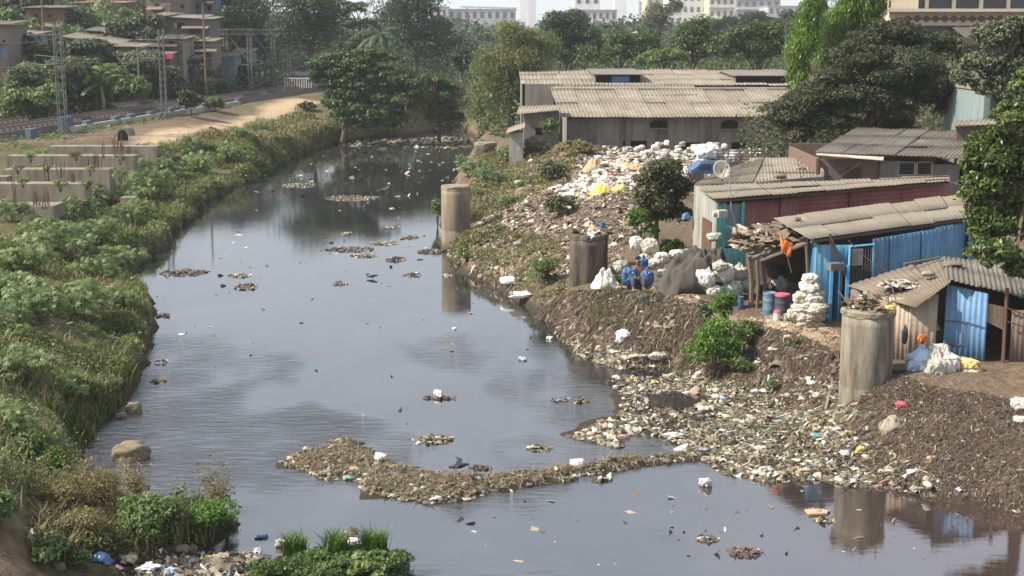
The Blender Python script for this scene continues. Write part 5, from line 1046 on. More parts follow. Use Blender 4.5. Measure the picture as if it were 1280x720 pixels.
# --- cream office building with a band of diamonds
Yc = 118.0; r = thing('cream_office_building', 'cream office block with brown diamond band and long dark window strips', 'building', tuple(Q(1190, 100, Yc)[:2])+(2.5,))
cx0, cx1 = Q(1111, 20, Yc)[0], Q(1400, 20, Yc)[0]; zc_ = lambda py: Q(0, py, Yc)[2]
def band(p0, p1, name, mat, y=0, x0=cx0, x1=cx1, lab=None, d=14): return MB().box(((x0+x1)/2, Yc+d/2+y, (zc_(p0)+zc_(p1))/2), (x1-x0, d, zc_(p0)-zc_(p1))).part(name, M[mat], r, label=lab)
band(-40, -4, 'wall', 'cream', 0); band(14, 32, 'wall', 'cream', -.5, lab='cream band with diamonds'); band(46, 56, 'wall', 'cream', 0); band(68, 115, 'wall', 'cream', 0)
band(-4, 14, 'window_strip', 'glass', .6, cx0+2.4); band(32, 46, 'window_strip', 'glass', .6, cx0+1); band(56, 68, 'window_strip', 'glass', .6)
MB().box((cx0+1.2, Yc+6, zc_(5)), (2.4, 12, zc_(-4)-zc_(14))).part('corner_pier', M['cream'], r)
MB().box(((cx0+cx1)/2, Yc-.9, zc_(13)), (cx1-cx0+1, 1.6, .25)).part('ledge', M['cream'], r)
MB().box(((cx0+cx1)/2, Yc-.3, zc_(51)), (cx1-cx0, .3, .5)).part('ledge', M['pinkwall'], r)
for k in range(16):
    px = 1135+k*11.5; q = Q(px, 23.5, Yc-.52); w = .42
    MB().prism([q+V(-w, 0, 0), q+V(0, 0, -.3), q+V(w, 0, 0), q+V(0, 0, .3)], V(0, -.05, 0)).part('diamond', M['brownpaint'], r)
q = Q(1208, 34, Yc-.4); MB().prism([q+V(-1.2, 0, 0), q+V(0, 0, -.9), q+V(1.2, 0, 0)], V(0, .3, 0)).part('chevron', M['cream'], r)
for k in range(9):
    px = 1124+k*34; q = Q(px, 5, Yc+.5); MB().box((q[0], Yc+.5, zc_(5)), (.3, .3, zc_(-4)-zc_(14))).part('mullion', M['cream'], r)
for px in (1195, 1229, 1262, 1300): q = Q(px, 39, Yc+.5); MB().box((q[0], Yc+.4, zc_(39)), (.35, .3, zc_(32)-zc_(46))).part('mullion', M['cream'], r)
for px in (1229, 1262): q = Q(px, 62, Yc+.4); MB().box((q[0], Yc+.4, zc_(62)), (.35, .3, zc_(56)-zc_(68))).part('mullion', M['brownpaint'], r)

# --- far city
def block(name, label, p0, p1, pt, Y, mat, depth, rows=0, cols=0, pb=40, slabs=False, group=None, cat='apartment block', roofthing=None, wcol='glass'):
    k_ = min(2.3, 2900/Y); Y *= k_; depth *= k_
    x0, x1 = Q(p0, 20, Y)[0], Q(p1, 20, Y)[0]; zt = Q(0, pt, Y)[2]; zb = 1.0; r = thing(name, label, cat, ((x0+x1)/2, Y, zb), group)
    MB().box(((x0+x1)/2, Y+depth/2, (zt+zb)/2), (x1-x0, depth, zt-zb)).part('wall', M[mat], r)
    fh = 3.1*k_
    for j in range(rows):
        zz = zt-1.2*k_-j*fh
        for i in range(cols):
            xx = x0+(x1-x0)*(i+.5)/cols; w = (x1-x0)/cols*.45
            MB().box((xx, Y+.0, zz), (w, .3, 1.35*k_)).part('window', M[wcol], r)
        if slabs: MB().box(((x0+x1)/2, Y-.8, zz-1.2*k_), ((x1-x0)*.96, 1.8, .7*k_)).part('balcony', M['farwhite'], r)
    MB().box(((x0+x1)/2, Y+depth/2, zt+.25), (x1-x0+.8, depth+.8, .4)).part('roof_slab', M['fargrey'], r)
    return r
block('far_hall', 'far long grey building with a flat canopy on its roof, top centre', 560, 645, 12, 330, 'fargrey', 14, 2, 9)
r = thing('rooftop_canopy', 'thin flat canopy standing on the far long grey building', 'canopy', tuple(Q(610, 10, 764)))
MB().slab(Q(576, 7.5, 764), Q(646, 9.5, 764), Q(646, 9, 784), Q(576, 7, 784), .8).part('roof', M['fargrey'], r)
for px in (584, 600, 616, 632, 642): MB().tube([Q(px, 14, 768), Q(px, 8.8, 768)], .4, 4).part('post', M['fargrey'], r)
block('far_building', 'white block at the left end of the far grey building', 544, 559, 9, 320, 'farwhite', 10, 2, 2)
block('stepped_building', 'far stepped grey building with dark rooftop storey, lower half', 715, 771, 13, 330, 'fargrey', 14, 3, 7, slabs=True)
block('stepped_building', 'white tower part of the far stepped building', 718, 750, -6, 336, 'farwhite', 10, 2, 3)
block('apartment_block', 'white apartment block left of the yellowish one on the skyline', 836, 885, -22, 400, 'farwhite', 16, 6, 6)
block('apartment_block', 'yellowish apartment block with balconies in the middle of the skyline row', 886, 918, -18, 390, 'faryellow', 16, 6, 4, slabs=True)
block('apartment_block', 'grey-white apartment block at the right end of the skyline row', 919, 975, -14, 410, 'fargrey', 16, 6, 6, slabs=True)
block('apartment_block', 'small pinkish block behind the pale hazy tree', 808, 834, -2, 420, 'faryellow', 14, 4, 3)
block('low_block', 'low grey block with a shaded storey below the skyline row', 960, 1000, 8, 380, 'fargrey', 14, 2, 5)
block('low_block', 'low turquoise-topped block under the right apartment row', 880, 925, 24, 300, 'bluewall', 10, 1, 5)
block('far_hut', 'blue-grey roof below the far long grey building', 580, 620, 31, 290, 'fargrey', 10, 1, 5)
block('hazy_tower', 'very faint tall tower left of centre on the skyline', 650, 660, -30, 1500, 'farwhite', 20, 0, 0, cat='tower'); block('hazy_tower', 'very faint broader tower beside the slim one on the skyline', 661, 670, -30, 1550, 'fargrey', 20, 0, 0, cat='tower')
block('hazy_tower', 'very faint tower right of the stepped building', 768, 783, -30, 1450, 'farwhite', 20, 0, 0, cat='tower'); block('hazy_tower', 'faint tower behind the drooping trees at the top right', 1020, 1034, -30, 1300, 'farwhite', 20, 0, 0, cat='tower'); block('hazy_tower', 'faint low tower behind the left end of the apartment row', 798, 812, 2, 900, 'fargrey', 20, 5, 3, cat='tower')
# yellow water tank on its hut
r = thing('water_tank', 'yellowish round water tank above the trees', 'water tank', tuple(Q(797, 60, 180)))
q = Q(797, 47, 180); MB().lathe((q[0], q[1], q[2]-.35), [(.85, 0), (.9, .1), (.9, .8), (.7, 1.0), (.25, 1.12)], 16).part('tank', M['faryellow'], r, smooth=True); m = MB()
m.box((q[0], q[1], q[2]-.45), (2, 2, .15))
for sx, sy in ((-1, -1), (1, -1), (1, 1), (-1, 1)): m.tube([q+V(sx*.8, sy*.8, -5), q+V(sx*.8, sy*.8, -.45)], .1, 4)
m.part('stand', M['concrete'], r)

# ------------------------------------------------------------------ slum houses on the slope
def house(label, p0, p1, pt, pb, Y, mat, depth=5, roofm='asb_dark', tilt=0.0, wins=(), door=None, over=.35, group=None, matl=None):
    if p0 > 60 and pb > 60: Y = max(Y, Yrail(p1)+11)
    x0, x1 = Q(p0, 50, Y)[0], Q(p1, 50, Y)[0]; zt = Q(0, pt, Y)[2]; zb = min(Q(0, pb, Y)[2], float(hz((x0+x1)/2, Y)))-.6
    r = thing('slum_house', label, 'house', ((x0+x1)/2, Y, zb), group); dz = tilt*S(Y)**-1*1.0
    MB().prism([V(x0, Y, zb), V(x1, Y, zb), V(x1, Y, zt-tilt/S(Y)), V(x0, Y, zt)], V(0, depth, 0)).part('wall', M[mat], r)
    a_ = V(x0-over, Y-over, zt+.03); b2 = V(x1+over, Y-over, zt+.03-tilt/S(Y)); c2 = b2+V(0, depth+over*2, .35); d2 = a_+V(0, depth+over*2, .35)
    sheetpart('roof', (a_, b2, c2, d2), M[roofm], r, pitch=.25, amp=.03, sheet=1.1, seed=int(p0), ragged=.3, t=.03)
    for (wx_, wy, ww, wh, fm) in wins:
        q = Q(wx_, wy, Y); s = S(Y); w_ = MB().box((q[0], Y-.02, q[2]), (ww/s, .08, wh/s)).part('window', M['dark'], r)
        MB().box((q[0], Y-.08, q[2]-wh/s/2-.05), (ww/s+.2, .14, .08)).part('sill', M['concrete'], w_)
    rs = np.random.RandomState(int(abs(p0))+7); s = S(Y); zb0 = Q(0, pt+(pb-pt)*.75, Y)[2]
    for k in range(3):
        xx = x0+(x1-x0)*rs.uniform(.12, .88); zz = rs.uniform(zb0, zt-.9); w2_, h2_ = rs.uniform(.5, 1.6), rs.uniform(.6, 1.5)
        if k < 2: MB().box((xx, Y-.015-.01*k, zz), (w2_, .05, h2_)).part('patch', M[['rustroof', 'tan', 'plaster', 'bluewall', 'asb_dark', 'rust'][rs.randint(6)]], r)
        else: a2 = V(xx-w2_, Y-.05, zz+.5); MB().slab(a2-V(0, 1.0, .35), a2+V(2*w2_, -1.0, -.35), a2+V(2*w2_, 0, 0), a2, .04).part('awning', M[['asb_dark', 'rustroof', 'tarp'][rs.randint(3)]], r)
    if door: q = Q(door[0], door[1], Y); MB().box((q[0], Y-.03, q[2]), (door[2]/S(Y), .08, door[3]/S(Y))).part('door', M[door[4]], r)
    return r
house('brown and pink brick house cut off by the left edge', -30, 10, 31, 100, 122, 'pinkwall', wins=[(5, 52, 3, 4, 0)], roofm='rustroof')
house('turquoise-fronted hut beside the left edge', 10, 37, 44, 66, 128, 'turqwall', 5, 'asb', door=None)
house('brown brick house with two small windows at the upper left', 34, 82, 10, 48, 150, 'brick', 6, wins=[(45, 20, 3, 4, 0), (62, 20, 3, 4, 0)])
house('long dark house under a pale sloping roof', 82, 142, 46, 74, 136, 'greywall', 5, 'asb', 9, wins=[(118, 60, 4, 5, 0)], door=(137, 66, 3, 14, 'white_wall'))
house('small hut with light roof edge right of the long dark house', 145, 172, 58, 78, 134, 'plaster', 4, 'asb', 1, wins=[(166, 68, 3, 4, 0)])
house('blue-grey roofed hut above the long dark house', 112, 145, 38, 50, 146, 'greywall', 4, 'sackblue' if False else 'asb_dark', 4)
house('low terracotta-topped house at the top, partly behind trees', 92, 155, 4, 16, 175, 'pinkwall', 6, 'terracotta')
house('upper two-storey house with a whitish door at the top', 185, 238, -6, 22, 168, 'pinkwall', 6, 'terracotta', wins=[(196, 8, 3, 5, 0), (228, 8, 4, 5, 0)], door=(210, 13, 8, 13, 'white_wall'))
house('blue-grey house behind the thin pole at the top', 236, 272, -4, 24, 172, 'bluewall', 6, 'asb_dark', wins=[(246, 8, 4, 6, 0), (262, 10, 5, 6, 0)])
house('grey rendered house with a square dark window', 205, 262, 21, 43, 152, 'greywall', 6, 'asb', 3, wins=[(226, 32, 9, 7, 0)])
house('small turquoise house joined to the grey rendered one', 194, 206, 20, 38, 151, 'turqwall', 6, 'asb', 0, wins=[(203, 24, 2, 3, 0)])
house('dark narrow house below the grey rendered house', 200, 228, 48, 66, 140, 'plaster', 5, 'asb_dark', 1, wins=[(214, 54, 5, 6, 0)])
house('pinkish house with light roof left of the railway gantry', 229, 264, 51, 82, 139, 'pinkwall', 5, 'asb', 1, wins=[(252, 62, 5, 8, 0), (240, 60, 5, 5, 0)])
house('bluish shack right of the pinkish house, behind the gantry', 266, 292, 71, 92, 142, 'bluewall', 4, 'asb_dark', 0, wins=[(278, 80, 3, 5, 0)])
house('light blue shack at the right end of the slum row', 292, 312, 66, 92, 146, 'turqwall', 4, 'asb_dark', 0, door=(300, 82, 4, 12, 'greywall'))
house('brown shack with rags hanging in front, above the rubble bank', 176, 210, 68, 94, 133, 'brick', 4, 'rustroof', 0, wins=[(192, 78, 6, 5, 0)])
house('whitish hut with red cloth above the rubble bank', 212, 244, 72, 92, 133, 'white_wall', 4, 'asb_dark', 0, wins=[(222, 80, 5, 8, 0)])
house('grey building rising over the far trees, top centre-left', 284, 300, -8, 16, 200, 'fargrey', 6, 'asb_dark')
house('half-built brown house at the very top left', 0, 28, -6, 14, 185, 'brick', 6, 'asb')
house('low white shed beside the small railway gantry', 354, 386, 95, 106, 168, 'farwhite', 4, 'asb')
# ------------------------------------------------------------------ railway
dr = nrm(V(RB[0]-RA[0], RB[1]-RA[1], 0)); pr_ = V(dr[1], -dr[0], 0)  # towards the river
LN = np.linalg.norm((RB-RA)[:2])+6; slope = (RB[2]-RA[2])/LN
rp_ = lambda t, off, z: V(RA[0], RA[1], RA[2])+dr*t+pr_*off+V(0, 0, slope*t+z)
secs = []
for i in range(60):
    t = -35+(LN+35)*i/59; secs += [rp_(t, -6.6, -.5), rp_(t, -5.6, .02), rp_(t, 1.5, .02), rp_(t, 2.1, -.6)]
fs = [(i*4+k, i*4+k+1, i*4+k+5, i*4+k+4) for i in range(59) for k in range(3)]
solo('track_bed', secs, fs, M['ballast'], label='brown stone ballast bed under the railway', cat='track bed', kind='structure', origin=V(*RA))
for tk, (o1, lab) in enumerate([(0, 'near railway track, closest to the river'), (-4.0, 'far railway track, nearer the slum houses')]):
    r = thing('railway_track', lab, 'railway track', rp_(0, o1, 0), 'railway tracks')
    for s in (-.72, .72):
        m = MB(); pts = [rp_(t, o1+s, .17) for t in np.linspace(-35, LN, 8)]
        for i in range(7):
            a_, b2 = pts[i], pts[i+1]; m.prism([a_+pr_*-.04, a_+pr_*.04, a_+pr_*.04+V(0, 0, .14), a_+pr_*-.04+V(0, 0, .14)], b2-a_)
        m.part('rail', M['rail'], r)
    m = MB(); az = math.atan2(pr_[1], pr_[0])
    for k in range(int((LN+35)/.75)): q = rp_(k*.75-34.7, o1, .1); m.box(q, (2.5, .25, .14), az)
    m.part('sleepers', M['sleeper'], r)
# parapet wall with blue posts along the near track
r = thing('parapet_wall', 'low cream trackside wall with slate blue posts', 'wall', rp_(30, 2.6, -1.0)); m = MB(); mb = []
for k, px in enumerate([40, 83, 110, 145, 164, 189, 213, 232, 254, 276, 298]):
    lo, hi = 0, LN
    for _ in range(40):
        mid = (lo+hi)/2; q = rp_(mid, 2.6, 0); pxq = 640+FPX*q[0]/(q[1]*CP+ (CH-q[2])*SP); lo, hi = (mid, hi) if pxq < px else (lo, mid)
    mb.append(lo)
    q = rp_(lo, 2.55, -.6 if k != 1 else -.3); MB().box(q, (.4, 1.0 if k != 1 else 1.6, 1.5 if k != 1 else 1.9), az).part('post', M['parapetblue'], r)
for a_, b2 in zip(mb[1:-1], mb[2:]): p0, p1 = rp_(a_, 2.6, -1.65), rp_(b2, 2.6, -1.65); m.prism([p0, p0+pr_*.22, p0+pr_*.22+V(0, 0, 1.55), p0+V(0, 0, 1.55)], p1-p0)
m.part('wall_panel', M['parapet'], r)
# small culvert arch beside the wall
q = Q(153, 163, 96); r = thing('culvert', 'small dark round culvert mouth below the trackside wall', 'culvert', (q[0], q[1], float(hz(q[0], q[1]))))
n_ = 10; m = MB(); outer = [q+V(cos(pi*i/n_)*.5, 0, sin(pi*i/n_)*.6-.4) for i in range(n_+1)]; inner = [q+V(cos(pi*i/n_)*.36, 0, sin(pi*i/n_)*.44-.4) for i in range(n_+1)]
for i in range(n_): m.prism([outer[i], outer[i+1], inner[i+1], inner[i]], V(0, 1.4, 0))
m.part('ring', M['concrete'], r); MB().prism(inner+[inner[-1]-V(0, 0, .3), inner[0]-V(0, 0, .3)], V(0, .02, 0)).part('opening', M['dark'], r)

def lattice(m, a, b, w, n, r=.035):
    a = np.array(a, float); b = np.array(b, float); d = nrm(b-a); u = nrm(np.cross(d, V(0, 1, .01))) if abs(d[2]) > .5 else V(0, 0, 1); v = np.cross(d, u)
    cs = [u*w/2+v*w/2, u*w/2-v*w/2, -u*w/2-v*w/2, -u*w/2+v*w/2]
    for c in cs: m.tube([a+c, b+c], r, 4)
    for i in range(n):
        p0 = a+(b-a)*i/n; p1 = a+(b-a)*(i+1)/n
        for k in range(4): m.tube([p0+cs[k], p1+cs[(k+1) % 4]], r*.6, 3)
    return m
def mast(label, px, pt, pb, Y, w=.45, arm=None, thin=False, group='railway masts and poles', mat='steel', zfix=None):
    a = Q(px, pb, Y); b = Q(px, pt, Y); a[2] = float(hz(a[0], a[1]))-.2 if zfix is None else zfix; b = V(a[0], a[1], b[2])
    r = thing('mast' if not thin else 'pole', label, 'mast' if not thin else 'pole', a, group); m = MB()
    if thin: m.tube([a, b], [.13, .08], 6)
    else: lattice(m, a, b, w, 14)
    m.part('shaft', M[mat], r)
    if arm:
        s = S(Y)
        for (dx, py, up) in arm: zq = Q(px, py, Y)[2]; MB().tube([V(a[0], Y, zq), V(a[0]+dx/s, Y, zq+up/s)], .05, 4).part('arm', M[mat], r)
    return r
mast('tall lattice mast beside the tracks at the left', 79, 28, 158, 101, .5, [(-30, 72, 3), (-30, 80, -2), (-38, 44, 0)])
mast('second lattice mast with long bracket arms', 206, 36, 152, 118, .4, [(-32, 50, 0), (-30, 74, 2), (28, 44, -2)])
mast('thin mast on the far side of the track beside the second lattice mast', 175, 58, 124, 128, thin=True, arm=[(12, 62, 4)])
mast('dark wooden pole standing tall in front of the upper slum houses', 257, 4, 92, 138, thin=True, mat='wood')
mast('dark pole at the upper left in front of the brown brick house', 55, -6, 50, 140, thin=True, mat='wood')
mast('slim pole right of the olive spreading tree', 981, 22, 85, 120, thin=True, mat='greyplastic')
def gantry(label, p0, p1, pt, pb, Y, second=0):
    a, b = Q(p0, pt, Y), Q(p1, pt, Y); za, zb = float(hz(a[0], Y))-.2, float(hz(b[0], Y))-.2; r = thing('gantry', label, 'gantry', (a[0], Y, za), 'railway gantries')
    for x, z in ((a[0], za), (b[0], zb)): m = MB(); lattice(m, V(x, Y, z), V(x, Y, a[2]+.4), .35, 12, .04); m.part('mast', M['steel'], r)
    m = MB(); lattice(m, V(a[0]-.6, Y, a[2]), V(b[0]+.6, Y, a[2]), .5, 12, .035); m.part('beam', M['steel'], r)
    m = MB(); m.tube([V(b[0]-.1, Y, a[2]-3.0), V(b[0]-2.2, Y, a[2]-.3)], .06, 4); m.tube([V(a[0], Y, a[2]-3.3), V(a[0]+2.4, Y, a[2]-3.4)], .05, 4); m.tube([V(b[0], Y, a[2]-3.5), V(b[0]+1.4, Y, a[2]-3.2)], .05, 4); m.part('bracket', M['steel'], r); return a
gantry('large steel gantry over the tracks, the left one of two', 281, 311, 40, 112, 148); gantry('small steel gantry over the tracks, the right one of two', 361, 387, 48, 98, 172)
gantry('second frame of the large gantry, its right neighbour', 313, 341, 40, 100, 160)
mast('far thin mast with cross arms behind the leaning dark tree', 538, 50, 90, 190, .5, [(-16, 55, 0), (-14, 70, 2)])
m = MB()
for (x0, y0, Y0_, x1, y1, Y1_) in [(-60, 76, 85, 79, 74, 101), (79, 74, 101, 206, 68, 118), (206, 68, 118, 296, 66, 148), (-60, 42, 85, 79, 46, 101), (79, 46, 101, 206, 48, 118), (206, 48, 118, 296, 52, 148)]:
    a, b = Q(x0, y0, Y0_), Q(x1, y1, Y1_); m.tube([a+(b-a)*t-V(0, 0, .5*sin(pi*t)) for t in np.linspace(0, 1, 7)], .014, 3)
m.solo('overhead_wires', M['rail'], 'thin overhead railway wires strung between the masts', 'wires')
# striped marker and fence
r = thing('railing', 'short white railing beside the track near the umbrella tree', 'railing', tuple(Q(372, 103, 158))); m = MB()
for i in range(12): q = Q(356+i*3, 104, 158); m.box((q[0], 158, q[2]), (.1, .05, 1.0))
m.part('bars', M['farwhite'], r); m = MB(); m.tube([Q(355, 98, 158), Q(390, 98, 158)], .05, 4); m.part('top_rail', M['farwhite'], r)

# ------------------------------------------------------------------ concrete foundation beams on the left
def beam(label, p0, p1, ptop, pbot, z, depth, group='unfinished concrete beams', angle=0.06, slab=None):
    a = P(p0, pbot, z-.0); Yf = P(p1, ptop, z)[1]; x0 = P(p0, ptop, z)[0]; x1 = P(p1, ptop, z)[0]; h = (pbot-ptop)/S(Yf)+.7
    r = thing('concrete_beam', label, 'foundation beam', ((x0+x1)/2, Yf, z-h), group)
    MB().prism([V(x0, Yf, z-h), V(x1, Yf, z-h), V(x1, Yf, z), V(x0, Yf, z)], V(.0, depth, 0)).part('beam', M['concrete'], r)
    return r, x0, x1, Yf, z
def stubs(r, px0, px1, py, z, n, h, seed, dy=.5):
    rs = np.random.RandomState(seed); m = MB()
    for i in range(n):
        q = P(px0+(px1-px0)*(i+rs.rand()*.6)/n, py, z)+V(0, dy*rs.rand(), 0); m.tube([q-V(0, 0, .1), q+V(rs.randn()*.05, 0, h*(.6+.5*rs.rand()))], .022, 4)
    m.part('starter_bars', M['rust'], r)
b1 = beam('nearest concrete beam with a long shadowed slab in front', -60, 106, 230, 258, 3.0, 1.1); stubs(b1[0], 55, 63, 226, 3.0, 4, .95, 1, .1); stubs(b1[0], 73, 80, 226, 3.0, 4, .95, 2, .1); stubs(b1[0], 88, 94, 228, 3.0, 4, .5, 3, .1)
b0 = beam('low light concrete slab at the left edge in front of the nearest beam', -60, 66, 258, 272, 2.3, 1.7); stubs(b0[0], 17, 22, 258, 2.3, 4, 1.1, 4, .1); stubs(b0[0], 38, 62, 258, 2.3, 12, .65, 5)
b2_ = beam('second concrete beam from the near side, brownish at its right end', 4, 136, 212, 228, 3.1, 1.1); stubs(b2_[0], 108, 126, 212, 3.1, 9, .8, 6)
b3 = beam('third concrete beam from the near side with rusty bars at its end', 8, 167, 195, 208, 3.1, 1.1); stubs(b3[0], 127, 131, 196, 3.1, 4, .8, 7, .1); stubs(b3[0], 140, 156, 196, 3.1, 8, .9, 8)
b4 = beam('farthest concrete beam beneath the dirt path', 60, 196, 183, 192, 3.1, 1.1); stubs(b4[0], 140, 150, 184, 3.1, 7, .8, 9)
b5 = beam('short low concrete block behind the nearest beam at the left edge', -40, 8, 221, 226, 2.9, .8)
b6 = beam('small square concrete cap among castor bushes right of the beams', 150, 168, 247, 258, 1.9, .8)
def pilecap(label, px, py, D, h, z=None):
    q = G(px, py); MB().lathe((q[0], q[1], q[2]-.3), [(D/2, 0), (D/2, h+.3)], 20).solo('pile_cap', M['concrete'], label, 'pile cap')
pilecap('leaning grey block just above the water by the castor bushes', 158, 262, .8, .5)
# long rusty pipe on the dirt path
m = MB().tube([Q(108, 172, 90)+V(0, 0, 0), Q(165, 173, 89), Q(222, 178, 87)], .14, 8); v0_ = np.array(m.v); v0_[:, 2] = v0_[:, 2]-v0_[:, 2].min()+float(hz(-22, 88))+.02
solo('rusty_pipe', v0_, m.f, M['rust'], label='long rusty pipe lying along the edge of the dirt path', cat='pipe')

# ------------------------------------------------------------------ stones
def stone(label, px, py, w, hgt, seed, mat='rock', wet=False, Dp=.75, name='boulder', cat='rock', sink=.25):
    import bmesh
    q = P(px, py, 0) if wet else G(px, py); s = S(q[1]); rs = np.random.RandomState(seed); bm = bmesh.new(); bmesh.ops.create_icosphere(bm, subdivisions=4, radius=1)
    a, b, c = w/s/2, w/s/2*Dp, hgt/s/2/(1-sink)
    v = np.array([x.co[:] for x in bm.verts]); f = [[x.index for x in fc.verts] for fc in bm.faces]; bm.free()
    v = np.sign(v)*np.abs(v)**.75; k = 1+.3*fbm(v[:, 0]*1.1+seed, v[:, 1]*1.1+v[:, 2]*1.3, 1.6, 5); v = v*k[:, None]
    ca, sa = cos(rs.rand()*.5), sin(rs.rand()*.5); v = np.column_stack([v[:, 0]*a, v[:, 1]*b, v[:, 2]*c]); v = v+q+V(0, 0, c*(1-2*sink))
    return solo(name, v, f, M[mat], label=label, cat=cat, origin=q, smooth=True)
stone('big flat-topped brown boulder standing in the shallow water', 164, 573, 46, 22, 1, wet=True, Dp=.6)
stone('small dark rock with a wet side at the left shore', 167, 516, 20, 14, 2, wet=True)
stone('pale stone in the shallows, the rounder of two', 206, 294, 14, 6, 3, 'foam', wet=True); stone('low pale stone just below the rounder one', 204, 308, 12, 5, 4, 'concrete', wet=True)
stone('light stone beside the small dark rock', 152, 522, 13, 7, 5, 'concrete', wet=True); stone('stone half hidden under grass by the inlet', 96, 572, 18, 7, 6, 'concrete', wet=True)
stone('tan stone between the two shrubs of the spit', 221, 665, 20, 12, 7); stone('brown stone at the near edge of the spit', 228, 690, 0.1+18, 8, 8)
stone('flat pale rock sticking out of the left bank grass', 158, 392, 18, 8, 9, 'concrete'); stone('pale rock low in the left bank grass', 148, 480, 12, 8, 10, 'concrete')
stone('beige rock in the grass above the inlet', 85, 512, 12, 7, 11, 'concrete'); stone('grey stone at the soil foot near the bottom left', 75, 712, 16, 9, 12)
stone('black stone sitting on the rubbish bank at its right crest', 805, 378, 12, 10, 13, 'greyplastic'); stone('brown boulder near the top of the dump at its left', 655, 246, 24, 12, 14)
stone('dark rounded stone poking from ripples near the islet', 500, 512, 5, 4, 16, 'rock', wet=True)
stone('long pale stone lying below the pier in the water', 640, 353, 30, 7, 17, 'foam'); stone('tan block of stone on the end of the debris barrier', 721, 583, 20, 10, 18, 'foam', wet=True, sink=.15)
# culvert / clay pipe at far left and drain pipe in the cliff
def pipe(label, c, d, R, L, mat, name='drain_pipe'):
    c = np.array(c, float); d = nrm(np.array(d, float)); r = thing(name, label, 'pipe', c); n_ = 20; u = nrm(np.cross(d, V(0, 0, 1))); w = np.cross(u, d); vs = []; fs = []
    for (t, rr) in ((0, R*.84), (0, R), (-L, R), (-L, R*.84)): vs += [c+d*t+rr*(u*cos(2*pi*k/n_)+w*sin(2*pi*k/n_)) for k in range(n_)]
    for i in range(4):
        j = (i+1) % 4; fs += [(i*n_+k, i*n_+(k+1) % n_, j*n_+(k+1) % n_, j*n_+k) for k in range(n_)]
    part('pipe', vs, fs, M[mat], r, smooth=False); MB().tube([c-d*.5, c-d*.52], R*.83, n_).part('dark_inside', M['dark'], r); return r
pipe('brown clay drain pipe mouth poking from the cliff left of the fat pier', Q(970, 465, 39.3), (-.5, -1, -.1), .27, 1.2, 'rock')
pipe('large brown drain pipe sticking out of the bank at the left edge', Q(8, 585, 28.6), (.9, -.3, -.05), .34, 1.6, 'rust')

# ------------------------------------------------------------------ sacks
import bmesh
_bm = bmesh.new(); bmesh.ops.create_icosphere(_bm, subdivisions=5, radius=1); ICO = np.array([x.co[:] for x in _bm.verts]); ICOF = np.array([[x.index for x in fc.verts] for fc in _bm.faces]); _bm.free()
def sackmesh(w, h, d, seed, up=True, neck=True, lump=.16):
    rs = np.random.RandomState(seed); v = ICO.copy(); v = np.sign(v)*np.abs(v)**.72
    a = seed*3.7; k = 1+lump*1.5*fbm(v[:, 0]*1.5+a, v[:, 1]*1.5+v[:, 2]*1.2+a, 1.1, 3)-.20*np.clip(1-np.abs(fbm(v[:, 0]*2+a+7, v[:, 1]*1.7+v[:, 2]*1.9+a, 1.2, 3))*6, 0, 1)+.05*np.sin(np.arctan2(v[:, 1], v[:, 0])*9+seed+v[:, 2]*3)*(v[:, 2] > -.3)
    v = v*k[:, None]
    if up and neck: t = np.clip((v[:, 2]-.55)/.45, 0, 1); sc = 1-t*.72; v[:, 0] *= sc; v[:, 1] *= sc; v[:, 2] += t**3*.35
    v = v*np.array([w/2, d/2, h/2]); v[:, 2] -= v[:, 2].min(); return v
def sack(label, px, py, wpx, hpx, mat='sack', Y=None, seed=0, up=True, group=None, neck=True, rz=None, name='sack', cat='sack', d=.8, lump=.16, pos=None):
    q = (G(px, py) if Y is None else Q(px, py, Y)) if pos is None else np.array(pos, float); s = S(q[1]); rs = np.random.RandomState(seed+99)
    v = sackmesh(wpx/s, hpx/s, wpx/s*d, seed, up, neck, lump); a = rs.rand()*.6-.3 if rz is None else rz
    v = np.column_stack([v[:, 0]*cos(a)-v[:, 1]*sin(a), v[:, 0]*sin(a)+v[:, 1]*cos(a), v[:, 2]])+q-V(0, 0, .04)
    return solo(name, v, ICOF, M[mat], label=label, cat=cat, group=group, origin=q, smooth=True)
G1 = 'sacks heaped before the lowest shack'; KS = 1.22
sack('pale blue-grey sack slumped at the left of the pile before the blue door sheet', 1152, 472, 41, 36, 'sackblue', 36.2, 1, group=G1)
sack('tall whitish sack leaning in the pile left of the bright white one', 1168, 482, 31, 43, 'sackgrey', 35.9, 2, group=G1)
sack('bright white upright sack in the middle of the pile before the blue door sheet', 1181, 470, 32, 34, 'sack', 36.0, 3, group=G1)
sack('pale green bundle on top of the pile before the blue door sheet', 1172, 446, 29, 19, 'sackgreen', 36.5, 4, up=False, group=G1)
sack('low creamy sack spilling at the front of the pile', 1188, 492, 46, 22, 'sackdull', 35.5, 5, up=False, group=G1)
sack('brownish sack at the right end of the pile under the yellow one', 1212, 480, 34, 26, 'sackdull', 36.0, 6, up=False, group=G1)
sack('yellow plastic bundle resting on the right end of the pile', 1210, 462, 29, 16, 'yellow', 36.0, 7, up=False, group=G1)
sack('small clear grey bag right of the yellow bundle', 1231, 477, 19, 16, 'sackgrey', 36.2, 8, up=False, group=G1)
sack('grey creased sack between white sack and brown sack', 1201, 474, 22, 26, 'sackgrey', 36.3, 9, group=G1)
sack('small white knob of a tied bag above the white upright sack', 1178, 441, 14, 11, 'sack', 36.4, 10, group=G1)
sack('white sack at the right picture edge below the step', 1274, 512, 22, 18, 'sack', None, 11, up=False); sack('whitish rag heap below the sack at the right picture edge', 1278, 528, 22, 9, 'sackdull', None, 12, up=False)
G2 = 'stack of white sacks beside the drums'
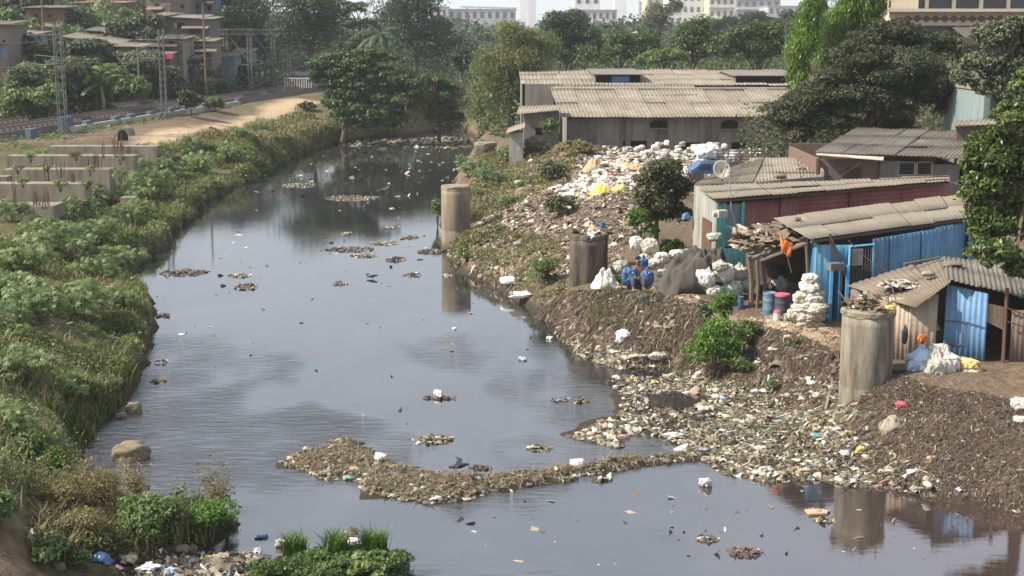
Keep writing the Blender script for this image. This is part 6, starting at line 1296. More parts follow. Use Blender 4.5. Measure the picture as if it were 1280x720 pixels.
st = [(1013, 411, 36, 12, 'sackdull', 'bottom sack of the white stack beside the drums'), (1012, 401, 38, 13, 'sackdull', 'second sack from the bottom of the white stack'), (1014, 390, 42, 13, 'sack', 'third sack from the bottom of the white stack'), (1017, 378, 28, 15, 'sack', 'fourth sack up, bulging to the right in the white stack'), (1002, 380, 20, 15, 'sackdull', 'smaller sack tucked into the left of the white stack'), (1013, 365, 28, 13, 'sack', 'sack just below the top of the white stack'), (1013, 354, 20, 12, 'sack', 'topmost small sack of the white stack'), (991, 398, 14, 12, 'sackdull', 'little cream sack leaning on the left foot of the white stack')]
for k, (px, py, w, h, mt, lab) in enumerate(st): sack(lab, px, py, w, h*1.15, mt, 41.2, 20+k, up=False, group=G2, d=.7, lump=.2)
G3 = 'white sacks by the stick shelter'
for k, (px, py, w, h, mt, lab) in enumerate([(884, 358, 22, 20, 'sack', 'white sack at the left of the pile by the stick shelter'), (905, 352, 26, 22, 'sack', 'big white sack in the middle of the pile by the stick shelter'), (924, 350, 24, 18, 'sackdull', 'cream sack at the right of the pile by the stick shelter'), (893, 370, 20, 14, 'sack', 'lower white sack of the pile by the stick shelter'), (916, 370, 26, 18, 'sackgreen', 'pale green-tinted sack at the front of the pile by the stick shelter'), (934, 366, 16, 20, 'sackgreen', 'greenish bag beside the crooked shelter post'), (900, 338, 20, 12, 'sackgrey', 'grey-white sack on top of the pile by the stick shelter'), (876, 348, 12, 12, 'sack', 'small white bag against the dark tarpaulin')]):
    sack(lab, px, py, w, h*1.1, mt, 43.6+.3*(k % 3), 40+k, up=k % 2 == 0, group=G3)
sack('grey-white sack between the round white sack and the man', 776, 340, 18, 16, 'sackgrey', 47.6, 61, up=False)
G4 = 'white sacks behind the seated man'
for k, (px, py, w, h, mt, lab) in enumerate([(795, 312, 18, 15, 'sack', 'round white sack farthest left in the heap behind the man'), (812, 318, 22, 18, 'sackdull', 'cream-white sack in the heap behind the man'), (828, 330, 20, 14, 'sack', 'white sack right behind the blue bag'), (817, 336, 26, 12, 'sackgrey', 'grey-white flat sack in front of the heap behind the man'), (846, 322, 18, 10, 'sack', 'white sack under the light green plant'), (860, 320, 16, 9, 'sackdull', 'cream sack beside the dark tarpaulin top'), (805, 330, 14, 12, 'sack', 'small white sack over the man\'s shoulder'), (893, 300, 20, 9, 'sackgreen', 'pale green-white bag on top of the dark tarpaulin'), (828, 346, 16, 10, 'sackgreen', 'green-tinted bag right of the blue bag')]):
    sack(lab, px, py, w, h*1.15, mt, (48.2-.5*(py-310)/20) if k != 7 else 46.6, 62+k, up=False, group=G4)
rs = np.random.RandomState(12)
lab = 'white plastic sack in the long heap in front of the warehouse'
for k in range(46):
    px = 775+rs.rand()*190; py = 184+rs.rand()*12 if px > 800 else 184+rs.rand()*20; b = G(px, py+4)
    if b[1] > 92: b = Q(px, py+3, 86+rs.rand()*4)
    sack(lab, 0, 0, 6+8*rs.rand(), 4+4*rs.rand(), ['sack', 'sack', 'sackdull', 'sackgrey', 'foam'][rs.randint(5)], pos=(b[0], b[1], b[2]+rs.rand()*.35), seed=100+k, up=False, group='white sacks in front of the warehouse')
lab = 'white sack lying on the upper part of the rubbish mound'
for k, (px, py) in enumerate([(748, 200), (756, 208), (762, 196), (735, 228), (722, 232), (745, 222), (690, 238), (776, 205), (782, 214), (795, 206), (730, 250), (727, 240), (673, 242), (708, 246), (650, 222), (648, 232), (780, 228), (772, 238), (752, 232), (790, 190), (806, 200)]):
    sack(lab, px, py, 6+8*rs.rand(), 4+4*rs.rand(), ['sack', 'foam', 'sackdull', 'sackgrey'][k % 4], None, 160+k, up=False, group='white sacks on the rubbish mound')

# draped cloths: heightfield over ellipsoid support
def drape(name, label, cat, px, py, wpx, hpx, mat, Y=None, seed=0, d=.8, peak=None, fold=.12):
    q = G(px, py) if Y is None else Q(px, py, Y); s = S(q[1]); rs = np.random.RandomState(seed); n_ = 34; u = np.linspace(-1, 1, n_); U, W = np.meshgrid(u, u)
    r2 = np.abs(U)**2.4+np.abs(W)**2.4; hh = np.clip(1-r2, 0, 1)**.55
    if peak: hh *= np.clip(1-.45*np.abs(U-peak), 0, 1)
    hh = hh*(1+.5*fbm(U*1.3+seed, W*1.3, 1.1, 4))+fold*(fbm(U*3+seed, W*2, 1.6, 3)*1.2-.5*np.clip(1-np.abs(fbm(U*2.2+seed, W*.9+3, 1.5, 2))*7, 0, 1))*hh**.4; x = U*wpx/s/2*(1+.15*fbm(W*2+seed, U, 1, 3)); y = W*wpx/s/2*d*(1+.15*fbm(U*2+seed, W, 1, 3))
    gx, gy = q[0]+x, q[1]+y; z = np.maximum(hz(gx.ravel(), gy.ravel()).reshape(gx.shape), q[2]-.35 if Y is None else q[2]-.5)+np.maximum(hh, 0)*hpx/s+.03
    idx_ = np.arange(n_*n_).reshape(n_, n_); f = np.stack([idx_[:-1, :-1], idx_[:-1, 1:], idx_[1:, 1:], idx_[1:, :-1]], -1).reshape(-1, 4)
    o = solo(name, np.stack([gx.ravel(), gy.ravel(), z.ravel()], 1), f, M[mat], label=label, cat=cat, smooth=True); return solidify(o, .015)
drape('tarpaulin', 'large dark grey-brown tarpaulin draped over a heap right of the seated man', 'tarpaulin', 862, 352, 84, 50, 'tarp', 45.0, 3, .55, .35, .3)
drape('tarpaulin', 'second dark tarpaulin fold reaching the turquoise wall', 'tarpaulin', 888, 332, 50, 36, 'tarp', 46.2, 5, .6, 0, .3)
drape('sack', 'big round white sack left of the seated man', 'sack', 757, 342, 36, 24, 'sack', 47.5, 60, .7, -.2, .3)
drape('cloth', 'pink cloth thrown over the dark tarpaulin', 'cloth', 893, 319, 24, 9, 'pink', 45.0, 7, .5, 0, .3)
drape('plastic_sheet', 'bright yellow plastic sheet on the rubbish mound', 'plastic sheet', 751, 243, 28, 12, 'yellowtarp', None, 8, .7, -.2, .3)
drape('plastic_sheet', 'duller yellow sheet right of the bright yellow one', 'plastic sheet', 773, 240, 20, 7, 'yellow', None, 9, .7, 0, .3)
drape('cardboard_sheet', 'torn tan cardboard sheet lying on the mound crest', 'cardboard', 741, 213, 26, 12, 'card', None, 10, .7, .2, .25)
drape('cardboard_sheet', 'flat pinkish-tan sheet beside the round tree on the mound', 'cardboard', 792, 212, 32, 7, 'card', None, 11, .8, 0, .15)
drape('cloth', 'reddish rag on the mound left of the round tree', 'cloth', 762, 222, 10, 5, 'pink', None, 12)
drape('cloth', 'blue plastic bag beside the whitewashed wall behind the round tree', 'plastic bag', 858, 258, 12, 8, 'bluep', 51.0, 14)
drape('cloth', 'blue plastic scrap at the waterline by the spit', 'plastic bag', 128, 702, 26, 9, 'bluep', None, 15, .7)
drape('cloth', 'white plastic sheet on the soil slope behind the spit', 'plastic bag', 63, 660, 20, 12, 'foam', None, 16, .8); drape('cloth', 'crumpled white plastic on the near soil slope', 'plastic bag', 45, 678, 16, 10, 'foam', None, 17, .8)
drape('plastic_bag', 'white and red plastic bag on the dark slope right of the fat pier', 'plastic bag', 1126, 507, 13, 2, 'pink', None, 18, .8)
drape('cloth_heap', 'tangle of pale twine on the slope below the sack pile', 'twine', 1112, 532, 26, 6, 'asb', None, 19, 1.0, 0, .6)
NETB = Q(1124, 357, 38.4)

# drums and buckets
def drum(label, px, pb, wpx, hpx, Y, mat, lid=None, name='drum'):
    q = Q(px, pb, Y); s = S(Y); R = wpx/s/2; h = hpx/s; r = thing(name, label, 'drum' if name == 'drum' else 'bucket', q)
    MB().lathe(q, [(R*.96, 0), (R, .05*h), (R, .3*h), (R*1.04, .33*h), (R, .36*h), (R, .64*h), (R*1.04, .67*h), (R, .7*h), (R*.97, .93*h), (R*1.02, .95*h), (R*1.02, h), (R*.9, h), (R*.9, h*.96)], 22).part('body', M[mat], r, smooth=True)
    if lid: MB().lathe(q+V(0, 0, h), [(R*1.03, 0), (R*1.0, .05), (R*.5, .07)], 22).part('lid', M[lid], r)
    return r
drum('slate blue plastic drum left of the pink-lidded one', 961, 396, 17, 32, 42.6, 'tealp'); drum('dark grey drum with a pink lid', 977, 396, 19, 28, 42.3, 'greyplastic', 'pink')
drum('small white bucket in front of the dark drum', 971, 402, 9, 12, 41.6, 'sack', 'pink', name='bucket'); drum('tiny pale bucket between white bucket and sack stack', 982, 401, 8, 9, 41.6, 'sackgrey', None, 'bucket')
drum('dark blue canister at the foot of the shelter beside green sack', 925, 386, 9, 16, 43.2, 'bluep'); drum('dark barrel in the shade behind the pink-lidded drum', 987, 390, 14, 26, 43.6, 'greyplastic')
sack('rounded blue bag standing just left of the seated man', 787, 357, 19, 25, 'bluep', 46.0, 90, up=True, neck=False)
sack('blue cloth bundle right of the seated man', 808, 357, 17, 20, 'bluep', 45.9, 91, up=False); sack('small blue sheet sticking up behind the man\'s right side', 804, 334, 12, 14, 'bluep', 47.0, 92)
drum('blue tub on the second pier top edge, hidden behind the rim', 753, 284, 7, 6, 51, 'bluep', None, 'bucket')
# satellite dish
q = Q(903, 212, 52.2); r = thing('satellite_dish', 'round beige satellite dish on the roof of the maroon shed', 'satellite dish', q-V(0, 0, .95)); n_ = 20; vs = []; fs = []
ax = nrm(V(.25, -1, .35)); u = nrm(np.cross(ax, V(0, 0, 1))); w = np.cross(u, ax)
for i, (rr, dd_) in enumerate([(0.02, -.1), (.15, -.08), (.28, -.04), (.36, 0)]): vs += [q+ax*dd_+rr*(u*cos(2*pi*k/n_)+w*sin(2*pi*k/n_)) for k in range(n_)]
for i in range(3): fs += [(i*n_+k, i*n_+(k+1) % n_, (i+1)*n_+(k+1) % n_, (i+1)*n_+k) for k in range(n_)]
o = part('dish', vs, fs, M['sackdull'], r, smooth=True); solidify(o, .02)
MB().tube([q-V(0, 0, .95), q-V(0, 0, .3), q-ax*.1], .03, 5).part('pole', M['steel'], r); MB().tube([q-V(0, 0, .3)+ax*.05, q+ax*.4], .015, 4).box(q+ax*.42, (.07, .07, .1)).part('receiver', M['steel'], r)
# small truck by the warehouse
q = Q(885, 213, 74); s = S(74); r = thing('small_truck', 'little blue truck with white load and slatted sides behind the satellite dish', 'truck', (q[0], 74, float(hz(q[0], 74))))
zt = lambda py: Q(0, py, 74)[2]; xt = lambda px: Q(px, 200, 74)[0]; zg = float(hz(q[0], 74))
c = [V(xt(862), 73.2, zg+.45), V(xt(893), 73.2, zg+.45), V(xt(893), 73.2, zt(202)), V(xt(874), 73.2, zt(202)), V(xt(866), 73.2, zt(209)), V(xt(862), 73.2, zt(211))]
MB().prism(c, V(0, 1.5, 0)).part('cab', M['bluep'], r)
MB().prism([V(xt(870), 73.17, zt(210)), V(xt(886), 73.17, zt(210)), V(xt(886), 73.17, zt(204)), V(xt(875), 73.17, zt(204))], V(0, .01, 0)).part('side_window', M['glass'], r)
MB().box(((xt(893)+xt(950))/2, 74, zg+.8), (xt(950)-xt(893), 1.6, .15)).part('bed', M['bluep'], r); m = MB()
for i in range(6): m.box(((xt(893)+xt(950))/2, 73.2, zt(187+i*3.6)), (xt(950)-xt(893), .04, .06))
for px in (893, 907, 921, 935, 950): m.box((xt(px), 73.17, (zt(186)+zg+.9)/2), (.06, .05, zt(186)-zg-.9))
m.part('slatted_side', M['steel'], r)
for px in (870, 935):
    for yy in (73.2, 74.7): MB().tube([V(xt(px), yy-.1, zg+.32), V(xt(px), yy+.1, zg+.32)], .32, 14).part('wheel', M['greyplastic'], r)
sack('big white load on the bed of the little blue truck', 0, 0, 30, 18, 'foam', pos=(xt(885), 74.3, zt(199)), seed=93, up=False); sack('white bag lying on the slatted truck bed', 0, 0, 24, 14, 'sack', pos=(xt(915), 74.2, zg+.9), seed=94, up=False)
# hanging things on tan wall, flag, rooftop sticks
q = Q(1131, 419, 37.25); sack('black and white bag hanging on the tan wall sheet', 0, 0, 9, 22, 'greyplastic', pos=(q[0], q[1], q[2]-.23), seed=95, d=.5, name='hanging_bag', cat='bag')
q = Q(1153, 422, 37.25); sack('orange cloth bag hanging on the brown wall sheet', 0, 0, 12, 12, 'orange', pos=(q[0], q[1], q[2]-.13), seed=96, up=False, d=.5, name='hanging_bag', cat='bag', lump=.5)
q = Q(983, 305, 42.4); r = thing('flag', 'small orange flag at the left tip of the blue shed roof', 'flag', q-V(0, 0, .5)); vs = [q+V((i/6-.5)*.4*(1-.3*j/5), .03*sin(i*1.5+j), .2-j*.09-i*.03) for j in range(6) for i in range(7)]
o = part('cloth', vs, [(j*7+i, j*7+i+1, (j+1)*7+i+1, (j+1)*7+i) for j in range(5) for i in range(6)], M['orange'], r, smooth=True); solidify(o, .008); MB().tube([q-V(-.2, 0, .9), q+V(-.17, 0, .3)], .015, 5).part('stick', M['wood'], r)
m = MB().tube([Q(1037, 292, 41.0), Q(1044, 310, 41.0), Q(1056, 345, 41.0)], .035, 5); m.slab(Q(1037, 300, 40.98), Q(1049, 318, 40.98), Q(1053, 326, 40.98), Q(1039, 318, 40.98), .03)
m.solo('ragged_stick', M['tarp'], 'ragged dark pole with cloth leaning beside the blue shed doorway', 'stick')
q = Q(1045, 333, 41.0); MB().box(q, (.45, .3, .22), .2).solo('wall_box', M['steel'], 'grey box fixed above the blue shed doorway', 'box')
m = MB().tube([Q(914, 262, 47.0), Q(912, 215, 50.5)], .02, 4).tube([Q(910, 216, 50.5), Q(916, 214, 50.5)], .02, 4); m.tube([Q(914, 262, 47.0), Q(922, 290, 47.0), Q(926, 318, 46.8)], .015, 4); m.solo('antenna_pole', M['steel'], 'thin dark pole with a hanging wire before the turquoise wall', 'pole')
# top of the fat pier: rubbish
def junk(root_lab, c, R, n, seed, name='rubbish_heap', pal='heap', s0=.1, s1=.35, group=None, hh=.18, cat='rubbish'):
    rs = np.random.RandomState(seed); a = rs.rand(n)*2*pi; r = np.sqrt(rs.rand(n))*1; Rx, Ry = (R if hasattr(R, '__len__') else (R, R)); p = np.column_stack([c[0]+Rx*r*np.cos(a), c[1]+Ry*r*np.sin(a), c[2]+rs.rand(n)*hh*(1-r**2)+.0])
    v, f = crumple(p, np.tile(V(0, 0, 1), (n, 1)), s0+(s1-s0)*rs.rand(n)**2, rs, .5); return solo(name, v, f, M['trash'], label=root_lab, cat=cat, group=group, origin=V(*c), col=np.repeat(palette(pal, n, rs), 4, 0))
junk('tangle of rubbish and sticks on top of the fat pier', T1, .62, 170, 5, pal='brown', hh=.3); q = Q(1106, 393, 35.9); sack('yellowish plastic bag drooping over the rim of the fat pier', 0, 0, 18, 14, 'yellow', pos=(T1[0]+.42, T1[1]-.35, T1[2]-.1), seed=97, up=False)
m = MB(); rs = np.random.RandomState(6)
for i in range(16): a = T1+V(rs.randn()*.3, rs.randn()*.3, .02); m.tube([a, a+V(rs.randn()*.25, rs.randn()*.2, .15+.35*rs.rand())], .014, 4)
m.solo('twigs', M['wood'], 'dry twigs standing up on top of the fat pier', 'twigs')
junk('rubbish lying on top of the dark stained pier', T2, .6, 60, 7, pal='brown', hh=.1)

junk('white netting bundle on the rusty roof of the lowest shack', NETB, (.55, .3), 260, 21, 'netting', 'white', .05, .22, hh=.16, cat='netting')
# ------------------------------------------------------------------ floating litter rafts and single pieces
RAFT = [(230, 341, 62, 10, 'longest raft of litter near the left bank narrows'), (300, 345, 32, 6, 'small raft just right of the longest left raft'), (308, 359, 30, 11, 'raft below the small one in the upper left water'), (437, 312, 62, 8, 'long dark raft in the middle of the upper river'), (480, 304, 36, 6, 'raft up and right of the long dark raft'), (455, 320, 34, 5, 'thin raft under the long dark raft'), (495, 325, 26, 8, 'round raft right of the thin raft'), (512, 297, 24, 6, 'twiggy raft toward the pier in the water'), (425, 355, 18, 7, 'small raft below the middle of the upper river'), (516, 344, 22, 6, 'raft between mid river and the right bank'), (487, 285, 16, 5, 'tiny raft highest in the grey water'), (432, 292, 14, 8, 'raft with a white lump in the upper river'), (548, 498, 44, 6, 'raft carrying one white lump in the wide pool'), (541, 550, 56, 14, 'spread-out litter raft above the debris barrier'), (674, 561, 30, 10, 'raft close above the right part of the debris barrier'), (602, 586, 28, 5, 'thin raft just behind the debris barrier'), (375, 232, 46, 7, 'white-topped raft in the dark reflection of the trees'), (885, 674, 26, 8, 'small dark-trailing raft in the lower right water'), (932, 691, 50, 14, 'flat brown raft nearest the bottom in the lower right water'), (752, 600, 26, 6, 'raft just below the tan block of the barrier'), (440, 248, 70, 8, 'pale streak of scum under the tree reflection'), (198, 477, 20, 5, 'little raft by the left shore below mid-height'), (200, 453, 14, 6, 'single pale clump by the left shore'), (205, 395, 16, 6, 'little twigs raft beside the left shore grass'), (440, 666, 14, 8, 'pale clump in the ripples above the islet'), (505, 624, 0.1+10, 4, 'white scrap beside the thick end of the barrier'), (560, 345, 12, 4, 'scrap raft near the right shore below the pier'), (540, 315, 38, 7, 'litter strip spreading from the pier into the river'), (700, 500, 26, 5, 'scattered scraps beside the pier reflection'), (726, 502, 18, 5, 'scraps just right of the pier reflection'), (770, 478, 30, 9, 'litter patch reaching out at the corner of the flats'), (1025, 640, 22, 7, 'flat tan board floating at the lower right'), (1030, 651, 26, 6, 'pale bag and weed under the tan board'), (500, 345, 4, 5, 'black speck')]
for k, (px, py, w, h, lab) in enumerate(RAFT[:-1]):
    c = P(px, py, .0); s = S(c[1]); Rx = w/s/2; Ry = h/s/2/((py-32)/FPX+.01); n = min(int(60+Rx*Ry*340), 900)
    junk(lab, (c[0], c[1], .0), (Rx, min(Ry, Rx*1.6)), n, 200+k, 'litter_raft', 'darkbrown' if k % 3 == 0 else 'flat', .03, .17, 'rafts of floating litter', .035, 'floating litter')
# a scatter of single floating bits
rs = np.random.RandomState(77); pz = pxl([(200, 500), (190, 360), (300, 250), (400, 190), (560, 180), (540, 300), (640, 400), (760, 480), (690, 540), (420, 540), (340, 600), (200, 600)]); pz2 = pxl([(400, 190), (570, 180), (555, 262), (430, 262), (330, 240)]); pz3 = pxl([(640, 620), (900, 600), (1100, 625), (1200, 700), (600, 715), (560, 640)])
xy = np.vstack([sample_poly(pz, 230, rs), sample_poly(pz2, 130, rs), sample_poly(pz3, 60, rs)]); n = len(xy); v, f = crumple(np.column_stack([xy, np.zeros(n)]), np.tile(V(0, 0, 1), (n, 1)), (.06+.22*rs.rand(n)**2)*np.clip(xy[:, 1]/60, .7, 1.6), rs, .2)
solo('floating_specks', v, f, M['trash'], origin=V(0, 0, 0), kind='stuff', label='specks of litter drifting on the river', cat='floating litter', col=np.repeat(palette('heap', n, rs), 4, 0))
stf = pxl([(500, 173), (575, 170), (600, 183), (560, 186), (500, 183), (420, 184), (440, 178)]); rs = np.random.RandomState(9); xy = sample_poly(stf, 1100, rs); n = len(xy)
v, f = crumple(np.column_stack([xy, np.zeros(n)]), np.tile(V(0, 0, 1), (n, 1)), .12+.35*rs.rand(n)**2, rs, .2); solo('far_scum', v, f, M['trash'], origin=V(0, 0, 0), kind='stuff', label='sheet of litter choking the far bend of the river', cat='floating litter', col=np.repeat(palette('flat', n, rs), 4, 0))
# distinctive single items
IT = [(476, 577, 16, 9, 'foam', 'blue-white plastic bag on the debris barrier'), (777, 428, 17, 12, 'foam', 'white foam sheet stuck at the foot of the bare slope'), (958, 592, 14, 10, 'sack', 'bright white bag at the lower edge of the flats'), (844, 549, 24, 9, 'sack', 'large white bag at the end of the dark side pool'), (881, 608, 15, 10, 'sack', 'white and reddish bag floating off the barrier'), (1075, 568, 12, 9, 'yellow', 'yellowish ball-shaped bag on the flats near the fat pier'), (924, 443, 9, 14, 'foam', 'white bottle hanging in the shrub right of the vine'), (934, 438, 5, 7, 'yellow', 'yellow scrap beside the white bottle'), (801, 449, 22, 5, 'sackdull', 'flat cream bag pile at the cliff toe'), (824, 452, 20, 8, 'sackdull', 'cream bag right of the flat bag pile'), (1020, 548, 10, 7, 'turq', 'teal scrap on the flats'), (656, 372, 30, 6, 'foam', 'pale slick of foam scraps at the waterline under the dump'), (770, 474, 10, 5, 'foam', 'white scrap at the corner pool'), (687, 424, 8, 4, 'foam', 'white scrap in the water by the dump'), (568, 412, 5, 3, 'foam', 'white scrap near the submerged pier shadow'), (653, 450, 10, 4, 'sackblue', 'pale blue scrap drifting in the pool'), (548, 496, 12, 8, 'foam', 'white lump on the raft in the wide pool'), (60, 655, 6, 4, 'foam', 'tiny white scrap on the soil'), (160, 703, 22, 8, 'sackdull', 'cream rag at the spit waterline'), (185, 712, 26, 8, 'foam', 'white plastic in the litter below the spit'), (215, 716, 14, 8, 'sackblue', 'pale blue container in the litter at the bottom'), (245, 705, 18, 7, 'greyplastic', 'black rag in the litter below the spit'), (272, 698, 24, 6, 'card', 'brown twigs and card between spit and islet'), (352, 683, 14, 9, 'sackdull', 'cream stone-like bag at the back of the islet'), (322, 690, 10, 6, 'foam', 'white scrap left of the islet'), (329, 672, 16, 5, 'bluep', 'dark blue scrap drifting above the islet'), (443, 679, 18, 6, 'foam', 'white foam behind the islet tufts'), (1165, 577, 13, 8, 'card', 'orange-brown ball in the dark slope'), (1140, 593, 14, 6, 'foam', 'white pebble-like foam on the dark shore'), (1148, 612, 20, 5, 'sackgrey', 'long pale scrap at the dark shore'), (1085, 605, 16, 5, 'sackdull', 'pale scrap in the water at the lower shore')]
for k, (px, py, w, h, mt, lab) in enumerate(IT):
    sack(lab, px, py, w, h*1.1, mt, None, 300+k, up=False, lump=.55, name='plastic_scrap' if mt != 'foam' else 'foam_scrap', cat='litter', d=.7, neck=False)
q = P(1020, 640, .03); MB().box(q, (.42, .3, .04), .1).solo('board', M['card'], 'tan square board afloat in the lower right water', 'board')
# branches on the slope
rs = np.random.RandomState(3)
for k, (pts_, lab) in enumerate([([(731, 410), (737, 395), (744, 375), (749, 368)], 'long pale branch leaning on the slope right of the second pier'), ([(826, 430), (832, 412), (828, 396)], 'forked pale branch on the bare cliff'), ([(832, 415), (842, 405)], 'short pale stick crossing the forked branch'), ([(1032, 515), (1037, 495), (1041, 478)], 'white plank standing against the cliff by the fat pier'), ([(1022, 500), (1032, 482), (1038, 472)], 'second pale plank leaning beside the white plank'), ([(990, 452), (1008, 448), (1022, 446)], 'stick lying on the cliff top'), ([(560, 262), (590, 250), (612, 240)], 'weathered log on the slope by the pier in the water'), ([(520, 612), (528, 600)], 'dark stick on the debris barrier'), ([(462, 590), (458, 576)], 'dark upright stump on the debris barrier')]):
    p3 = [G(a, b)+V(0, 0, .06) for a, b in pts_]; MB().tube(p3, [.045 if k not in (6,) else .16]*len(p3), 6).solo('branch', M['palebark'] if k < 6 else M['bark'], lab, 'branch')

for k, (px, py, Y, w, h, mt, lab) in enumerate([(958, 378, 44.6, 20, 26, 'tarp', 'dark bundle in the left of the stick shelter'), (975, 372, 44.9, 22, 30, 'sackgrey', 'shaded grey sack in the middle of the stick shelter'), (995, 378, 44.4, 22, 26, 'tarp', 'dark bundle in the right of the stick shelter'), (970, 350, 45.0, 26, 18, 'tarp', 'dark bundle high at the back of the stick shelter')]): sack(lab, px, py, w, h, mt, Y, 400+k, up=False, lump=.3)
for k, (px, py, Y, w, h, mt, lab) in enumerate([(1192, 259, 48.9, 10, 3, 'rustroof', 'dark brick on the upper right edge of the blue shed roof'), (1202, 264, 48.6, 7, 3, 'rust', 'brown brick next to the dark brick on the blue shed roof'), (1060, 268, 45.9, 12, 2, 'asb', 'pale slab scrap on the blue shed roof'), (997, 275, 43.8, 6, 3, 'rustroof', 'small stone at the left of the blue shed roof'), (1155, 183, 62.5, 16, 5, 'rustroof', 'broken sheet pieces on the rear shed roof'), (1168, 187, 61.5, 12, 4, 'concrete', 'pale rubble on the rear shed roof'), (1190, 332, 39.3, 22, 4, 'rustroof', 'dark scraps beside the ridge of the lowest shack roof'), (1160, 344, 38.4, 14, 4, 'asb', 'pale broken sheet lying on the lowest shack roof'), (975, 222, 57, 12, 4, 'rustroof', 'stones weighing down the beige roof'), (1000, 212, 60, 10, 3, 'concrete', 'pale rubble on the beige roof'), (927, 103, 118, 10, 3, 'rustroof', 'dark debris on the right dormer of the warehouse roof')]):
    o = stone(lab, px, py, w, h, 500+k, mt, name='roof_weight', cat='rubble'); p_ = Q(px, py, Y); o.location = [float(a) for a in p_]
for k, (a0, a1, Y0_, Y1_, lab) in enumerate([((996, 225), (1012, 215), 57, 60, 'thin stick lying on the beige roof'), ((1130, 330), (1175, 322), 40, 40.6, 'pole lying along the top of the lowest shack roof'), ((1085, 175), (1120, 168), 63, 64.5, 'batten on the rear shed roof')]): MB().tube([Q(a0[0], a0[1], Y0_), Q(a1[0], a1[1], Y1_)], .04, 5).solo('stick', M['wood'], lab, 'stick')

# ------------------------------------------------------------------ person, crow
def skin_figure(name, J, E, mat, parent, sub=2):
    og = ORG[parent.name]; me = bpy.data.meshes.new(name); me.from_pydata([tuple(np.array(p, float)) for p, _ in J], E, []); o = bpy.data.objects.new(name, me); COL.objects.link(o); o.parent = parent
    md = o.modifiers.new('Skin', 'SKIN'); md.use_smooth_shade = True
    for i, (_, r) in enumerate(J): sv = me.skin_vertices[0].data[i]; sv.radius = (r, r); sv.use_root = (i == 0)
    s2 = o.modifiers.new('Sub', 'SUBSURF'); s2.levels = sub; s2.render_levels = sub; me.materials.append(mat); ORG[o.name] = og; return o
b = Q(797, 357, 46.0); b[2] = float(hz(b[0], b[1])); r = thing('person', 'shirtless dark-haired man sitting among blue bags beside the white sacks, looking down at his hands', 'person', b)
# man sits on a low heap, knees up, facing the camera (-y), hands meeting before his belly
J = [((0, .12, .34), .13), ((0, .10, .52), .125), ((0, .07, .70), .14), ((0, .06, .80), .07), ((0, .03, .88), .055),           # pelvis, waist, chest, neck base, neck
     ((0, .01, .96), .085), ((0, -.01, 1.05), .09),                                                                      # head
     ((-.17, .06, .77), .06), ((-.25, .02, .55), .048), ((-.10, -.20, .47), .036), ((-.05, -.25, .46), .03),
     ((.17, .06, .77), .06), ((.26, .02, .56), .048), ((.11, -.20, .50), .036), ((.05, -.25, .49), .03),
     ((-.11, .04, .30), .10), ((-.19, -.30, .46), .07), ((-.17, -.38, .10), .048), ((-.17, -.50, .04), .04),
     ((.11, .04, .30), .10), ((.19, -.30, .44), .07), ((.17, -.38, .10), .048), ((.17, -.50, .04), .04)]
E = [(0, 1), (1, 2), (2, 3), (3, 4), (4, 5), (5, 6), (2, 7), (7, 8), (8, 9), (9, 10), (2, 11), (11, 12), (12, 13), (13, 14), (0, 15), (15, 16), (16, 17), (17, 18), (0, 19), (19, 20), (20, 21), (21, 22)]
skin_figure('body', J, E, M['skin'], r)
def fingers(c, side):
    JJ = [((c[0], c[1], c[2]), .024)]; EE = []
    for i in range(4):
        y = (i-1.5)*.02; k = len(JJ); JJ += [((c[0]+side*.03, c[1]-.035, c[2]+y), .0095), ((c[0]+side*.045, c[1]-.075+.006*abs(i-1.4), c[2]+y), .009), ((c[0]+side*.03, c[1]-.10+.008*abs(i-1.4), c[2]+y-.012), .008)]; EE += [(0, k), (k, k+1), (k+1, k+2)]
    k = len(JJ); JJ += [((c[0], c[1]-.025, c[2]+.045), .011), ((c[0]-side*.01, c[1]-.06, c[2]+.055), .0095)]; EE += [(0, k), (k, k+1)]; return JJ, EE
for c, sd in (((-.05, -.25, .46), 1), ((.05, -.25, .49), -1)): JJ, EE = fingers(c, sd); skin_figure('hand', JJ, EE, M['skin'], r, 1)
v = ICO*np.array([.098, .105, .085]); v = v*(1+.08*fbm(v[:, 0]*40, v[:, 1]*40+v[:, 2]*30, 1, 3))[:, None]; hv = v[:, 2] > -.02-.4*(v[:, 1]); fm_ = np.array([f for f in ICOF if hv[f].all()]); part('hair', v+b+V(0, .018, 1.085), fm_, M['hair'], r, smooth=True)
m = MB(); 
for s in (-1, 1): m.tube([b+V(s*.034, -.10, 1.02), b+V(s*.034, -.108, 1.02)], .012, 8)
m.tube([b+V(-.03, -.095, .965), b+V(.03, -.095, .965)], .006, 5); m.part('face_features', M['hair'], r); MB().tube([b+V(0, -.09, 1.03), b+V(0, -.118, .99)], [.01, .017], 6).tube([b+V(-.1, .01, 1.02), b+V(-.1, .01, .98)], .017, 6).tube([b+V(.1, .01, 1.02), b+V(.1, .01, .98)], .017, 6).part('nose_and_ears', M['skin'], r, smooth=True)
JS = [((0, .12, .33), .15), ((-.11, .03, .31), .125), ((-.19, -.30, .46), .088), ((-.172, -.375, .17), .07), ((.11, .03, .31), .125), ((.19, -.30, .44), .088), ((.172, -.375, .17), .07)]; skin_figure('trousers', JS, [(0, 1), (1, 2), (2, 3), (0, 4), (4, 5), (5, 6)], M['shorts'], r)
sack('low brown bundle the seated man sits on', 0, 0, 26, 12, 'tarp', pos=(b[0], b[1]+.18, b[2]-.02), seed=98, up=False)
